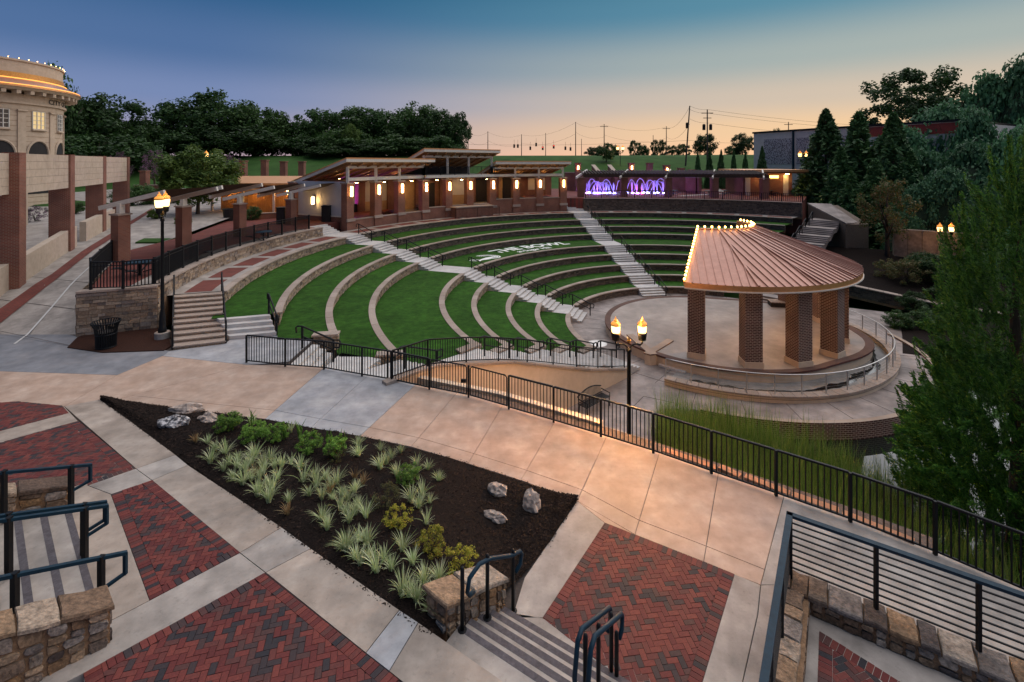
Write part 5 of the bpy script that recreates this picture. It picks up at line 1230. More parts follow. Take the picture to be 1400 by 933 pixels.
# stone stairs up to the brick walk, and white steps to the first turf tier
B0, B1 = Vector(G(236, 478)[:2]), Vector(G(309, 469.5)[:2]); T0, T1 = Vector(P(32.6, -107.4)[:2]), Vector(P(30.5, -107.4)[:2])
t = thing('stone_stairs', 'ten stone steps climbing from the plaza to the brick walk beside the tall lamp', 'stairs', (*B0, 0))
M_TRD = mat('stone tread', [(.26, .21, .17), (.36, .29, .24)], rough=.85, scale=6, bump=.3, vary=.25); N = 10
for i in range(N):
    f0, f1 = i / N, 1.0; a = B0 + (T0 - B0) * f0; b_ = B1 + (T1 - B1) * f0; c = B0 + (T0 - B0) * ((i + 1) / N + .02); d = B1 + (T1 - B1) * ((i + 1) / N + .02); z = ZT[0] * (i + 1) / N
    e = (a - c).normalized() * .05
    MB().prism([tuple(a), tuple(b_), tuple(d), tuple(c)], -.1, z - .055).build('riser', M_STN, t); MB().prism([tuple(a + e), tuple(b_ + e), tuple(d), tuple(c)], z - .053, z).build('tread', M_TRD, t)
for k, (pa, pb) in enumerate((((B0, T0), (B1, T1)), )):
    for (p, q), lb in ((pa, 'black handrail on the lamp side of the stone stairs'), (pb, 'black handrail on the turf side of the stone stairs')):
        m_ = p + (q - p) * .5
        t = thing('handrail', lb, 'handrail', (*p, 0), group='handrails of the stone stairs')
        for w, z in ((p, 0), (m_, .62), (q, ZT[0])): MB().bar((w.x, w.y, z), (w.x, w.y, z + 1.0), .055).build('post', M_BLK, t)
        MB().tube([(p.x, p.y, .72), (p.x, p.y, .98), (q.x, q.y, ZT[0] + .98), (q.x, q.y, ZT[0] + .72)], .026, 6).build('rail', M_BLK, t); MB().tube([(p.x, p.y, .5), (q.x, q.y, ZT[0] + .5)], .02, 6).build('rail', M_BLK, t)
W0, W1, V0, V1 = Vector(G(314, 465)[:2]), Vector(G(378, 459)[:2]), Vector(P(30.2, -112.4)[:2]), Vector(P(28.0, -112.9)[:2])
t = thing('white_steps', 'four pale concrete steps rising from the plaza to the top turf tier', 'stairs', (*W0, 0))
for i in range(4):
    a, b_ = W0 + (V0 - W0) * (i / 4), W1 + (V1 - W1) * (i / 4); MB().prism([tuple(a), tuple(b_), tuple(W1 + (V1 - W1) * ((i + 1) / 4 + .03)), tuple(W0 + (V0 - W0) * ((i + 1) / 4 + .03))], -.1, .16 * (i + 1)).build('step', M_STEP, t)
rail_flight('black handrail at the edge of the pale steps by the first turf tier', (V1.x, V1.y, .64), (W1.x - .05, W1.y + .1, 0), group='handrails of the stone stairs')

# ------------------------------------------------------------------ shade columns on the terrace
M_SHADE = mat('brown shade fabric', [(.05, .032, .022), (.075, .05, .035)], rough=.8, scale=3)
CL = [(165, 357), (251, 338), (328, 323), (398, 307)]
NUMW = ['first', 'second', 'third', 'fourth']
CPOS = [G(x, y, ZU) for x, y in CL]
for i, c in enumerate(CPOS):
    w = (.68, .68, .66, .7)[i]; hh = (2.75, 2.8, 2.55, 2.35)[i]
    t = thing('shade_column', 'red brick column with cream post carrying a tilted shade, %s from the walk' % NUMW[i], 'brick column', c, group='brick shade columns on the terrace')
    MB().box((c[0], c[1], ZU + hh / 2), (w, w, hh), -.35).build('brick_shaft', M_BW, t); MB().box((c[0], c[1], ZU + hh + .05), (w + .14, w + .14, .1), -.35).build('cap_stone', M_CAP, t)
    MB().box((c[0], c[1], ZU + hh + .4), (.3, .3, .6), -.35).build('post', M_WHT, t)
    zc = ZU + hh + .72; d = Vector((.94, -.18, 0)).normalized(); s = Vector((.2, 1, 0)).normalized(); c_ = Vector((c[0], c[1], zc))
    for k in (0, 1):
        b0 = c_ + s * (.0 if k == 0 else 3.9); MB().bar(b0 - d * 1.55 - Vector((0, 0, .34)), b0 + d * 3.1 + Vector((0, 0, .68)), .14, .26).build('beam', M_WHT, t)
    q = [c_ - d * 1.3 - Vector((0, 0, .22)), c_ + d * 3.0 + Vector((0, 0, .72)), c_ + d * 3.0 + s * 3.9 + Vector((0, 0, .72)), c_ - d * 1.3 + s * 3.9 - Vector((0, 0, .22))]
    mid_ = sum(q, Vector()) / 4 - Vector((0, 0, .18))
    MB().add([tuple(k + Vector((0, 0, .1))) for k in q] + [tuple(mid_)], [(0, 1, 4), (1, 2, 4), (2, 3, 4), (3, 0, 4)]).build('shade_sail', M_SHADE, t)
# dark cafe tables, planters and bins on the terrace
def cafe_table(label, loc, rz=0, seats=4):
    t = thing('cafe_table', label, 'table', loc, rz, group='dark metal tables on the terraces')
    MB().box((0, 0, .73), (1.1, 1.1, .04)).build('table_top', M_NAVY, t, local=True); MB().bar((0, 0, 0), (0, 0, .71), .1).build('pedestal', M_BLK, t, local=True)
    for k in range(seats):
        a = k * pi / 2; c = Vector((cos(a) * .95, sin(a) * .95, 0))
        MB().box((c.x, c.y, .44), (.42, .42, .035), a).build('seat', M_BLK, t, local=True); MB().bar((c.x, c.y, .42), (c.x * .15, c.y * .15, .18), .05).build('seat_arm', M_BLK, t, local=True)
    return t
cafe_table('dark square table with fixed seats inside the terrace corner fence', (-19.4, 25.2, ZU), .3)
cafe_table('dark square table with fixed seats between the first and second shade columns', (-19.6, 29.5, ZU), .1)
cafe_table('dark square table with fixed seats beside the third shade column', (-18.6, 36.2, ZU), .5)
def planter(label, loc, h=.9, r_=.4):
    t = thing('planter_pot', label, 'planter', loc, group='dark planter pots'); MB().lathe([(r_ * .72, 0), (r_, h), (r_ * 1.06, h), (r_ * 1.06, h + .06), (r_ * .9, h + .06), (r_ * .86, h - .08)], loc, 18).build('pot', M_DARK, t); MB().lathe([(r_ * .86, h - .07), (0.01, h - .05)], loc, 12).build('soil', M_MULR, t)
p = G(313, 302, ZU); planter('big dark round planter pot beside the third shade column', p, 1.15, .6)
for x, y, lb in ((386, 306, 'tall black bin beside the fourth shade column'), (447, 303, 'dark bin at the top of the left stair aisle')):
    p = G(x, y, ZU); t = thing('terrace_bin', lb, 'litter bin', p, group='dark bins on the terrace'); MB().box((p[0], p[1], ZU + .75), (.8, .8, 1.5)).build('body', M_DARK, t); MB().box((p[0], p[1], ZU + 1.56), (.88, .88, .1)).build('lid', M_BLK, t)
# low brick seat walls of the terrace garden
for k, (a, b_, lb) in enumerate((((420, 292), (455, 290), 'low brick seat wall with pale cap before the purple lit paving'), ((350, 300), (420, 296), 'low brick garden wall with pale cap behind the third shade column'))):
    p, q = G(*a, ZU), G(*b_, ZU); t = thing('seat_wall', lb, 'brick wall', p, group='low seat walls of the terrace'); d = Vector((q[0] - p[0], q[1] - p[1])).normalized(); nn = Vector((-d.y, d.x)) * .2
    qq = [(p[0] - nn.x, p[1] - nn.y), (q[0] - nn.x, q[1] - nn.y), (q[0] + nn.x, q[1] + nn.y), (p[0] + nn.x, p[1] + nn.y)]
    MB().prism(qq, ZU, ZU + .55).build('wall_body', M_BW, t); MB().prism(inset(qq, -.05), ZU + .552, ZU + .63).build('cap', M_CAP, t)

# ------------------------------------------------------------------ arcade screen wall and city hall
PP = [(-24.6, 20.0), (-27.6, 26.8), (-30.9, 33.5), (-34.3, 40.2), (-37.7, 47.0)]
t = thing('arcade', 'long limestone and brick arcade screen with tall red piers along the walk', 'building', (-31, 33, 1.5))
u = (Vector(PP[4]) - Vector(PP[0])).normalized(); nl = Vector((-u.y, u.x)); ang = atan2(u.y, u.x)
ZA0, ZA1 = 6.1, 8.35
for i, p in enumerate(PP):
    p = Vector(p); z0 = zr(p.y) - .3
    MB().box((p.x, p.y, (z0 + ZA1 + .04) / 2), (.8, .72, ZA1 + .04 - z0), ang).build('pier', M_BW, t); w = p + nl * .58
    MB().box((w.x, w.y, (z0 + ZA0 - .1) / 2), (.78, .45, ZA0 - .1 - z0), ang).build('pier_return', M_BW, t)
for i in range(4):
    p, q = Vector(PP[i]) + u * .41, Vector(PP[i + 1]) - u * .41; L = (q - p).length
    for r_ in range(5):                                  # limestone courses of the upper panel
        z = ZA0 + (ZA1 - ZA0) * r_ / 5; m_ = (p + q) / 2; hh = (ZA1 - ZA0) / 5 - .012
        nb = 4; sh = .5 * (r_ % 2)
        for k in range(nb + (1 if sh else 0)):
            s0 = max(0, (k - sh) * L / nb) + .006; s1 = min(L, (k + 1 - sh) * L / nb) - .006; m_ = p + u * (s0 + s1) / 2
            MB().box((m_.x, m_.y, z + hh / 2), (s1 - s0, .42, hh), ang).build('stone_block', M_STC, t)
    lo = [(0, 1)] if i < 1 else ([(0, 1)] if i == 1 else [(.0, .14), (.42, .98)] if i == 2 else [(.02, .45)])
    for f0, f1 in lo:
        a, b_ = p + u * L * f0, p + u * L * f1; m_ = (a + b_) / 2; za, zb2 = zr(a.y), zr(b_.y)
        MB().prism([tuple(a - nl * .2), tuple(b_ - nl * .2), tuple(b_ + nl * .2), tuple(a + nl * .2)], [za - .2, zb2 - .2, zb2 - .2, za - .2], [za + 1.45, zb2 + 1.45, zb2 + 1.45, za + 1.45]).build('low_wall', M_STC, t)
m_ = (Vector(PP[2]) + Vector(PP[3])) / 2 - u * 2.9 - nl * .2
MB().box((m_.x, m_.y, zr(m_.y) + .9), (.45, .02, .5), ang).build('blue_sign', mat('small blue sign print', [(.12, .35, .45), (.5, .6, .6)], scale=6, vary=.1), t)
MB().prism([tuple(Vector(PP[0]) + nl * 7), tuple(Vector(PP[4]) + nl * 7), tuple(Vector(PP[4]) + nl * 7.3), tuple(Vector(PP[0]) + nl * 7.3)], 0, 5.5).build('rear_wall', M_STC, t)
for k in range(3): w = Vector(PP[k + 1]) + nl * 5; MB().box((w.x, w.y, 3.5), (.6, .6, 5)).build('rear_column', M_STC, t)
# rotunda
HC = (-68.3, 60.2); HR = 9.1; HZ = lambda z: 7.8 + (z - 7.8) * 1.07
t = thing('city_hall', 'round limestone city hall drum with copper cornice and arched openings', 'building', (*HC, 2.4))
def drum(R0, z0, R1, z1, nm, m_, n=64): return MB().lathe([(R0, HZ(z0) if z0 > 9 else z0), (R1, HZ(z1))], (*HC, 0), n).build(nm, m_, t)
M_LS = mat('drum limestone', [(.50, .38, .27), (.57, .45, .33)], rough=.8, scale=1.2, vary=.08, dirt=.12)
WANG = [-23.5, 1.6, 27.0, -48.5]             # bays, angle about the drum centre
body = drum(HR, 2, HR, 14.6, 'drum_wall', M_LS)
drum(HR + .05, 13.9, HR + .1, 14.5, 'frieze', M_LS); drum(HR + .35, 14.5, HR + .35, 14.75, 'architrave', M_LS); drum(HR + .18, 14.75, HR + .18, 15.6, 'frieze_band', M_LS)
drum(HR + 1.45, 15.95, HR + 1.75, 16.25, 'cornice', M_LS); drum(HR + 1.85, 16.25, HR + 1.85, 16.42, 'cornice_edge', M_ROOFE); drum(HR + 1.8, 16.43, HR + .3, 17.3, 'copper_skirt', M_ROOF)
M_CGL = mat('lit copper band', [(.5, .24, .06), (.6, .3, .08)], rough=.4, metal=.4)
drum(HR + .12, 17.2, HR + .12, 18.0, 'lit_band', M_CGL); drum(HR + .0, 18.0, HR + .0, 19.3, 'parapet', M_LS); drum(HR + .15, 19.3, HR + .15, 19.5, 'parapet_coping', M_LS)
M_COVE = glow('cove light', (1.0, .42, .08), 1.3)
MB().tube([(HC[0] + (HR + .35) * cos(radians(a)), HC[1] + (HR + .35) * sin(radians(a)), HZ(17.32)) for a in range(-120, 70, 5)], .05, 6).build('cove_light', M_COVE, t)
MB().tube([(HC[0] + (HR + 1.72) * cos(radians(a)), HC[1] + (HR + 1.72) * sin(radians(a)), HZ(16.52)) for a in range(-120, 70, 5)], .04, 6).build('cove_light', M_COVE, t)
for k in range(30):
    a = radians(-120 + k * 6.3); place('roof_bulb', BUL, t, (HC[0] + (HR + .15) * cos(a), HC[1] + (HR + .15) * sin(a), HZ(19.6)), 0, (.55, .55, .55))
M_WL = glow('lit window glow', (.85, .62, .28), .32)
for wi, a in enumerate(WANG):
    def dp(aa, z, ex=0.0): return (HC[0] + (HR + ex) * cos(radians(aa)), HC[1] + (HR + ex) * sin(radians(aa)), z)
    z0, z1 = 12.05, 14.2; hw = 5.0
    w = MB().strip([dp(a + k, z0, .03) for k in np.linspace(-hw, hw, 5)], [dp(a + k, z1, .03) for k in np.linspace(-hw, hw, 5)]).build('window', M_WL if wi == 1 else M_GLASS, t)
    for k in np.linspace(-hw, hw, 4): MB().bar(dp(a + k, z0, .07), dp(a + k, z1, .07), .09).build('mullion', M_WHT, w)
    for z in np.linspace(z0, z1, 5): MB().tube([dp(a + k, z, .07) for k in (-hw, 0, hw)], .05, 4).build('glazing_bar', M_WHT, w)
    MB().tube([dp(a + k, z0 - .14, .14) for k in (-hw - .6, 0, hw + .6)], .14, 6).build('sill', M_LS, w)
    ar = [(9.0 * cos(q), 8.85 + 1.75 * sin(q)) for q in np.linspace(pi, 0, 15)]
    MB().strip([dp(a + k, 4.0, .04) for k, z in ar], [dp(a + k, max(z, 8.86), .04) for k, z in ar]).build('arch_opening', M_DARK, t)
    MB().tube([dp(a + k, z, .06) for k, z in ar], .14, 6).build('arch_moulding', M_LS, t)
    b_ = a + 12.7
    MB().strip([dp(b_ + k, 2.4, .12) for k in (-2.6, 0, 2.6)], [dp(b_ + k, HZ(13.9), .12) for k in (-2.6, 0, 2.6)]).strip([dp(b_ - 2.6, 2.4, 0), dp(b_ - 2.6, HZ(13.9), 0)], [dp(b_ - 2.6, 2.4, .12), dp(b_ - 2.6, HZ(13.9), .12)]).build('pilaster', M_LS, t)
    MB().tube([dp(b_ + k, HZ(13.75), .2) for k in (-3.1, 0, 3.1)], .13, 6).build('pilaster_cap', M_LS, t)
for k in range(26):
    a = -120 + k * 7.35; MB().box((HC[0] + (HR + .95) * cos(radians(a)), HC[1] + (HR + .95) * sin(radians(a)), HZ(15.72)), (1.0, .42, .4), radians(a)).build('bracket', M_LS, t)
for z in np.arange(3, 14.3, .62): MB().tube([(HC[0] + (HR + .002) * cos(radians(a)), HC[1] + (HR + .002) * sin(radians(a)), z) for a in range(-120, 70, 4)], .022, 4).build('course_joint', M_MORT, t)
off_t = OFF[t.name]
me, w_ = letter_mesh('CITY OF SUGAR HILL', .85, lambda uu, h: tuple(Vector((HC[0] + (HR + .21) * cos(radians(9.0 + 68 * uu)), HC[1] + (HR + .21) * sin(radians(9.0 + 68 * uu)), HZ(14.85) + h)) - off_t), 'lettering', t, .015)
me.materials.clear(); me.materials.append(M_BLK); link(bpy.data.objects.new('lettering', me), t)

# ------------------------------------------------------------------ pavilion along the top of the bowl
RPV = 33.25
def ang_at(px, R=RPV):
    best = min(np.arange(-80, 10, .02), key=lambda a: abs(700 + FPX * P(R, a)[0] / P(R, a)[1] - px)); return float(best)
PA = [ang_at(x) for x in (479, 517, 549, 582, 614, 643, 674, 706, 738, 770.5)]
M_SCON = glow('sconce glow', (1.0, .58, .2), 26)
M_PW = mat('warm plaster', [(.42, .27, .13), (.5, .33, .17)], rough=.8, scale=1.5, vary=.1)
M_PWHT = mat('projection screen', [(.50, .46, .40), (.56, .52, .45)], rough=.6, scale=.7, vary=.05)
DEP = 7.6
pv = thing('pavilion', 'long curved brick pavilion with three shed roofs above the seating tiers', 'building', P(RPV, -38, ZT[0]))
ZPIER = 5.75
for i, a in enumerate(PA):
    rz = -radians(a)
    for R_, z0 in ((RPV + .35, ZT[0] - .2), (RPV + DEP, ZT[0])):
        c = P(R_, a); b_ = MB().box((c[0], c[1], (z0 + ZPIER) / 2), (.95, .75, ZPIER - z0), rz).build('pier', M_BW, pv)
        MB().box((c[0], c[1], ZPIER + .06), (1.1, .9, .12), rz).build('pier_cap', M_CAP, b_)
        if R_ < RPV + 1: c2_ = P(R_ - .42, a); MB().box((c2_[0], c2_[1], ZT[0] + .95), (1.12, .16, .3), rz).build('plinth_stone', M_CAP, b_)
WALLTOP = [2.2, 2.2, 2.25, 2.6, 2.65, 2.65, 3.15, 3.15, 3.15]; FLR = [1.4, 1.4, 1.4, 1.75, 1.75, 1.75, 2.2, 2.2, 2.2]
for i in range(9):
    a, b_ = PA[i], PA[i + 1]; zt = WALLTOP[i]
    q = [P(RPV + .12, a)[:2], P(RPV + .12, b_)[:2], P(RPV + .45, b_)[:2], P(RPV + .45, a)[:2]]
    MB().prism(q, ZT[0] - .2, zt - .1).build('parapet', M_BW, pv); MB().prism(inset(q, -.05), zt - .098, zt).build('parapet_coping', M_CAP, pv)
    MB().prism([P(RPV + .46, a)[:2], P(RPV + .46, b_)[:2], P(RPV + DEP + 2, b_)[:2], P(RPV + DEP + 2, a)[:2]], ZT[0] - .2, FLR[i]).build('floor', M_CF, pv)
    # rear bays
    rb = [P(RPV + DEP - .1, a)[:2], P(RPV + DEP - .1, b_)[:2], P(RPV + DEP + .1, b_)[:2], P(RPV + DEP + .1, a)[:2]]
    if i in (0, 1): MB().prism(rb, FLR[i], FLR[i] + 1.5).build('rear_screen', M_DARK, pv)
    elif i == 2:
        MB().prism(rb, FLR[i], FLR[i] + 1.7).build('rear_wall', M_PW, pv); MB().prism(inset(rb, -.02), FLR[i] + 1.702, 5.6).build('screen', M_PWHT, pv)
    else: MB().prism(rb, FLR[i], 6.0).build('rear_wall', M_PW if i in (3, 5, 7) else M_BW, pv)
    if i in (4, 6, 7):
        f0, f1 = a + (b_ - a) * .28, a + (b_ - a) * .68
        MB().prism([P(RPV + DEP - .2, f0)[:2], P(RPV + DEP - .2, f1)[:2], P(RPV + DEP - .105, f1)[:2], P(RPV + DEP - .105, f0)[:2]], FLR[i], FLR[i] + 3.4).build('dark_door', M_DARK, pv)
    if i in (5, 8): f0, f1 = a + (b_ - a) * .25, a + (b_ - a) * .9; MB().prism([P(RPV + DEP - .2, f0)[:2], P(RPV + DEP - .2, f1)[:2], P(RPV + DEP - .105, f1)[:2], P(RPV + DEP - .105, f0)[:2]], FLR[i] + 1.6, 5.6).build('screen', M_PWHT, pv)
# white left return with the roller screen
a = PA[0]
q = [P(RPV + .7, a)[:2], P(RPV + DEP - .4, a)[:2], P(RPV + DEP - .4, a - .25)[:2], P(RPV + .7, a - .25)[:2]]
MB().prism(q, ZT[0], 2.5).build('side_wall', M_BW, pv); MB().prism(q, 2.502, 5.95).build('roller_screen', mat('pale mesh screen', [(.42, .43, .46), (.5, .51, .54)], rough=.5, scale=.6, vary=.06), pv); MB().prism(inset(q, -.06), 2.42, 2.55).build('screen_hem', M_WHT, pv)
def shed(nm, i0, i1, zf, zbk, ov=(.9, .9), front=-1.0, back=DEP + 1.2, colz=None):
    """shed roof over piers i0..i1, high at the front"""
    aa, ab = PA[i0], PA[i1]; A, B = Vector(P(RPV + .35, aa)), Vector(P(RPV + .35, ab)); u = (B - A).normalized(); o = Vector((-u.y, u.x, 0)); o = o if o.dot(A - Vector((*BC, 0))) > 0 else -o
    A0, B0 = A - u * ov[0], B + u * ov[1]; sl = (zbk - zf) / (back - front)
    c = [A0 + o * front, B0 + o * front, B0 + o * back, A0 + o * back]; zt = [zf, zf, zbk, zbk]
    rf = MB().prism([tuple(k[:2]) for k in c], [z - .12 for z in zt], zt).build('roof', M_ROOFE, pv)
    cc = [(k.x, k.y) for k in c]; MB().prism(inset(cc, .02), [z - .42 for z in zt], [z - .125 for z in zt]).build('fascia_board', M_WHT, rf)
    MB().prism(inset(cc, .12), [z - .47 for z in zt], [z - .425 for z in zt]).build('soffit', M_WOOD, rf)
    n = 9
    for k in range(n):
        p = A0 + (B0 - A0) * ((k + .5) / n); MB().bar((*(p + o * (front + .2))[:2], zf + sl * .2 - .56), (*(p + o * (back - .3))[:2], zbk - sl * .3 - .56), .12, .2).build('rafter', M_WOOD, rf)
    # front frame: posts and two beams
    zl = 6.2
    for k in range(i0, i1 + 1):
        p = P(RPV + .35, PA[k]); MB().bar((p[0], p[1], ZPIER + .12), (p[0], p[1], zf + sl * 1.2 - .5), .26).build('roof_post', M_WHT, pv)
    for (ka, kb) in zip(range(i0, i1), range(i0 + 1, i1 + 1)):
        p, q = P(RPV + .35, PA[ka]), P(RPV + .35, PA[kb])
        for z, h in ((zl, .34), (zf - .95, .26)): MB().bar((p[0], p[1], z), (q[0], q[1], z), .2, h).build('beam', M_WHT, pv)
    return A, B, u, o
shed('left', 0, 3, 8.35, 5.75)
A, B, u, o = shed('middle', 3, 6, 9.55, 7.2, ov=(.5, .7), back=DEP)
shed('right', 6, 9, 8.1, 5.9, ov=(-.2, .8))
# upper deck in the middle bay
q = [A - o * .6, B - o * .6, B + o * 6, A + o * 6]; MB().prism([tuple(k[:2]) for k in q], 6.05, 6.38).build('deck', M_WHT, pv)
q = [A + o * 5.4, B + o * 5.4, B + o * 5.6, A + o * 5.6]; MB().prism([tuple(k[:2]) for k in q], 6.38, 8.2).build('deck_rear', M_DARK, pv)
dk = [A - o * .5 + (B - A) * (k / 5) for k in range(6)]
fence('black rail of the upper deck in the middle of the pavilion', [(k.x, k.y, 6.38) for k in dk], h=1.0, pick=.2, thick=.04, post=.09)
c = P(RPV + DEP - .2, PA[0] - .15); MB().box((c[0], c[1], (ZT[0] + ZPIER) / 2), (1.0, 1.0, ZPIER - ZT[0]), -radians(PA[0])).build('pier', M_BW, pv)
M_UPL = glow('uplight glow', (1.0, .55, .18), 60)
for i in (0, 1, 2, 6, 7, 8):
    for rr in (1.2, 3.6, 6.2):
        c = P(RPV + rr, (PA[i] + PA[i + 1]) / 2, 6.05); q = thing('uplight', 'small uplight on the tie beams of pavilion bay %s, %s row' % (['one', 'two', 'three', 'four', 'five', 'six', 'seven', 'eight', 'nine'][i], {1.2: 'front', 3.6: 'middle', 6.2: 'rear'}[rr]), 'lamp', c, group='uplights of the pavilion'); MB().lathe([(.09, 0), (.1, .1)], c, 10).build('housing', M_BLK, q); MB().lathe([(.085, .102), (.085, .11)], c, 10).build('lens', M_UPL, q)
    for rr in (1.2, 3.6, 6.2): MB().bar(P(RPV + rr, PA[i], 5.98), P(RPV + rr, PA[i + 1], 5.98), .14, .14).build('tie_beam', M_WOOD, pv)
# sconces
for i, a in enumerate(PA):
    c = P(RPV - .09, a, 5.0)
    t = thing('wall_sconce', 'tall glowing bar sconce on pavilion pier %s counted from the roller screen' % ['one', 'two', 'three', 'four', 'five', 'six', 'seven', 'eight', 'nine', 'ten'][i], 'wall lamp', c, group='bar sconces of the pavilion')
    MB().box(c, (.28, .06, 1.15), -radians(a)).build('back_plate', M_STEEL, t); k = P(RPV - .2, a, 5.0); MB().box(k, (.15, .12, .95), -radians(a)).build('light_tube', M_SCON, t)
for k, (R_, aa, z) in enumerate(((RPV + 4.5, PA[0] - .8, 4.0), (RPV + 8.2, PA[0] - .5, 5.0))):
    c = P(R_, aa, z); t = thing('wall_sconce', ['short glowing sconce on the pale roller screen', 'tall glowing bar sconce on the rear corner pier by the purple light'][k], 'wall lamp', c); MB().box(c, (.16, .24, [.7, 1.0][k])).build('light_tube', M_SCON, t); MB().box((c[0] + .02, c[1] + .13, c[2]), (.24, .05, [.85, 1.15][k])).build('back_plate', M_STEEL, t)
# interior lamps that light the bays
M_INT = glow('ceiling lamp glow', (1.0, .55, .18), 90)
for i in range(9):
    a = (PA[i] + PA[i + 1]) / 2; c = P(RPV + 5.6, a, 5.55)
    t = thing('ceiling_lamp', 'warm ceiling lamp over pavilion bay %s counted from the roller screen' % ['one', 'two', 'three', 'four', 'five', 'six', 'seven', 'eight', 'nine'][i], 'lamp', c, group='ceiling lamps of the pavilion')
    MB().lathe([(.2, 0), (.22, .1), (.05, .3)], c, 12).build('shade', M_BLK, t); MB().lathe([(.16, -.03), (.16, .0)], c, 12).build('lens', M_INT, t)
    if i in (2, 3, 5, 6, 7, 8):
        for kk, rr in enumerate((2.4, 4.2)):
            c = P(RPV + rr, a + (.8 if kk else -.9), FLR[i]); o_ = cafe_table('dark table with chairs in pavilion bay %s, %s row' % (['one', 'two', 'three', 'four', 'five', 'six', 'seven', 'eight', 'nine'][i], ['front', 'rear'][kk]), c, a * .3)
# projecting landing with rails in front of the middle bay
a0, a1 = PA[4] + .3, PA[6] - 1.2
q = [P(RPV - 1.3, a0)[:2], P(RPV - 1.3, a1)[:2], P(RPV + .1, a1)[:2], P(RPV + .1, a0)[:2]]
MB().prism(q, ZT[0] - .1, 2.4).build('front_bay', M_BW, pv); MB().prism(inset(q, -.06), 2.402, 2.5).build('bay_coping', M_CAP, pv)
fence('short black rail at the projecting bay of the pavilion', [P(RPV - 1.9, a0 - 1, ZT[0]), P(RPV - 1.9, (a0 + a1) / 2, ZT[0]), P(RPV - 1.9, a1 + 1, ZT[0])], h=1.1, pick=.2)
# orange lit snack kiosk behind the terrace
k0 = (-25.5, 57.0); t = thing('snack_kiosk', 'orange lit timber kiosk with broad metal roof behind the shade columns', 'building', (*k0, ZU))
M_KR = mat('sunset tinted metal roof', [(.72, .34, .13), (.80, .42, .18)], rough=.4, metal=.6, scale=2, vary=.1)  # orange of the reflected sunset is put into the roof colour
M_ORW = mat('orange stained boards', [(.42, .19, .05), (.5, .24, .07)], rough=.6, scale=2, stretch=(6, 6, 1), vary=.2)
for k in range(20):
    x = k0[0] - 8 + k * .52; MB().box((x, k0[1] - .9 + .0, ZU + 1.7), (.5, .12, 3.4)).build('wall_board', M_ORW, t)
MB().box((k0[0] - 3, k0[1] + 2, ZU + 1.65), (10, 5.4, 3.3)).build('core', M_DARK, t)
for x0, x1, y0, y1, za, zb2 in ((-9.5, 4.5, -2.6, 5.5, 5.55, 6.15), (-10.2, -2.0, -3.4, .0, 4.9, 5.1)):
    MB().prism([(k0[0] + x0, k0[1] + y0), (k0[0] + x1, k0[1] + y0), (k0[0] + x1, k0[1] + y1), (k0[0] + x0, k0[1] + y1)], [za - .25, za - .25, zb2 - .25, zb2 - .25], [za, za, zb2, zb2]).build('roof', M_KR, t)
for x in (-8.5, -5, -1.5, 2.5): MB().bar((k0[0] + x, k0[1] - 2.2, ZU), (k0[0] + x, k0[1] - 2.2, 5.3), .2).build('post', M_WHT, t)
for i, x in enumerate((-7, -4, -1)):
    c = (k0[0] + x, k0[1] - 1.7, 4.7); q = thing('kiosk_lamp', 'warm lamp under the kiosk eave, %s from the bright tree' % ['first', 'second', 'third'][i], 'lamp', c, group='eave lamps of the kiosk'); MB().lathe([(.15, 0), (.17, .12), (.04, .25)], c, 10).build('shade', M_BLK, q); MB().lathe([(.13, -.04), (.13, -.01)], c, 10).build('lens', M_INT, q)
# purple floodlight on the paving between kiosk and pavilion
pd = bpy.data.lights.new('purple_flood', 'POINT'); pd.energy = 500; pd.color = (.55, .08, 1.0); pd.shadow_soft_size = .3
c = (-21.4, 57.5, 3.4); t = thing('purple_floodlight', 'purple floodlight on a short post between the kiosk and the pavilion', 'lamp', (c[0], c[1], ZU)); MB().bar((c[0], c[1] + .5, ZU), (c[0], c[1] + .5, 3.3), .1).build('post', M_BLK, t); MB().box((c[0], c[1] + .5, 3.4), (.3, .2, .25)).build('housing', glow('purple lens glow', (.6, .15, 1.0), 8), t)
lo = bpy.data.objects.new('floodlight_beam', pd); link(lo, t); lo.location = Vector(c) - OFF[t.name]

# ------------------------------------------------------------------ fountain terrace behind the bowl
ZQ = 2.95; aq0, aq1 = off_ang(33, AR, HW), 40.0
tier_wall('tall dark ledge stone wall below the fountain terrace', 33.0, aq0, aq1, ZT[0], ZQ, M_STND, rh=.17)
qp = [p[:2] for p in arc(33.3, aq0, aq1)] + [(44, 72), (44, 92), (2, 92), (1.5, 68)]
fq = struct(MB().prism(qp, -1, ZQ).build('fountain_terrace', M_BFL))
for x0, y0, x1, y1 in ((930, 268, 1040, 262), (905, 262, 990, 252), (985, 262, 960, 244)):
    p, q = G(x0, y0, ZQ + .01), G(x1, y1, ZQ + .01); d = Vector((q[0] - p[0], q[1] - p[1])).normalized(); nn = Vector((-d.y, d.x)) * .6
    MB().prism([(p[0] - nn.x, p[1] - nn.y), (q[0] - nn.x, q[1] - nn.y), (q[0] + nn.x, q[1] + nn.y), (p[0] + nn.x, p[1] + nn.y)], ZQ - .02, ZQ + .008).build('concrete_strip', M_CG, fq)
fence('black picket fence along the top of the fountain terrace wall', [P(33.6, a, ZQ) for a in np.linspace(aq0 + .6, aq1, 13)], h=1.05, pick=.22, thick=.045, post=.11)
pg = thing('pergola', 'dark timber pergola on five brick columns along the fountain terrace', 'pergola', P(35.5, 10, ZQ))
CX = [(794, 69.5), (852.6, 70.5), (913.5, 70), (976.5, 68.5), (1045, 66.5)]
M_DW = mat('dark stained timber', [(.035, .022, .016), (.06, .038, .026)], rough=.7, scale=2, stretch=(1, 8, 1))
tops = []
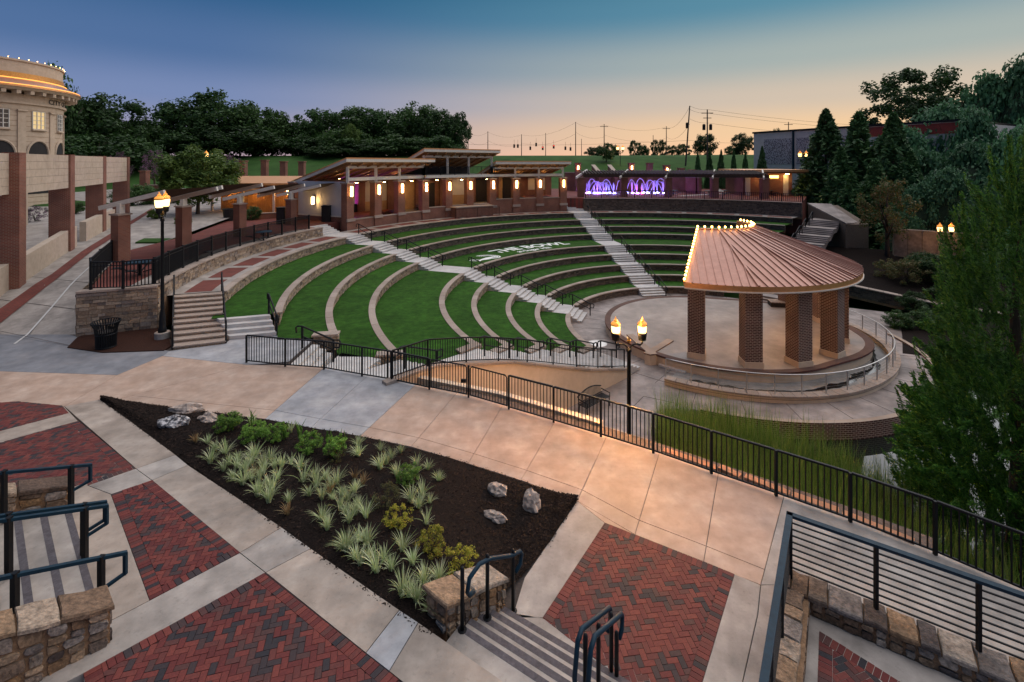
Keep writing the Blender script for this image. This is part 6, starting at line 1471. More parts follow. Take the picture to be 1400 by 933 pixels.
for x, Y in CX:
    X = (x - 700) / FPX * Y; tops.append(Vector((X, Y, 6.0)))
    MB().box((X, Y, (ZQ + 5.7) / 2), (.9, .9, 5.7 - ZQ)).build('brick_column', M_BW, pg); MB().box((X, Y, 5.76), (1.05, 1.05, .12)).build('column_cap', M_CAP, pg)
    MB().bar((X - .9, Y - 1.6, 5.75), (X + 1.4, Y + 3.2, 6.75), .18, .3).build('bracket_beam', M_WHT, pg)
for p, q in zip(tops, tops[1:]):
    for dy, dz in ((-.6, .0), (.9, .22), (2.4, .45)): MB().bar(p + Vector((.3, dy, dz)), q + Vector((.3, dy, dz)), .2, .42).build('purlin', M_DW, pg)
    for kk in range(14): w = p + (q - p) * (kk / 14); MB().bar(w + Vector((.3, -1.1, .26)), w + Vector((.3, 3.0, .72)), .1, .16).build('slat', M_DW, pg)
for i in range(7):
    x = (815, 835, 872, 895, 935, 957, 1010)[i]; p = G(x, 262, ZQ); cafe_table('dark picnic table on the fountain terrace near pergola bay %s' % ['one, left', 'one, right', 'two, left', 'two, right', 'three, left', 'three, right', 'four'][i], (p[0], min(p[1], 72.5 + (i % 2)), ZQ), .3 * i)
# the jets
m, n, l, b = new_mat('lit fountain water'); b.inputs['Base Color'].default_value = (.75, .7, .95, 1); b.inputs['Roughness'].default_value = .3
tr = n.new('ShaderNodeBsdfTranslucent'); tr.inputs[0].default_value = (.8, .75, 1, 1); ms = n.new('ShaderNodeMixShader'); ms.inputs[0].default_value = .6
l.new(b.outputs[0], ms.inputs[1]); l.new(tr.outputs[0], ms.inputs[2]); l.new(ms.outputs[0], n['Material Output'].inputs[0]); M_JET = m
ft = thing('fountain', 'splash fountain of arching and upright water jets lit violet and blue', 'fountain', (15, 79, ZQ))
FY = 78.5; fx = lambda x: (x - 700) / FPX * FY
struct_b = MB().prism([(fx(796), FY - 3), (fx(918), FY - 3), (fx(918), FY + 2.5), (fx(796), FY + 2.5)], ZQ - .02, ZQ + .05).build('basin', mat('wet basin paving', [(.25, .24, .26), (.35, .34, .36)], rough=.2, scale=1), ft)
LENS = {'v': glow('violet jet light', (.50, .24, 1.0), 30), 'b': glow('blue jet light', (.32, .32, 1.0), 30), 'p': glow('pink jet light', (1.0, .08, .35), 22)}
r = random.Random(9); jx = [802, 806, 811, 815, 819, 824, 828, 832, 837, 848, 858, 863, 868, 875, 880, 885, 893, 899, 905, 910]
LNM = {k: MB().lathe([(.26, 0), (.26, .05), (.1, .12)], n=10).mesh('jet_light', m_) for k, m_ in LENS.items()}
for i, x in enumerate(jx):
    c = Vector((fx(x), FY + r.uniform(-1.2, 1.0), ZQ + .05)); h = r.uniform(1.3, 2.2); k = 'p' if i in (9, 13) else r.choice('vvb')
    place('jet_light', LNM[k], ft, c + Vector((0, -.5, 0)))
    mb = MB()
    for s in range(16):
        a = r.uniform(0, 6.28); w = r.uniform(.02, .26); mb.tube([c, c + Vector((cos(a) * w * .5, sin(a) * w * .5, h * r.uniform(.5, .7))), c + Vector((cos(a) * w, sin(a) * w, h * r.uniform(.7, 1)))], [.05, .04, .015], 4)
    mb.build('jet', M_JET, ft)
for i, (x0, x1) in enumerate(((799, 817), (802, 823), (806, 828), (812, 834), (818, 838), (841, 851), (856, 870), (866, 884), (878, 900), (884, 906), (889, 912), (893, 915))):
    p, q = fx(x0), fx(x1); h = r.uniform(1.7, 2.35); mb = MB()
    for s in range(4): mb.tube([(p + (q - p) * t / 10 + r.gauss(0, .03), FY - 1 + s * .07 + i * .1, ZQ + .05 + h * 4 * (t / 10) * (1 - t / 10) + r.gauss(0, .03)) for t in range(11)], .022, 4)
    mb.build('arch_jet', M_JET, ft)
for k, x in enumerate((812, 834, 868, 897)):
    pd = bpy.data.lights.new('fountain_light', 'POINT'); pd.energy = 170; pd.color = ((.45, .12, 1), (.25, .2, 1), (.6, .1, .9), (.4, .12, 1))[k]; pd.shadow_soft_size = .4
    lo = bpy.data.objects.new('underwater_light', pd); link(lo, ft); lo.location = Vector((fx(x), FY - 2.2, ZQ + .6)) - OFF[ft.name]
# brick garden walls and lit pillars behind the fountain
def bwall(label, p, q, z0, z1, th=.5, cat='brick wall', group='brick walls behind the fountain'):
    t = thing('brick_wall', label, cat, (*p[:2], z0), group=group); d = Vector((q[0] - p[0], q[1] - p[1])).normalized(); nn = Vector((-d.y, d.x)) * th / 2
    qq = [(p[0] - nn.x, p[1] - nn.y), (q[0] - nn.x, q[1] - nn.y), (q[0] + nn.x, q[1] + nn.y), (p[0] + nn.x, p[1] + nn.y)]
    MB().prism(qq, z0, z1 - .12).build('wall_body', M_BW, t); MB().prism(inset(qq, -.06), z1 - .118, z1).build('coping', M_CAP, t); return t
fy2 = 86; f2 = lambda x, Y=fy2: ((x - 700) / FPX * Y, Y)
bwall('long brick garden wall beside the top of the second stair aisle', f2(772), f2(800), 2.5, 6.2)
bwall('long brick garden wall with pale coping behind the fountain jets', f2(800), f2(905), 2.5, 6.0)
bwall('brick garden wall right of the fountain with a curved end', f2(905, 84), f2(955, 80), 2.5, 6.0)
bwall('brick planter wall with niche beside the brick steps', f2(938, 78), f2(952, 77), 2.5, 5.6); bwall('brick corner wall closing the niche planter', f2(952, 79), f2(957, 76), 2.5, 5.6)
SCM = MB().box((0, 0, 0), (.18, .1, .6)).mesh('pillar_lamp', M_SCON)
for i, (x, yt) in enumerate(((790, 224), (863, 224), (888, 224), (911, 227), (931, 231), (946, 233))):
    Y = 84; c = f2(x, Y); z1 = CH - (yt - YH) * Y / FPX
    t = thing('brick_pillar', ['brick pillar with a lit bar lamp next to the pavilion end', 'brick pillar with a lit bar lamp behind the middle of the fountain', 'tall plain brick pillar right of the fountain middle', 'brick pillar with a lit bar lamp by the pergola post', 'short brick pillar with cap beyond the pergola', 'shortest brick pillar near the conifer row'][i], 'brick pillar', (*c, 2.6), group='brick pillars behind the fountain')
    MB().box((c[0], c[1], (2.6 + z1) / 2), (.95, .95, z1 - 2.6)).build('shaft', M_BW, t); MB().box((c[0], c[1], z1 + .07), (1.15, 1.15, .14)).build('cap', M_BW, t)
    if i in (0, 1, 3): place('pillar_lamp', SCM, t, (c[0], c[1] - .55, z1 - .7))
for i, (x0, x1) in enumerate(((809, 819), (831, 841))):
    c, d = f2(x0, 88), f2(x1, 84); t = thing('wing_wall', ['sloping brick wing wall with cream cap by the fountain stair, outer one', 'sloping brick wing wall with cream cap by the fountain stair, inner one'][i], 'brick wall', (*c, 3), group='sloping wing walls')
    MB().prism([c, (d[0], d[1]), (d[0] + .5, d[1]), (c[0] + .5, c[1])], 2.6, [7.4, 5.9, 5.9, 7.4]).build('wall_body', M_BW, t); MB().prism([(c[0] - .1, c[1]), (d[0] - .1, d[1] - .1), (d[0] + .6, d[1] - .1), (c[0] + .6, c[1])], [7.405, 5.905, 5.905, 7.405], [7.55, 6.05, 6.05, 7.55]).build('cap', M_STC, t)
for i, (x, y) in enumerate(((198, 247), (225, 247), (333, 233), (362, 232), (388, 234), (413, 234))):
    Y = 72 if i < 2 else 80; c = ((x - 700) / FPX * Y, Y); z1 = CH - (y - 12 - YH) * Y / FPX
    t = thing('brick_pillar', 'square brick gate pillar with cap %s' % ['in the garden left of the bright tree, outer one', 'in the garden left of the bright tree, inner one', 'standing first behind the kiosk roof', 'standing second behind the kiosk roof', 'standing third behind the kiosk roof', 'standing fourth behind the kiosk roof, by the pavilion'][i], 'brick pillar', (*c, 2.6), group='brick pillars of the upper garden')
    MB().box((c[0], c[1], (2.6 + z1) / 2), (.9, .9, z1 - 2.6)).build('shaft', M_BW, t); MB().box((c[0], c[1], z1 + .08), (1.1, 1.1, .16)).build('cap', M_BW, t)
bwall('low brick garden wall between the two outer gate pillars', ((185 - 700) / FPX * 72, 72), ((245 - 700) / FPX * 72, 72.2), 2.4, 4.6, group='brick walls of the upper garden')
# restroom
t = thing('restroom', 'small brick restroom with flat copper roof and white doors, brightly lit', 'building', (35.5, 73, ZQ)); RY = 73.0; rx = lambda x: (x - 700) / FPX * RY
MB().prism([(rx(1016), RY), (rx(1083), RY), (rx(1083), RY + 6), (rx(1016), RY + 6)], ZQ - .5, 6.3).build('walls', M_BW, t)
MB().prism([(rx(1009), RY - 2.2), (rx(1094), RY - 2.2), (rx(1094), RY + 7), (rx(1009), RY + 7)], 6.5, 6.85).build('roof', M_ROOFE, t); MB().prism([(rx(1012), RY - 1.9), (rx(1091), RY - 1.9), (rx(1091), RY + 6.5), (rx(1012), RY + 6.5)], 6.3, 6.498).build('soffit', M_WOOD, t)
for x in (1022, 1047, 1074): MB().box((rx(x), RY - .06, ZQ + 1.55), (.75, .1, 3.1)).build('door', M_WHT, t)
MB().box((rx(1058), RY - .06, 5.75), (1.3, .1, .4)).build('window', glow('restroom window glow', (1.0, .65, .15), 4), t)
for i, x in enumerate((1040, 1072)):
    c = (rx(x), RY - .8, 6.15); q = thing('restroom_lamp', ['warm lamp under the restroom eave above the middle door', 'warm lamp under the restroom eave above the last door'][i], 'lamp', c); MB().box((c[0], c[1], c[2] + .1), (.5, .3, .1)).build('housing', M_BLK, q); MB().box((c[0], c[1], c[2] + .02), (.42, .24, .06)).build('lens', M_INT, q)
# big block with dotted mural panels
t = thing('warehouse', 'large pale windowless building with three dotted mural panels', 'building', (54, 92, 5)); a, b_ = Vector((50.0, 100.0)), Vector((58.8, 83.0)); u = (b_ - a).normalized(); nn = Vector((-u.y, u.x)); nn = nn if nn.x > 0 else -nn
M_WH = mat('pale metal cladding', [(.52, .47, .46), (.6, .55, .53)], rough=.7, scale=1, vary=.06)
M_MU = mat('dotted mural', [(0, (.10, .08, .10)), (.42, (.12, .10, .12)), (.5, (.42, .38, .42)), (1, (.5, .46, .48))], scale=5.5, detail=2, vary=.1)
ed = b_ + u * 14
MB().prism([tuple(a), tuple(ed), tuple(ed + nn * 30), tuple(a + nn * 30)], 3, 13.9).build('walls', M_WH, t); MB().prism([tuple(a - u * .2 - nn * .2), tuple(ed - nn * .2), tuple(ed + nn * 30), tuple(a + nn * 30 - u * .2)], 13.9, 14.25).build('parapet_trim', M_BLK, t)
L = (b_ - a).length
for k, (f0, f1) in enumerate(((.12, .42), (.47, .74), (.79, 1.0))):
    p, q = a + u * L * f0 - nn * .06, a + u * L * f1 - nn * .06; MB().prism([tuple(p), tuple(q), tuple(q + nn * .05), tuple(p + nn * .05)], 7.6, 12.6).build('mural_panel', M_MU, t)
for f0 in (.44, .76): p = a + u * L * f0 - nn * .12; MB().bar((p.x, p.y, 6), (p.x, p.y, 13.9), .3).build('downpipe', M_NAVY, t)
p, q = a + u * L * 1.0 - nn * .07, ed - nn * .07; MB().prism([tuple(p), tuple(q), tuple(q + nn * .05), tuple(p + nn * .05)], 12.2, 13.8).build('red_panel', mat('red cladding', [(.25, .04, .03), (.3, .05, .04)]), t)

# ------------------------------------------------------------------ poles, wires, signals
pls = []
for i, (x, yt, yb, Y, lean) in enumerate(((667, 180, 214, 190, 0), (713, 184, 214, 200, 0), (746, 182, 214, 230, 0), (787, 167, 214, 170, 0), (826, 170, 214, 160, 0), (911, 173, 214, 170, 0), (893, 185, 214, 210, 0), (943, 145, 224, 112, -1.0), (967, 150, 228, 108, 0), (1078, 167, 200, 150, 0), (640, 180, 214, 200, 0), (795, 190, 214, 240, 0))):
    p = AT(x, yt, Y); zb2 = terrain(p[0], Y) - .5
    t = thing('utility_pole', ['plain thin utility pole just right of the upper pavilion roof', 'thin utility pole beside the hanging traffic signals', 'short thin pole between two taller ones on the road', 'tall plain utility pole above the wing walls', 'utility pole with a small street light arm', 'utility pole with one crossarm by the far pines', 'short pole by the far pines', 'tall leaning utility pole with a transformer', 'tall utility pole with crossarm and two transformers', 'distant pole with crossarm above the warehouse', 'thin pole at the edge of the dark wood', 'short pole under the wires on the road'][i], 'utility pole', (p[0], Y, zb2), group='utility poles along the road')
    r_ = .16 if Y < 130 else .14
    MB().tube([(p[0] + lean, Y, zb2), (p[0], Y, p[2])], [r_ * 1.3, r_ * .8], 8).build('pole', M_POLE, t); pls.append(Vector(p))
    if i in (4, 5, 8, 9):
        MB().bar((p[0] - 1.3, Y, p[2] - .8), (p[0] + 1.3, Y, p[2] - .8), .16).build('crossarm', M_POLE, t)
    if i in (7, 8):
        for s in ((-.6,) if i == 7 else (-.75, .75)): MB().lathe([(.3, 0), (.34, .1), (.34, 1.2), (.2, 1.35)], (p[0] + s, Y, p[2] - 5.2 + (i == 8) * .6), 10).build('transformer', M_BLK, t)
    if i == 8: MB().bar((p[0] - .9, Y, p[2] - 1.9), (p[0] + .9, Y, p[2] - 1.9), .14).build('crossarm', M_POLE, t)
wires = thing('overhead_wires', 'thin overhead wires sagging between the utility poles', 'wires', pls[0])
def wire(p, q, sag, w=.028):
    MB().tube([Vector(p) + (Vector(q) - Vector(p)) * (k / 12) - Vector((0, 0, sag * 4 * (k / 12) * (1 - k / 12))) for k in range(13)], w, 4).build('wire', M_BLK, wires)
zz_ = lambda p, d: p + Vector((0, 0, -d))
for a, b_, sg in ((10, 0, 1.5), (0, 1, 1.5), (1, 3, 2), (3, 4, 1.2), (4, 5, 1.6), (5, 7, 2)):
    wire(zz_(pls[a], .2), zz_(pls[b_], .2), sg); wire(zz_(pls[a], 3.6), zz_(pls[b_], 4.2), sg)
far_r = Vector(AT(1420, 172, 120)); far_r2 = Vector(AT(1420, 190, 120))
for d in (0, .8, 3.0): wire(zz_(pls[7], d), zz_(pls[8], d), .3); wire(zz_(pls[8], d), zz_(far_r, d), 2)
wire(zz_(pls[7], 8), AT(500, 190, 150), 1.5); wire(zz_(pls[7], 8), AT(1100, 190, 150), 1)
M_SIG = mat('signal housing', [(.01, .01, .01), (.02, .02, .02)], rough=.6)
M_RED = glow('red signal lens', (1.0, .06, .04), 6)
for i, (x, y) in enumerate(((703, 200), (708, 200), (725, 203), (733, 198), (742, 203), (757, 201), (773, 203), (780, 204))):
    p = AT(x, y, 150); t = thing('traffic_signal', 'small dark traffic signal hanging from the road wire, number %s along it' % ['one', 'two', 'three', 'four', 'five', 'six', 'seven', 'eight'][i], 'traffic signal', p, group='hanging traffic signals'); MB().box(p, (.55, .4, 1.1)).build('housing', M_SIG, t); MB().bar((p[0], p[1], p[2] + .5), (p[0], p[1], p[2] + 2), .06).build('hanger', M_SIG, t)
    if i in (4, 5): MB().lathe([(.15, 0), (.15, .05)], (p[0], p[1] - .23, p[2] + .3), 8).build('lens', M_RED, t)
# ------------------------------------------------------------------ right bank: retaining walls
t = thing('bank_wall', 'tall bare concrete retaining wall behind the lit lamp under the vines', 'wall', (36, 48, -3))
a, b_ = Vector(AT(1222, 345, 50)[:2]), Vector(AT(1345, 345, 46)[:2])
for k in range(6):
    p, q = a + (b_ - a) * (k / 6 + .004), a + (b_ - a) * ((k + 1) / 6 - .004); MB().prism([tuple(p), tuple(q), tuple(q + Vector((.3, .6))), tuple(p + Vector((.3, .6)))], -4, 1.0).build('wall_panel', mat('stained wall %d' % k, [(.26, .19, .14), (.36, .28, .21)], scale=1.2, dirt=.5, dirt_scale=.8), t)
p0, p1 = G(1150, 388, ZF + .9), G(1300, 420, ZF + .9); t = thing('bed_wall', 'low dark ledge stone wall edging the bed beyond the stage walk', 'stone wall', (*p0[:2], ZF)); pts = [(p0[0] - 4, p0[1] + 5), p0[:2], p1[:2], (p1[0] + 8, p1[1] - 7)]
MB().strip([(x, y, ZF - .2) for x, y in pts], [(x, y, ZF + .9) for x, y in pts]).strip([(x, y, ZF + .9) for x, y in pts], [(x + .3, y + .4, ZF + .9) for x, y in pts]).build('wall_core', M_MORT, t); tag(stone_face(MB(), pts, ZF, ZF + .86, side=1, rh=.15).build('stone_facing', M_STND, t), kind='stuff')
for p, q in zip(pts, pts[1:]):
    n_ = max(1, int(hypot(q[0] - p[0], q[1] - p[1]) / 1.1))
    for k in range(n_): a_, b2_ = Vector(p) + (Vector(q) - Vector(p)) * ((k + .01) / n_), Vector(p) + (Vector(q) - Vector(p)) * ((k + .99) / n_); o2 = Vector((.3, .42)); MB().prism([tuple(a_ - o2 * .25), tuple(b2_ - o2 * .25), tuple(b2_ + o2), tuple(a_ + o2)], ZF + .88, ZF + .96).build('capstone', M_CAP, t)
struct(MB().add([(p0[0] - 4, p0[1] + 5, ZF + .9), (p0[0], p0[1], ZF + .9), (p1[0], p1[1], ZF + .9), (p1[0] + 8, p1[1] - 7, ZF + .9), (48, 40, -1), (44, 50, -1.5), (32, 56, -1.5)], [(0, 1, 2, 3, 4, 5, 6)]).build('planting_bed', M_MULCH))
struct(MB().prism([P(34.6, 40.6)[:2], P(35.2, 44.5)[:2], P(31.6, 50.5)[:2], P(29.6, 49.5)[:2]], [ZQ - .25, ZQ - .25, 1.05, 1.05], [ZQ - .1, ZQ - .1, 1.2, 1.2]).build('side_path', M_CF))
struct(MB().prism([P(34.5, 40.7)[:2], P(35.6, 45.5)[:2], P(32.2, 52)[:2], P(29.7, 49.3)[:2]], -4, [ZQ - .26, ZQ - .26, 1.03, 1.03]).build('path_bank', M_STND))

# ------------------------------------------------------------------ trees
M_LFD = leaf_mat('dark tree leaf', [(.013, .040, .010), (.030, .075, .017), (.055, .115, .027), (.02, .055, .014)], trans=.3)
M_LFM = leaf_mat('mid green tree leaf', [(.022, .055, .012), (.045, .10, .022), (.075, .15, .035), (.03, .075, .018)], trans=.3)
M_LFB = leaf_mat('bright tree leaf', [(.05, .10, .015), (.10, .18, .03), (.17, .25, .05), (.03, .07, .012)], trans=.35)
M_CON = leaf_mat('conifer spray', [(.024, .075, .022), (.045, .12, .034), (.075, .17, .05)], trans=.2)
M_CYP = leaf_mat('feathery cypress spray', [(.035, .11, .016), (.08, .21, .03), (.15, .33, .05), (.05, .15, .024), (.024, .075, .013)], trans=.3)
M_VIN = leaf_mat('vine leaf', [(.03, .095, .04), (.06, .16, .07), (.10, .23, .10), (.042, .12, .052)], trans=.25)
M_RST = leaf_mat('rust tinged leaf', [(.04, .08, .02), (.10, .12, .03), (.20, .12, .05), (.07, .10, .03)], trans=.3)
M_FLW = leaf_mat('crape myrtle bloom', [(.16, .06, .14), (.24, .10, .20), (.03, .06, .02), (.05, .09, .03)], trans=.3)
CRD = [leaf_cloud('crown', 100 + i, 9500, M_LFD, 95, 'ball', .055, .3, 1.4) for i in range(4)]
CRM = [leaf_cloud('crown', 120 + i, 9500, M_LFM, 95, 'ball', .055, .3, 1.4) for i in range(3)]
CRB = leaf_cloud('crown', 140, 16000, M_LFB, 110, 'ball', .04, .28, 2.4, up=.6); CRF = leaf_cloud('crown', 141, 2600, M_FLW, 60, 'ball', .05, .25, 1.4); CRR = leaf_cloud('crown', 142, 4200, M_RST, 80, 'ball', .045, .22, 1.6)
CRP = leaf_cloud('crown', 150, 12000, M_LFD, 70, 'ball', .042, .24, 1.6, shell=.7)
CRC = [leaf_cloud('crown', 160 + i, 13000, M_CON, 420, 'cone', .06, .24, 2.4, up=.5, zs=4.0) for i in range(3)]
TRK = []
for s in range(3):
    r = random.Random(s); mb = MB(); mb.tube([(0, 0, 0), (.012, 0, .25), (.02, .01, .5), (.0, .0, .8)], [.035, .026, .018, .006], 8)
    for k in range(9):
        z = r.uniform(.28, .62); a = r.uniform(0, 6.28); d = r.uniform(.15, .3); mb.tube([(.01, 0, z), (cos(a) * d * .5, sin(a) * d * .5, z + .1), (cos(a) * d, sin(a) * d, z + r.uniform(.15, .28))], [.014, .009, .003], 5)
    TRK.append(mb.mesh('trunk', M_BARK, smooth_=True))
def tree(label, x, yt, hw, Y, crown, group, low=.28, zb=None, flat=1.0, base_y=None, name='tree'):
    """x, yt: pixel column and top row of the crown, hw: half width in pixels at distance Y"""
    X = (x - 700) / FPX * Y; zt = CH - (yt - YH) * Y / FPX; zb = terrain(X, Y) if zb is None else zb; R_ = hw * Y / FPX; H = zt - zb
    t = thing(name, label, 'tree', (X, Y, zb), group=group)
    k = place('trunk', TRK[int(x) % 3], t, (X, Y, zb - .1), x * .7); k.scale = (H * .8, H * .8, H)
    c = place('crown', crown, t, (X, Y, zb + H * low), x * 1.3); c.scale = (R_, R_ * flat, H * (1 - low) / 2.05); return t
def cone_tree(label, x, yt, hw, Y, crown, group, zb=None, low=.03):
    X = (x - 700) / FPX * Y; zt = CH - (yt - YH) * Y / FPX; zb = terrain(X, Y) if zb is None else zb; R_ = hw * Y / FPX; H = zt - zb
    t = thing('conifer', label, 'tree', (X, Y, zb), group=group)
    MB().tube([(X, Y, zb - .1), (X, Y, zb + H * .5), (X, Y, zb + H * .95)], [H * .016 + .03, H * .01, .01], 7).build('trunk', M_BARK, t)
    c = place('crown', crown, t, (X, Y, zb + H * low), x); c.scale = (R_ * 1.12, R_ * 1.12, H * (1 - low) * .97 / 4); return t
gl = 'trees of the wood beyond the lawn'
WD = [(62, 88, 28, 104), (92, 118, 16, 106), (112, 137, 36, 112), (152, 131, 46, 116), (188, 160, 28, 120), (225, 163, 26, 128), (252, 139, 40, 130), (300, 127, 46, 132), (346, 139, 40, 134), (372, 152, 24, 136), (328, 168, 42, 126), (270, 172, 40, 124), (410, 166, 28, 140), (440, 149, 34, 142), (482, 147, 38, 145), (522, 145, 38, 146), (562, 141, 36, 145), (600, 152, 32, 142), (622, 153, 18, 140), (470, 178, 38, 132), (540, 184, 40, 130), (592, 186, 34, 130), (420, 186, 34, 132), (505, 196, 34, 126), (452, 200, 30, 124), (135, 178, 50, 104), (90, 185, 40, 100), (180, 190, 34, 108)]
DESC = ['tall dark tree with a rounded crown', 'broad dark leafy tree', 'dense deep green tree', 'uneven dark green tree', 'lower bushy dark tree']
PLC = ['rising behind the city hall parapet', 'peeping beside the city hall cornice', 'right beside the city hall drum', 'broadest between city hall and the gap in the wood', 'at the edge of the gap left of the big round crowns', 'right of the gap, lower than its neighbour', 'left shoulder of the big round crowns', 'highest of the big round crowns', 'right shoulder of the big round crowns', 'slim one closing the big round crowns', 'in front of the highest round crown', 'in front of the left round crown', 'first above the open lawn slope', 'second above the open lawn slope', 'rising third from the open lawn', 'rising fourth from the open lawn', 'highest behind the upper pavilion roof', 'left of the last slim tree by the wires', 'last slim one by the first wire pole', 'lower down behind the pavilion left roof', 'lower down behind the upper roof gable', 'low at the corner of the upper roof', 'low at the lawn edge by the wood', 'bushy in front of the wood behind the pavilion roof', 'bushy at the foot of the wood beside the lawn', 'low in front of the city hall trees', 'low against the city hall drum', 'low before the gap in the wood']
for i, (x, yt, hw, Y) in enumerate(WD):
    tree('%s %s' % (DESC[i % 5], PLC[i]), x, yt, hw * 1.15, Y, (CRD + CRM[:1])[i % 5] if i % 4 else CRM[i % 3], gl, low=.0 if i < 19 else -.12)
tree('small yellow green tree catching light in front of the wood', 481, 170, 13, 128, CRB, gl, low=.2)
p = G(272, 305, ZU); tree('bright green garden tree standing between the shade columns and the kiosk', 270, 201, 50, 52, CRB, None, low=.22, zb=ZU)
for i, (x, yt, hw, Y, lb) in enumerate(((212, 206, 18, 84, 'crape myrtle with purple bloom above the garden pillars'), (312, 212, 18, 86, 'crape myrtle with purple bloom right of the bright garden tree'), (165, 208, 14, 80, 'crape myrtle behind the end of the arcade'))): tree(lb, x, yt, hw, Y, CRF, 'flowering trees of the upper garden', low=.35)
for i, (x, yb, hw, Y, cr, lb) in enumerate(((168, 262, 16, 60, 0, 'round green bush beside the arcade end'), (200, 268, 18, 62, 1, 'round green bush below the first gate pillars'), (232, 262, 16, 64, 2, 'dark bush left of the bright garden tree'), (48, 292, 14, 46, 3, 'red flowering bush inside the arcade first bay'), (100, 285, 12, 52, 4, 'clipped green bush inside the arcade second bay'), (250, 302, 10, 45, 5, 'low bush at the foot of the second shade column'), (345, 300, 12, 50, 6, 'low bush at the foot of the kiosk'), (212, 290, 9, 48, 7, 'small bush on the little lawn by the walk'))):
    X = (x - 700) / FPX * Y; zb2 = zr(Y) if x < 240 else ZU; R_ = hw * Y / FPX
    t = thing('garden_bush', lb, 'bush', (X, Y, zb2), group='bushes of the upper garden'); c = place('leaves', [CRM[0], CRM[1], CRD[0], CRF, CRM[2], CRB, CRM[0], CRB][i], t, (X, Y, zb2 - .1), x); c.scale = (R_, R_, R_ * .8); place('stems', STM, t, (X, Y, zb2), 0, (R_ * 2, R_ * 2, R_ * 2))
struct(MB().prism([GR(185, 333), GR(230, 308), GR(248, 303), GR(252, 320), GR(215, 333)], 1.5, ZU + .03).build('small_lawn', M_LAWN))
# far trees along the road
for i, (x, yt, hw, Y) in enumerate(((868, 191, 9, 210), (895, 190, 6, 200), (906, 190, 6, 205), (920, 198, 10, 220), (935, 196, 10, 220), (964, 183, 16, 150), (1015, 183, 15, 140), (812, 201, 12, 230), (842, 197, 5, 210), (880, 198, 8, 220), (1000, 200, 10, 200), (1062, 175, 6, 150))):
    tree('far tree on the road ridge, %s' % ['lone round pine right of the lamp', 'slim pine left of a pair', 'slim pine right of a pair', 'low spreading one by the far shed', 'low spreading one before the leaning pole', 'full dark one behind the transformer pole', 'full dark one left of the warehouse', 'low clump left of the lamp', 'thin one beside the lamp', 'low bush between pines', 'low bush behind the conifer row', 'tip above the warehouse roof'][i], x, yt, hw, Y, CRP if i < 5 else CRD[i % 4], 'far trees on the road ridge', low=.0)
tree('small round tree on the lawn slope behind the fountain', 829, 196, 13, 116, CRD[2], None, low=.12)
for i, (x, yt) in enumerate(((954, 206), (970, 203), (986, 204), (1003, 204), (1019, 207), (1042, 199))):
    cone_tree('narrow dark arborvitae in the row behind the brick steps, %s from the leaning pole' % ['first', 'second', 'third', 'fourth', 'fifth', 'sixth'][i], x, yt, 6.5 + .6 * (i % 3) + (2 if i == 5 else 0), 92, CRC[i % 3], 'arborvitae row', zb=2.9)
for i, (x, yt, hw, Y, lb) in enumerate(((1129, 147, 27, 72, 'tall pointed conifer overlapping the mural warehouse'), (1174, 150, 34, 68, 'tall pointed conifer, middle one of three by the stairs'), (1221, 152, 32, 63, 'tall pointed conifer nearest the vine mounds'), (1150, 200, 26, 66, 'shorter conifer between two tall ones'), (1196, 215, 28, 60, 'shorter conifer at the foot of the tall ones'), (1165, 235, 24, 60, 'low conifer beside the path rail'), (1245, 205, 26, 60, 'conifer merging into the vines'), (1112, 205, 16, 74, 'slim conifer in front of the restroom lamp'))):
    cone_tree(lb, x, yt, hw * 1.55, Y, CRC[i % 3], 'conifers right of the bowl', zb=terrain((x - 700) / FPX * Y, Y) - 1)
tree('large dark pine with open layered crown above the vines', 1246, 92, 62, 98, CRP, None, low=.30, name='pine_tree')
tree('small tree with rust tinged top and pale trunk below the conifers', 1213, 238, 34, 50, CRR, None, low=.25, zb=-2.6)
# vine covered mounds of the bank
VD = [leaf_cloud('vine_leaves', 180 + i, 6500, M_VIN, 90, 'dome', .05, .22, 1.1, up=.5) for i in range(3)]
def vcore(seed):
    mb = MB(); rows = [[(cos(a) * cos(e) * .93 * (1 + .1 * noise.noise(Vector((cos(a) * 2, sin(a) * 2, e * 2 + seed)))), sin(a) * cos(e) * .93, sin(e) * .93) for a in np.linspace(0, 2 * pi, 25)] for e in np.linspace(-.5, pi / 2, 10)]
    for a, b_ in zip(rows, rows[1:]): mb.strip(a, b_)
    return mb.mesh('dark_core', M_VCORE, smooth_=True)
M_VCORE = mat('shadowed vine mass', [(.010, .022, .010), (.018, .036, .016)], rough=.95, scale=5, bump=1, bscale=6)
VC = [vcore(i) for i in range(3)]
VM = [(1290, 163, 300, 62, 76), (1352, 124, 270, 56, 88), (1402, 104, 260, 50, 84), (1258, 222, 335, 48, 62), (1325, 214, 345, 56, 60), (1392, 200, 345, 60, 57), (1296, 246, 352, 44, 53), (1362, 262, 385, 50, 49), (1420, 290, 400, 46, 45), (1236, 188, 285, 42, 68), (1440, 160, 330, 60, 66), (1330, 170, 300, 40, 70), (1262, 262, 340, 36, 54), (1240, 300, 372, 30, 52), (1330, 285, 350, 40, 50), (1395, 325, 400, 44, 42)]
VL = ['high mound of vines under the pine', 'vine covered tree top on the skyline', 'vine covered tree on the skyline beside the frame of the bank', 'rounded vine mound above the small rust tinged tree', 'middle vine mound over the retaining wall', 'broad vine mound above the feathery cypress', 'low vine mound right over the lit lamp', 'vine curtain behind the lamp', 'vine mass closing the bank behind the cypress', 'vine mound between the conifers and the pine', 'outer vine mound of the bank', 'small vine dome between two bigger mounds', 'low vine hump left of the lamp on the bank', 'lowest vine hump beside the pale trunk', 'vine fringe hanging over the bare retaining wall', 'vine heap at the back of the cypress']
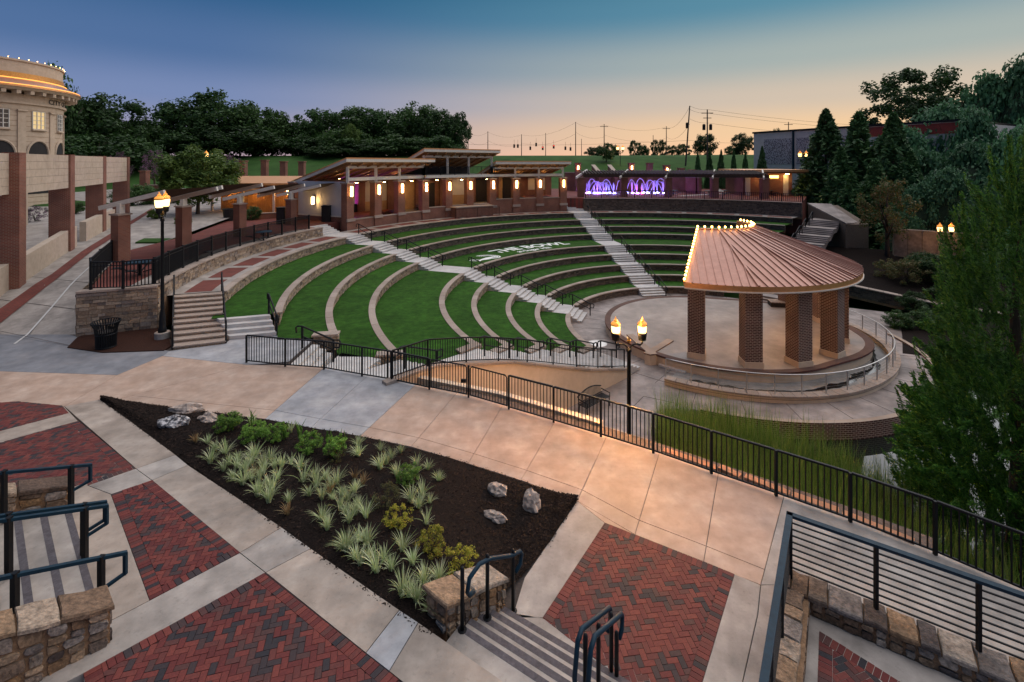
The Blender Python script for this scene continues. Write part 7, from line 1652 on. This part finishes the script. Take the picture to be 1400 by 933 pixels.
for i, (x, yt, yb, hw, Y) in enumerate(VM):
    X = (x - 700) / FPX * Y; zt = CH - (yt - YH) * Y / FPX; zb2 = CH - (yb - YH) * Y / FPX; R_ = hw * Y / FPX
    t = thing('vine_mound', VL[i], 'vines', (X, Y, zb2), group='vine covered mounds of the bank')
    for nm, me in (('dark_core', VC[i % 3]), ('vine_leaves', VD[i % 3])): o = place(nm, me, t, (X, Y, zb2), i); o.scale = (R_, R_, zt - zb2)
# ground cover on the bank and the bed by the walk
rows_ = []
for i, (x, y, z, R_, lb) in enumerate(((1240, 385, -2.6, 1.5, 'rusty brown shrub in the bed below the small tree'), (1270, 380, -2.4, 1.7, 'dark shrub in the bed left of the lamp'), (1215, 380, -2.8, 1.3, 'olive shrub beside the pale trunk'), (1305, 388, -2.4, 1.6, 'dark shrub at the foot of the lamp'), (1250, 425, ZF, 1.1, 'dark reedy shrub at the bend of the stage walk'), (1228, 448, ZF, .9, 'low dark shrub against the walk kerb'), (1275, 452, ZF, 1.2, 'dark shrub between the walk and the cypress'), (1300, 425, ZF, 1.5, 'large dark shrub behind the cypress'))):
    p = G(x, y, z); t = thing('bank_shrub', lb, 'shrub', p, group='shrubs beyond the stage walk'); c = place('leaves', [CRR, CRD[0], CRR, CRD[1], CRD[2], CRD[3], CRD[0], CRD[1]][i], t, (p[0], p[1], p[2] - .2), i); c.scale = (R_, R_, R_ * .75); place('stems', STM, t, p, 0, (R_ * 2, R_ * 2, R_ * 2))
struct(MB().prism([(24.4, 30.2), (26.8, 33.2), (30.4, 38), (40, 36), (36, 26)], -5, [ZF + .02, ZF + .02, ZF + .02, ZF + .6, ZF + .6]).build('planting_bed', M_MULCH))
# the big feathery cypress in front
cx, cy = 15.9, 15.2
t = thing('cypress_tree', 'large feathery bright green cypress beside the pond', 'tree', (cx, cy, -4.9))
MB().tube([(cx, cy, -5.0), (cx + .1, cy, -1), (cx, cy + .1, 3), (cx + .1, cy, 6)], [.32, .22, .12, .02], 9).build('trunk', M_BARK, t)
CYM = leaf_cloud('crown', 201, 150000, M_CYP, 900, 'cone', .0100, .17, 4.2, up=.3, zs=3.55, pw=.5, plume=.26)
o = place('crown', CYM, t, (cx, cy, -4.6), .4); o.scale = (3.05, 3.05, 3.05)
CY2 = leaf_cloud('crown', 202, 90000, M_CYP, 420, 'ball', .0125, .2, 4.2, up=.3, shell=.9, plume=.28)
o = place('lower_foliage', CY2, t, (cx - .1, cy, -5.0), 1.4); o.scale = (2.5, 2.5, 3.2)
# ------------------------------------------------------------------ reeds in the pond
M_REED = leaf_mat('reed blade', [(.06, .15, .02), (.17, .33, .05), (.32, .44, .08), (.05, .12, .02), (.40, .44, .13), (.12, .23, .04)], trans=.35)
RP = [(6.2, 21.3), (7.6, 20.9), (9.4, 20.0), (11.4, 18.9), (13.0, 16.9), (13.6, 14.6), (13.2, 11.2), (9.8, 11.6), (7.6, 13.2), (5.6, 16.2)]
def inside(x, y, poly):
    c = False
    for i in range(len(poly)):
        (x1, y1), (x2, y2) = poly[i - 1], poly[i]
        if (y1 > y) != (y2 > y) and x < (x2 - x1) * (y - y1) / (y2 - y1) + x1: c = not c
    return c
r = random.Random(17); mb = MB(); k = 0
while k < 1350:
    x0, y0 = r.uniform(5, 14), r.uniform(11, 21.5)
    if not inside(x0, y0, RP): continue
    if x0 > 10.8 and y0 < 17.5 and noise.noise(Vector((x0 * .8, y0 * .8, 1))) < .0 and r.random() < .9: continue
    k += 1; hc = r.uniform(1.7, 3.0) * (1 + .12 * (y0 > 18))
    for b_ in range(19):
        x, y = x0 + r.gauss(0, .13), y0 + r.gauss(0, .13)
        a = r.uniform(0, 6.28); h = hc * r.uniform(.65, 1.08); ln = r.uniform(.05, .75) ** 1.3; w = r.uniform(.009, .021); A = []; B = []
        for q in range(5):
            t_ = q / 4; X = x + cos(a) * ln * t_ ** 2.2; Y = y + sin(a) * ln * t_ ** 2.2; Z = -4.8 + h * t_ * (1 - .16 * ln * t_ * t_); ww = w * (1 - t_ ** 1.5 * .93)
            A.append((X - sin(a) * ww, Y + cos(a) * ww, Z)); B.append((X + sin(a) * ww, Y - cos(a) * ww, Z))
        mb.strip(A, B)
tag(mb.build('reeds', M_REED), 'dense stand of tall green reeds growing in the pond behind the fence', 'reeds', kind='stuff')
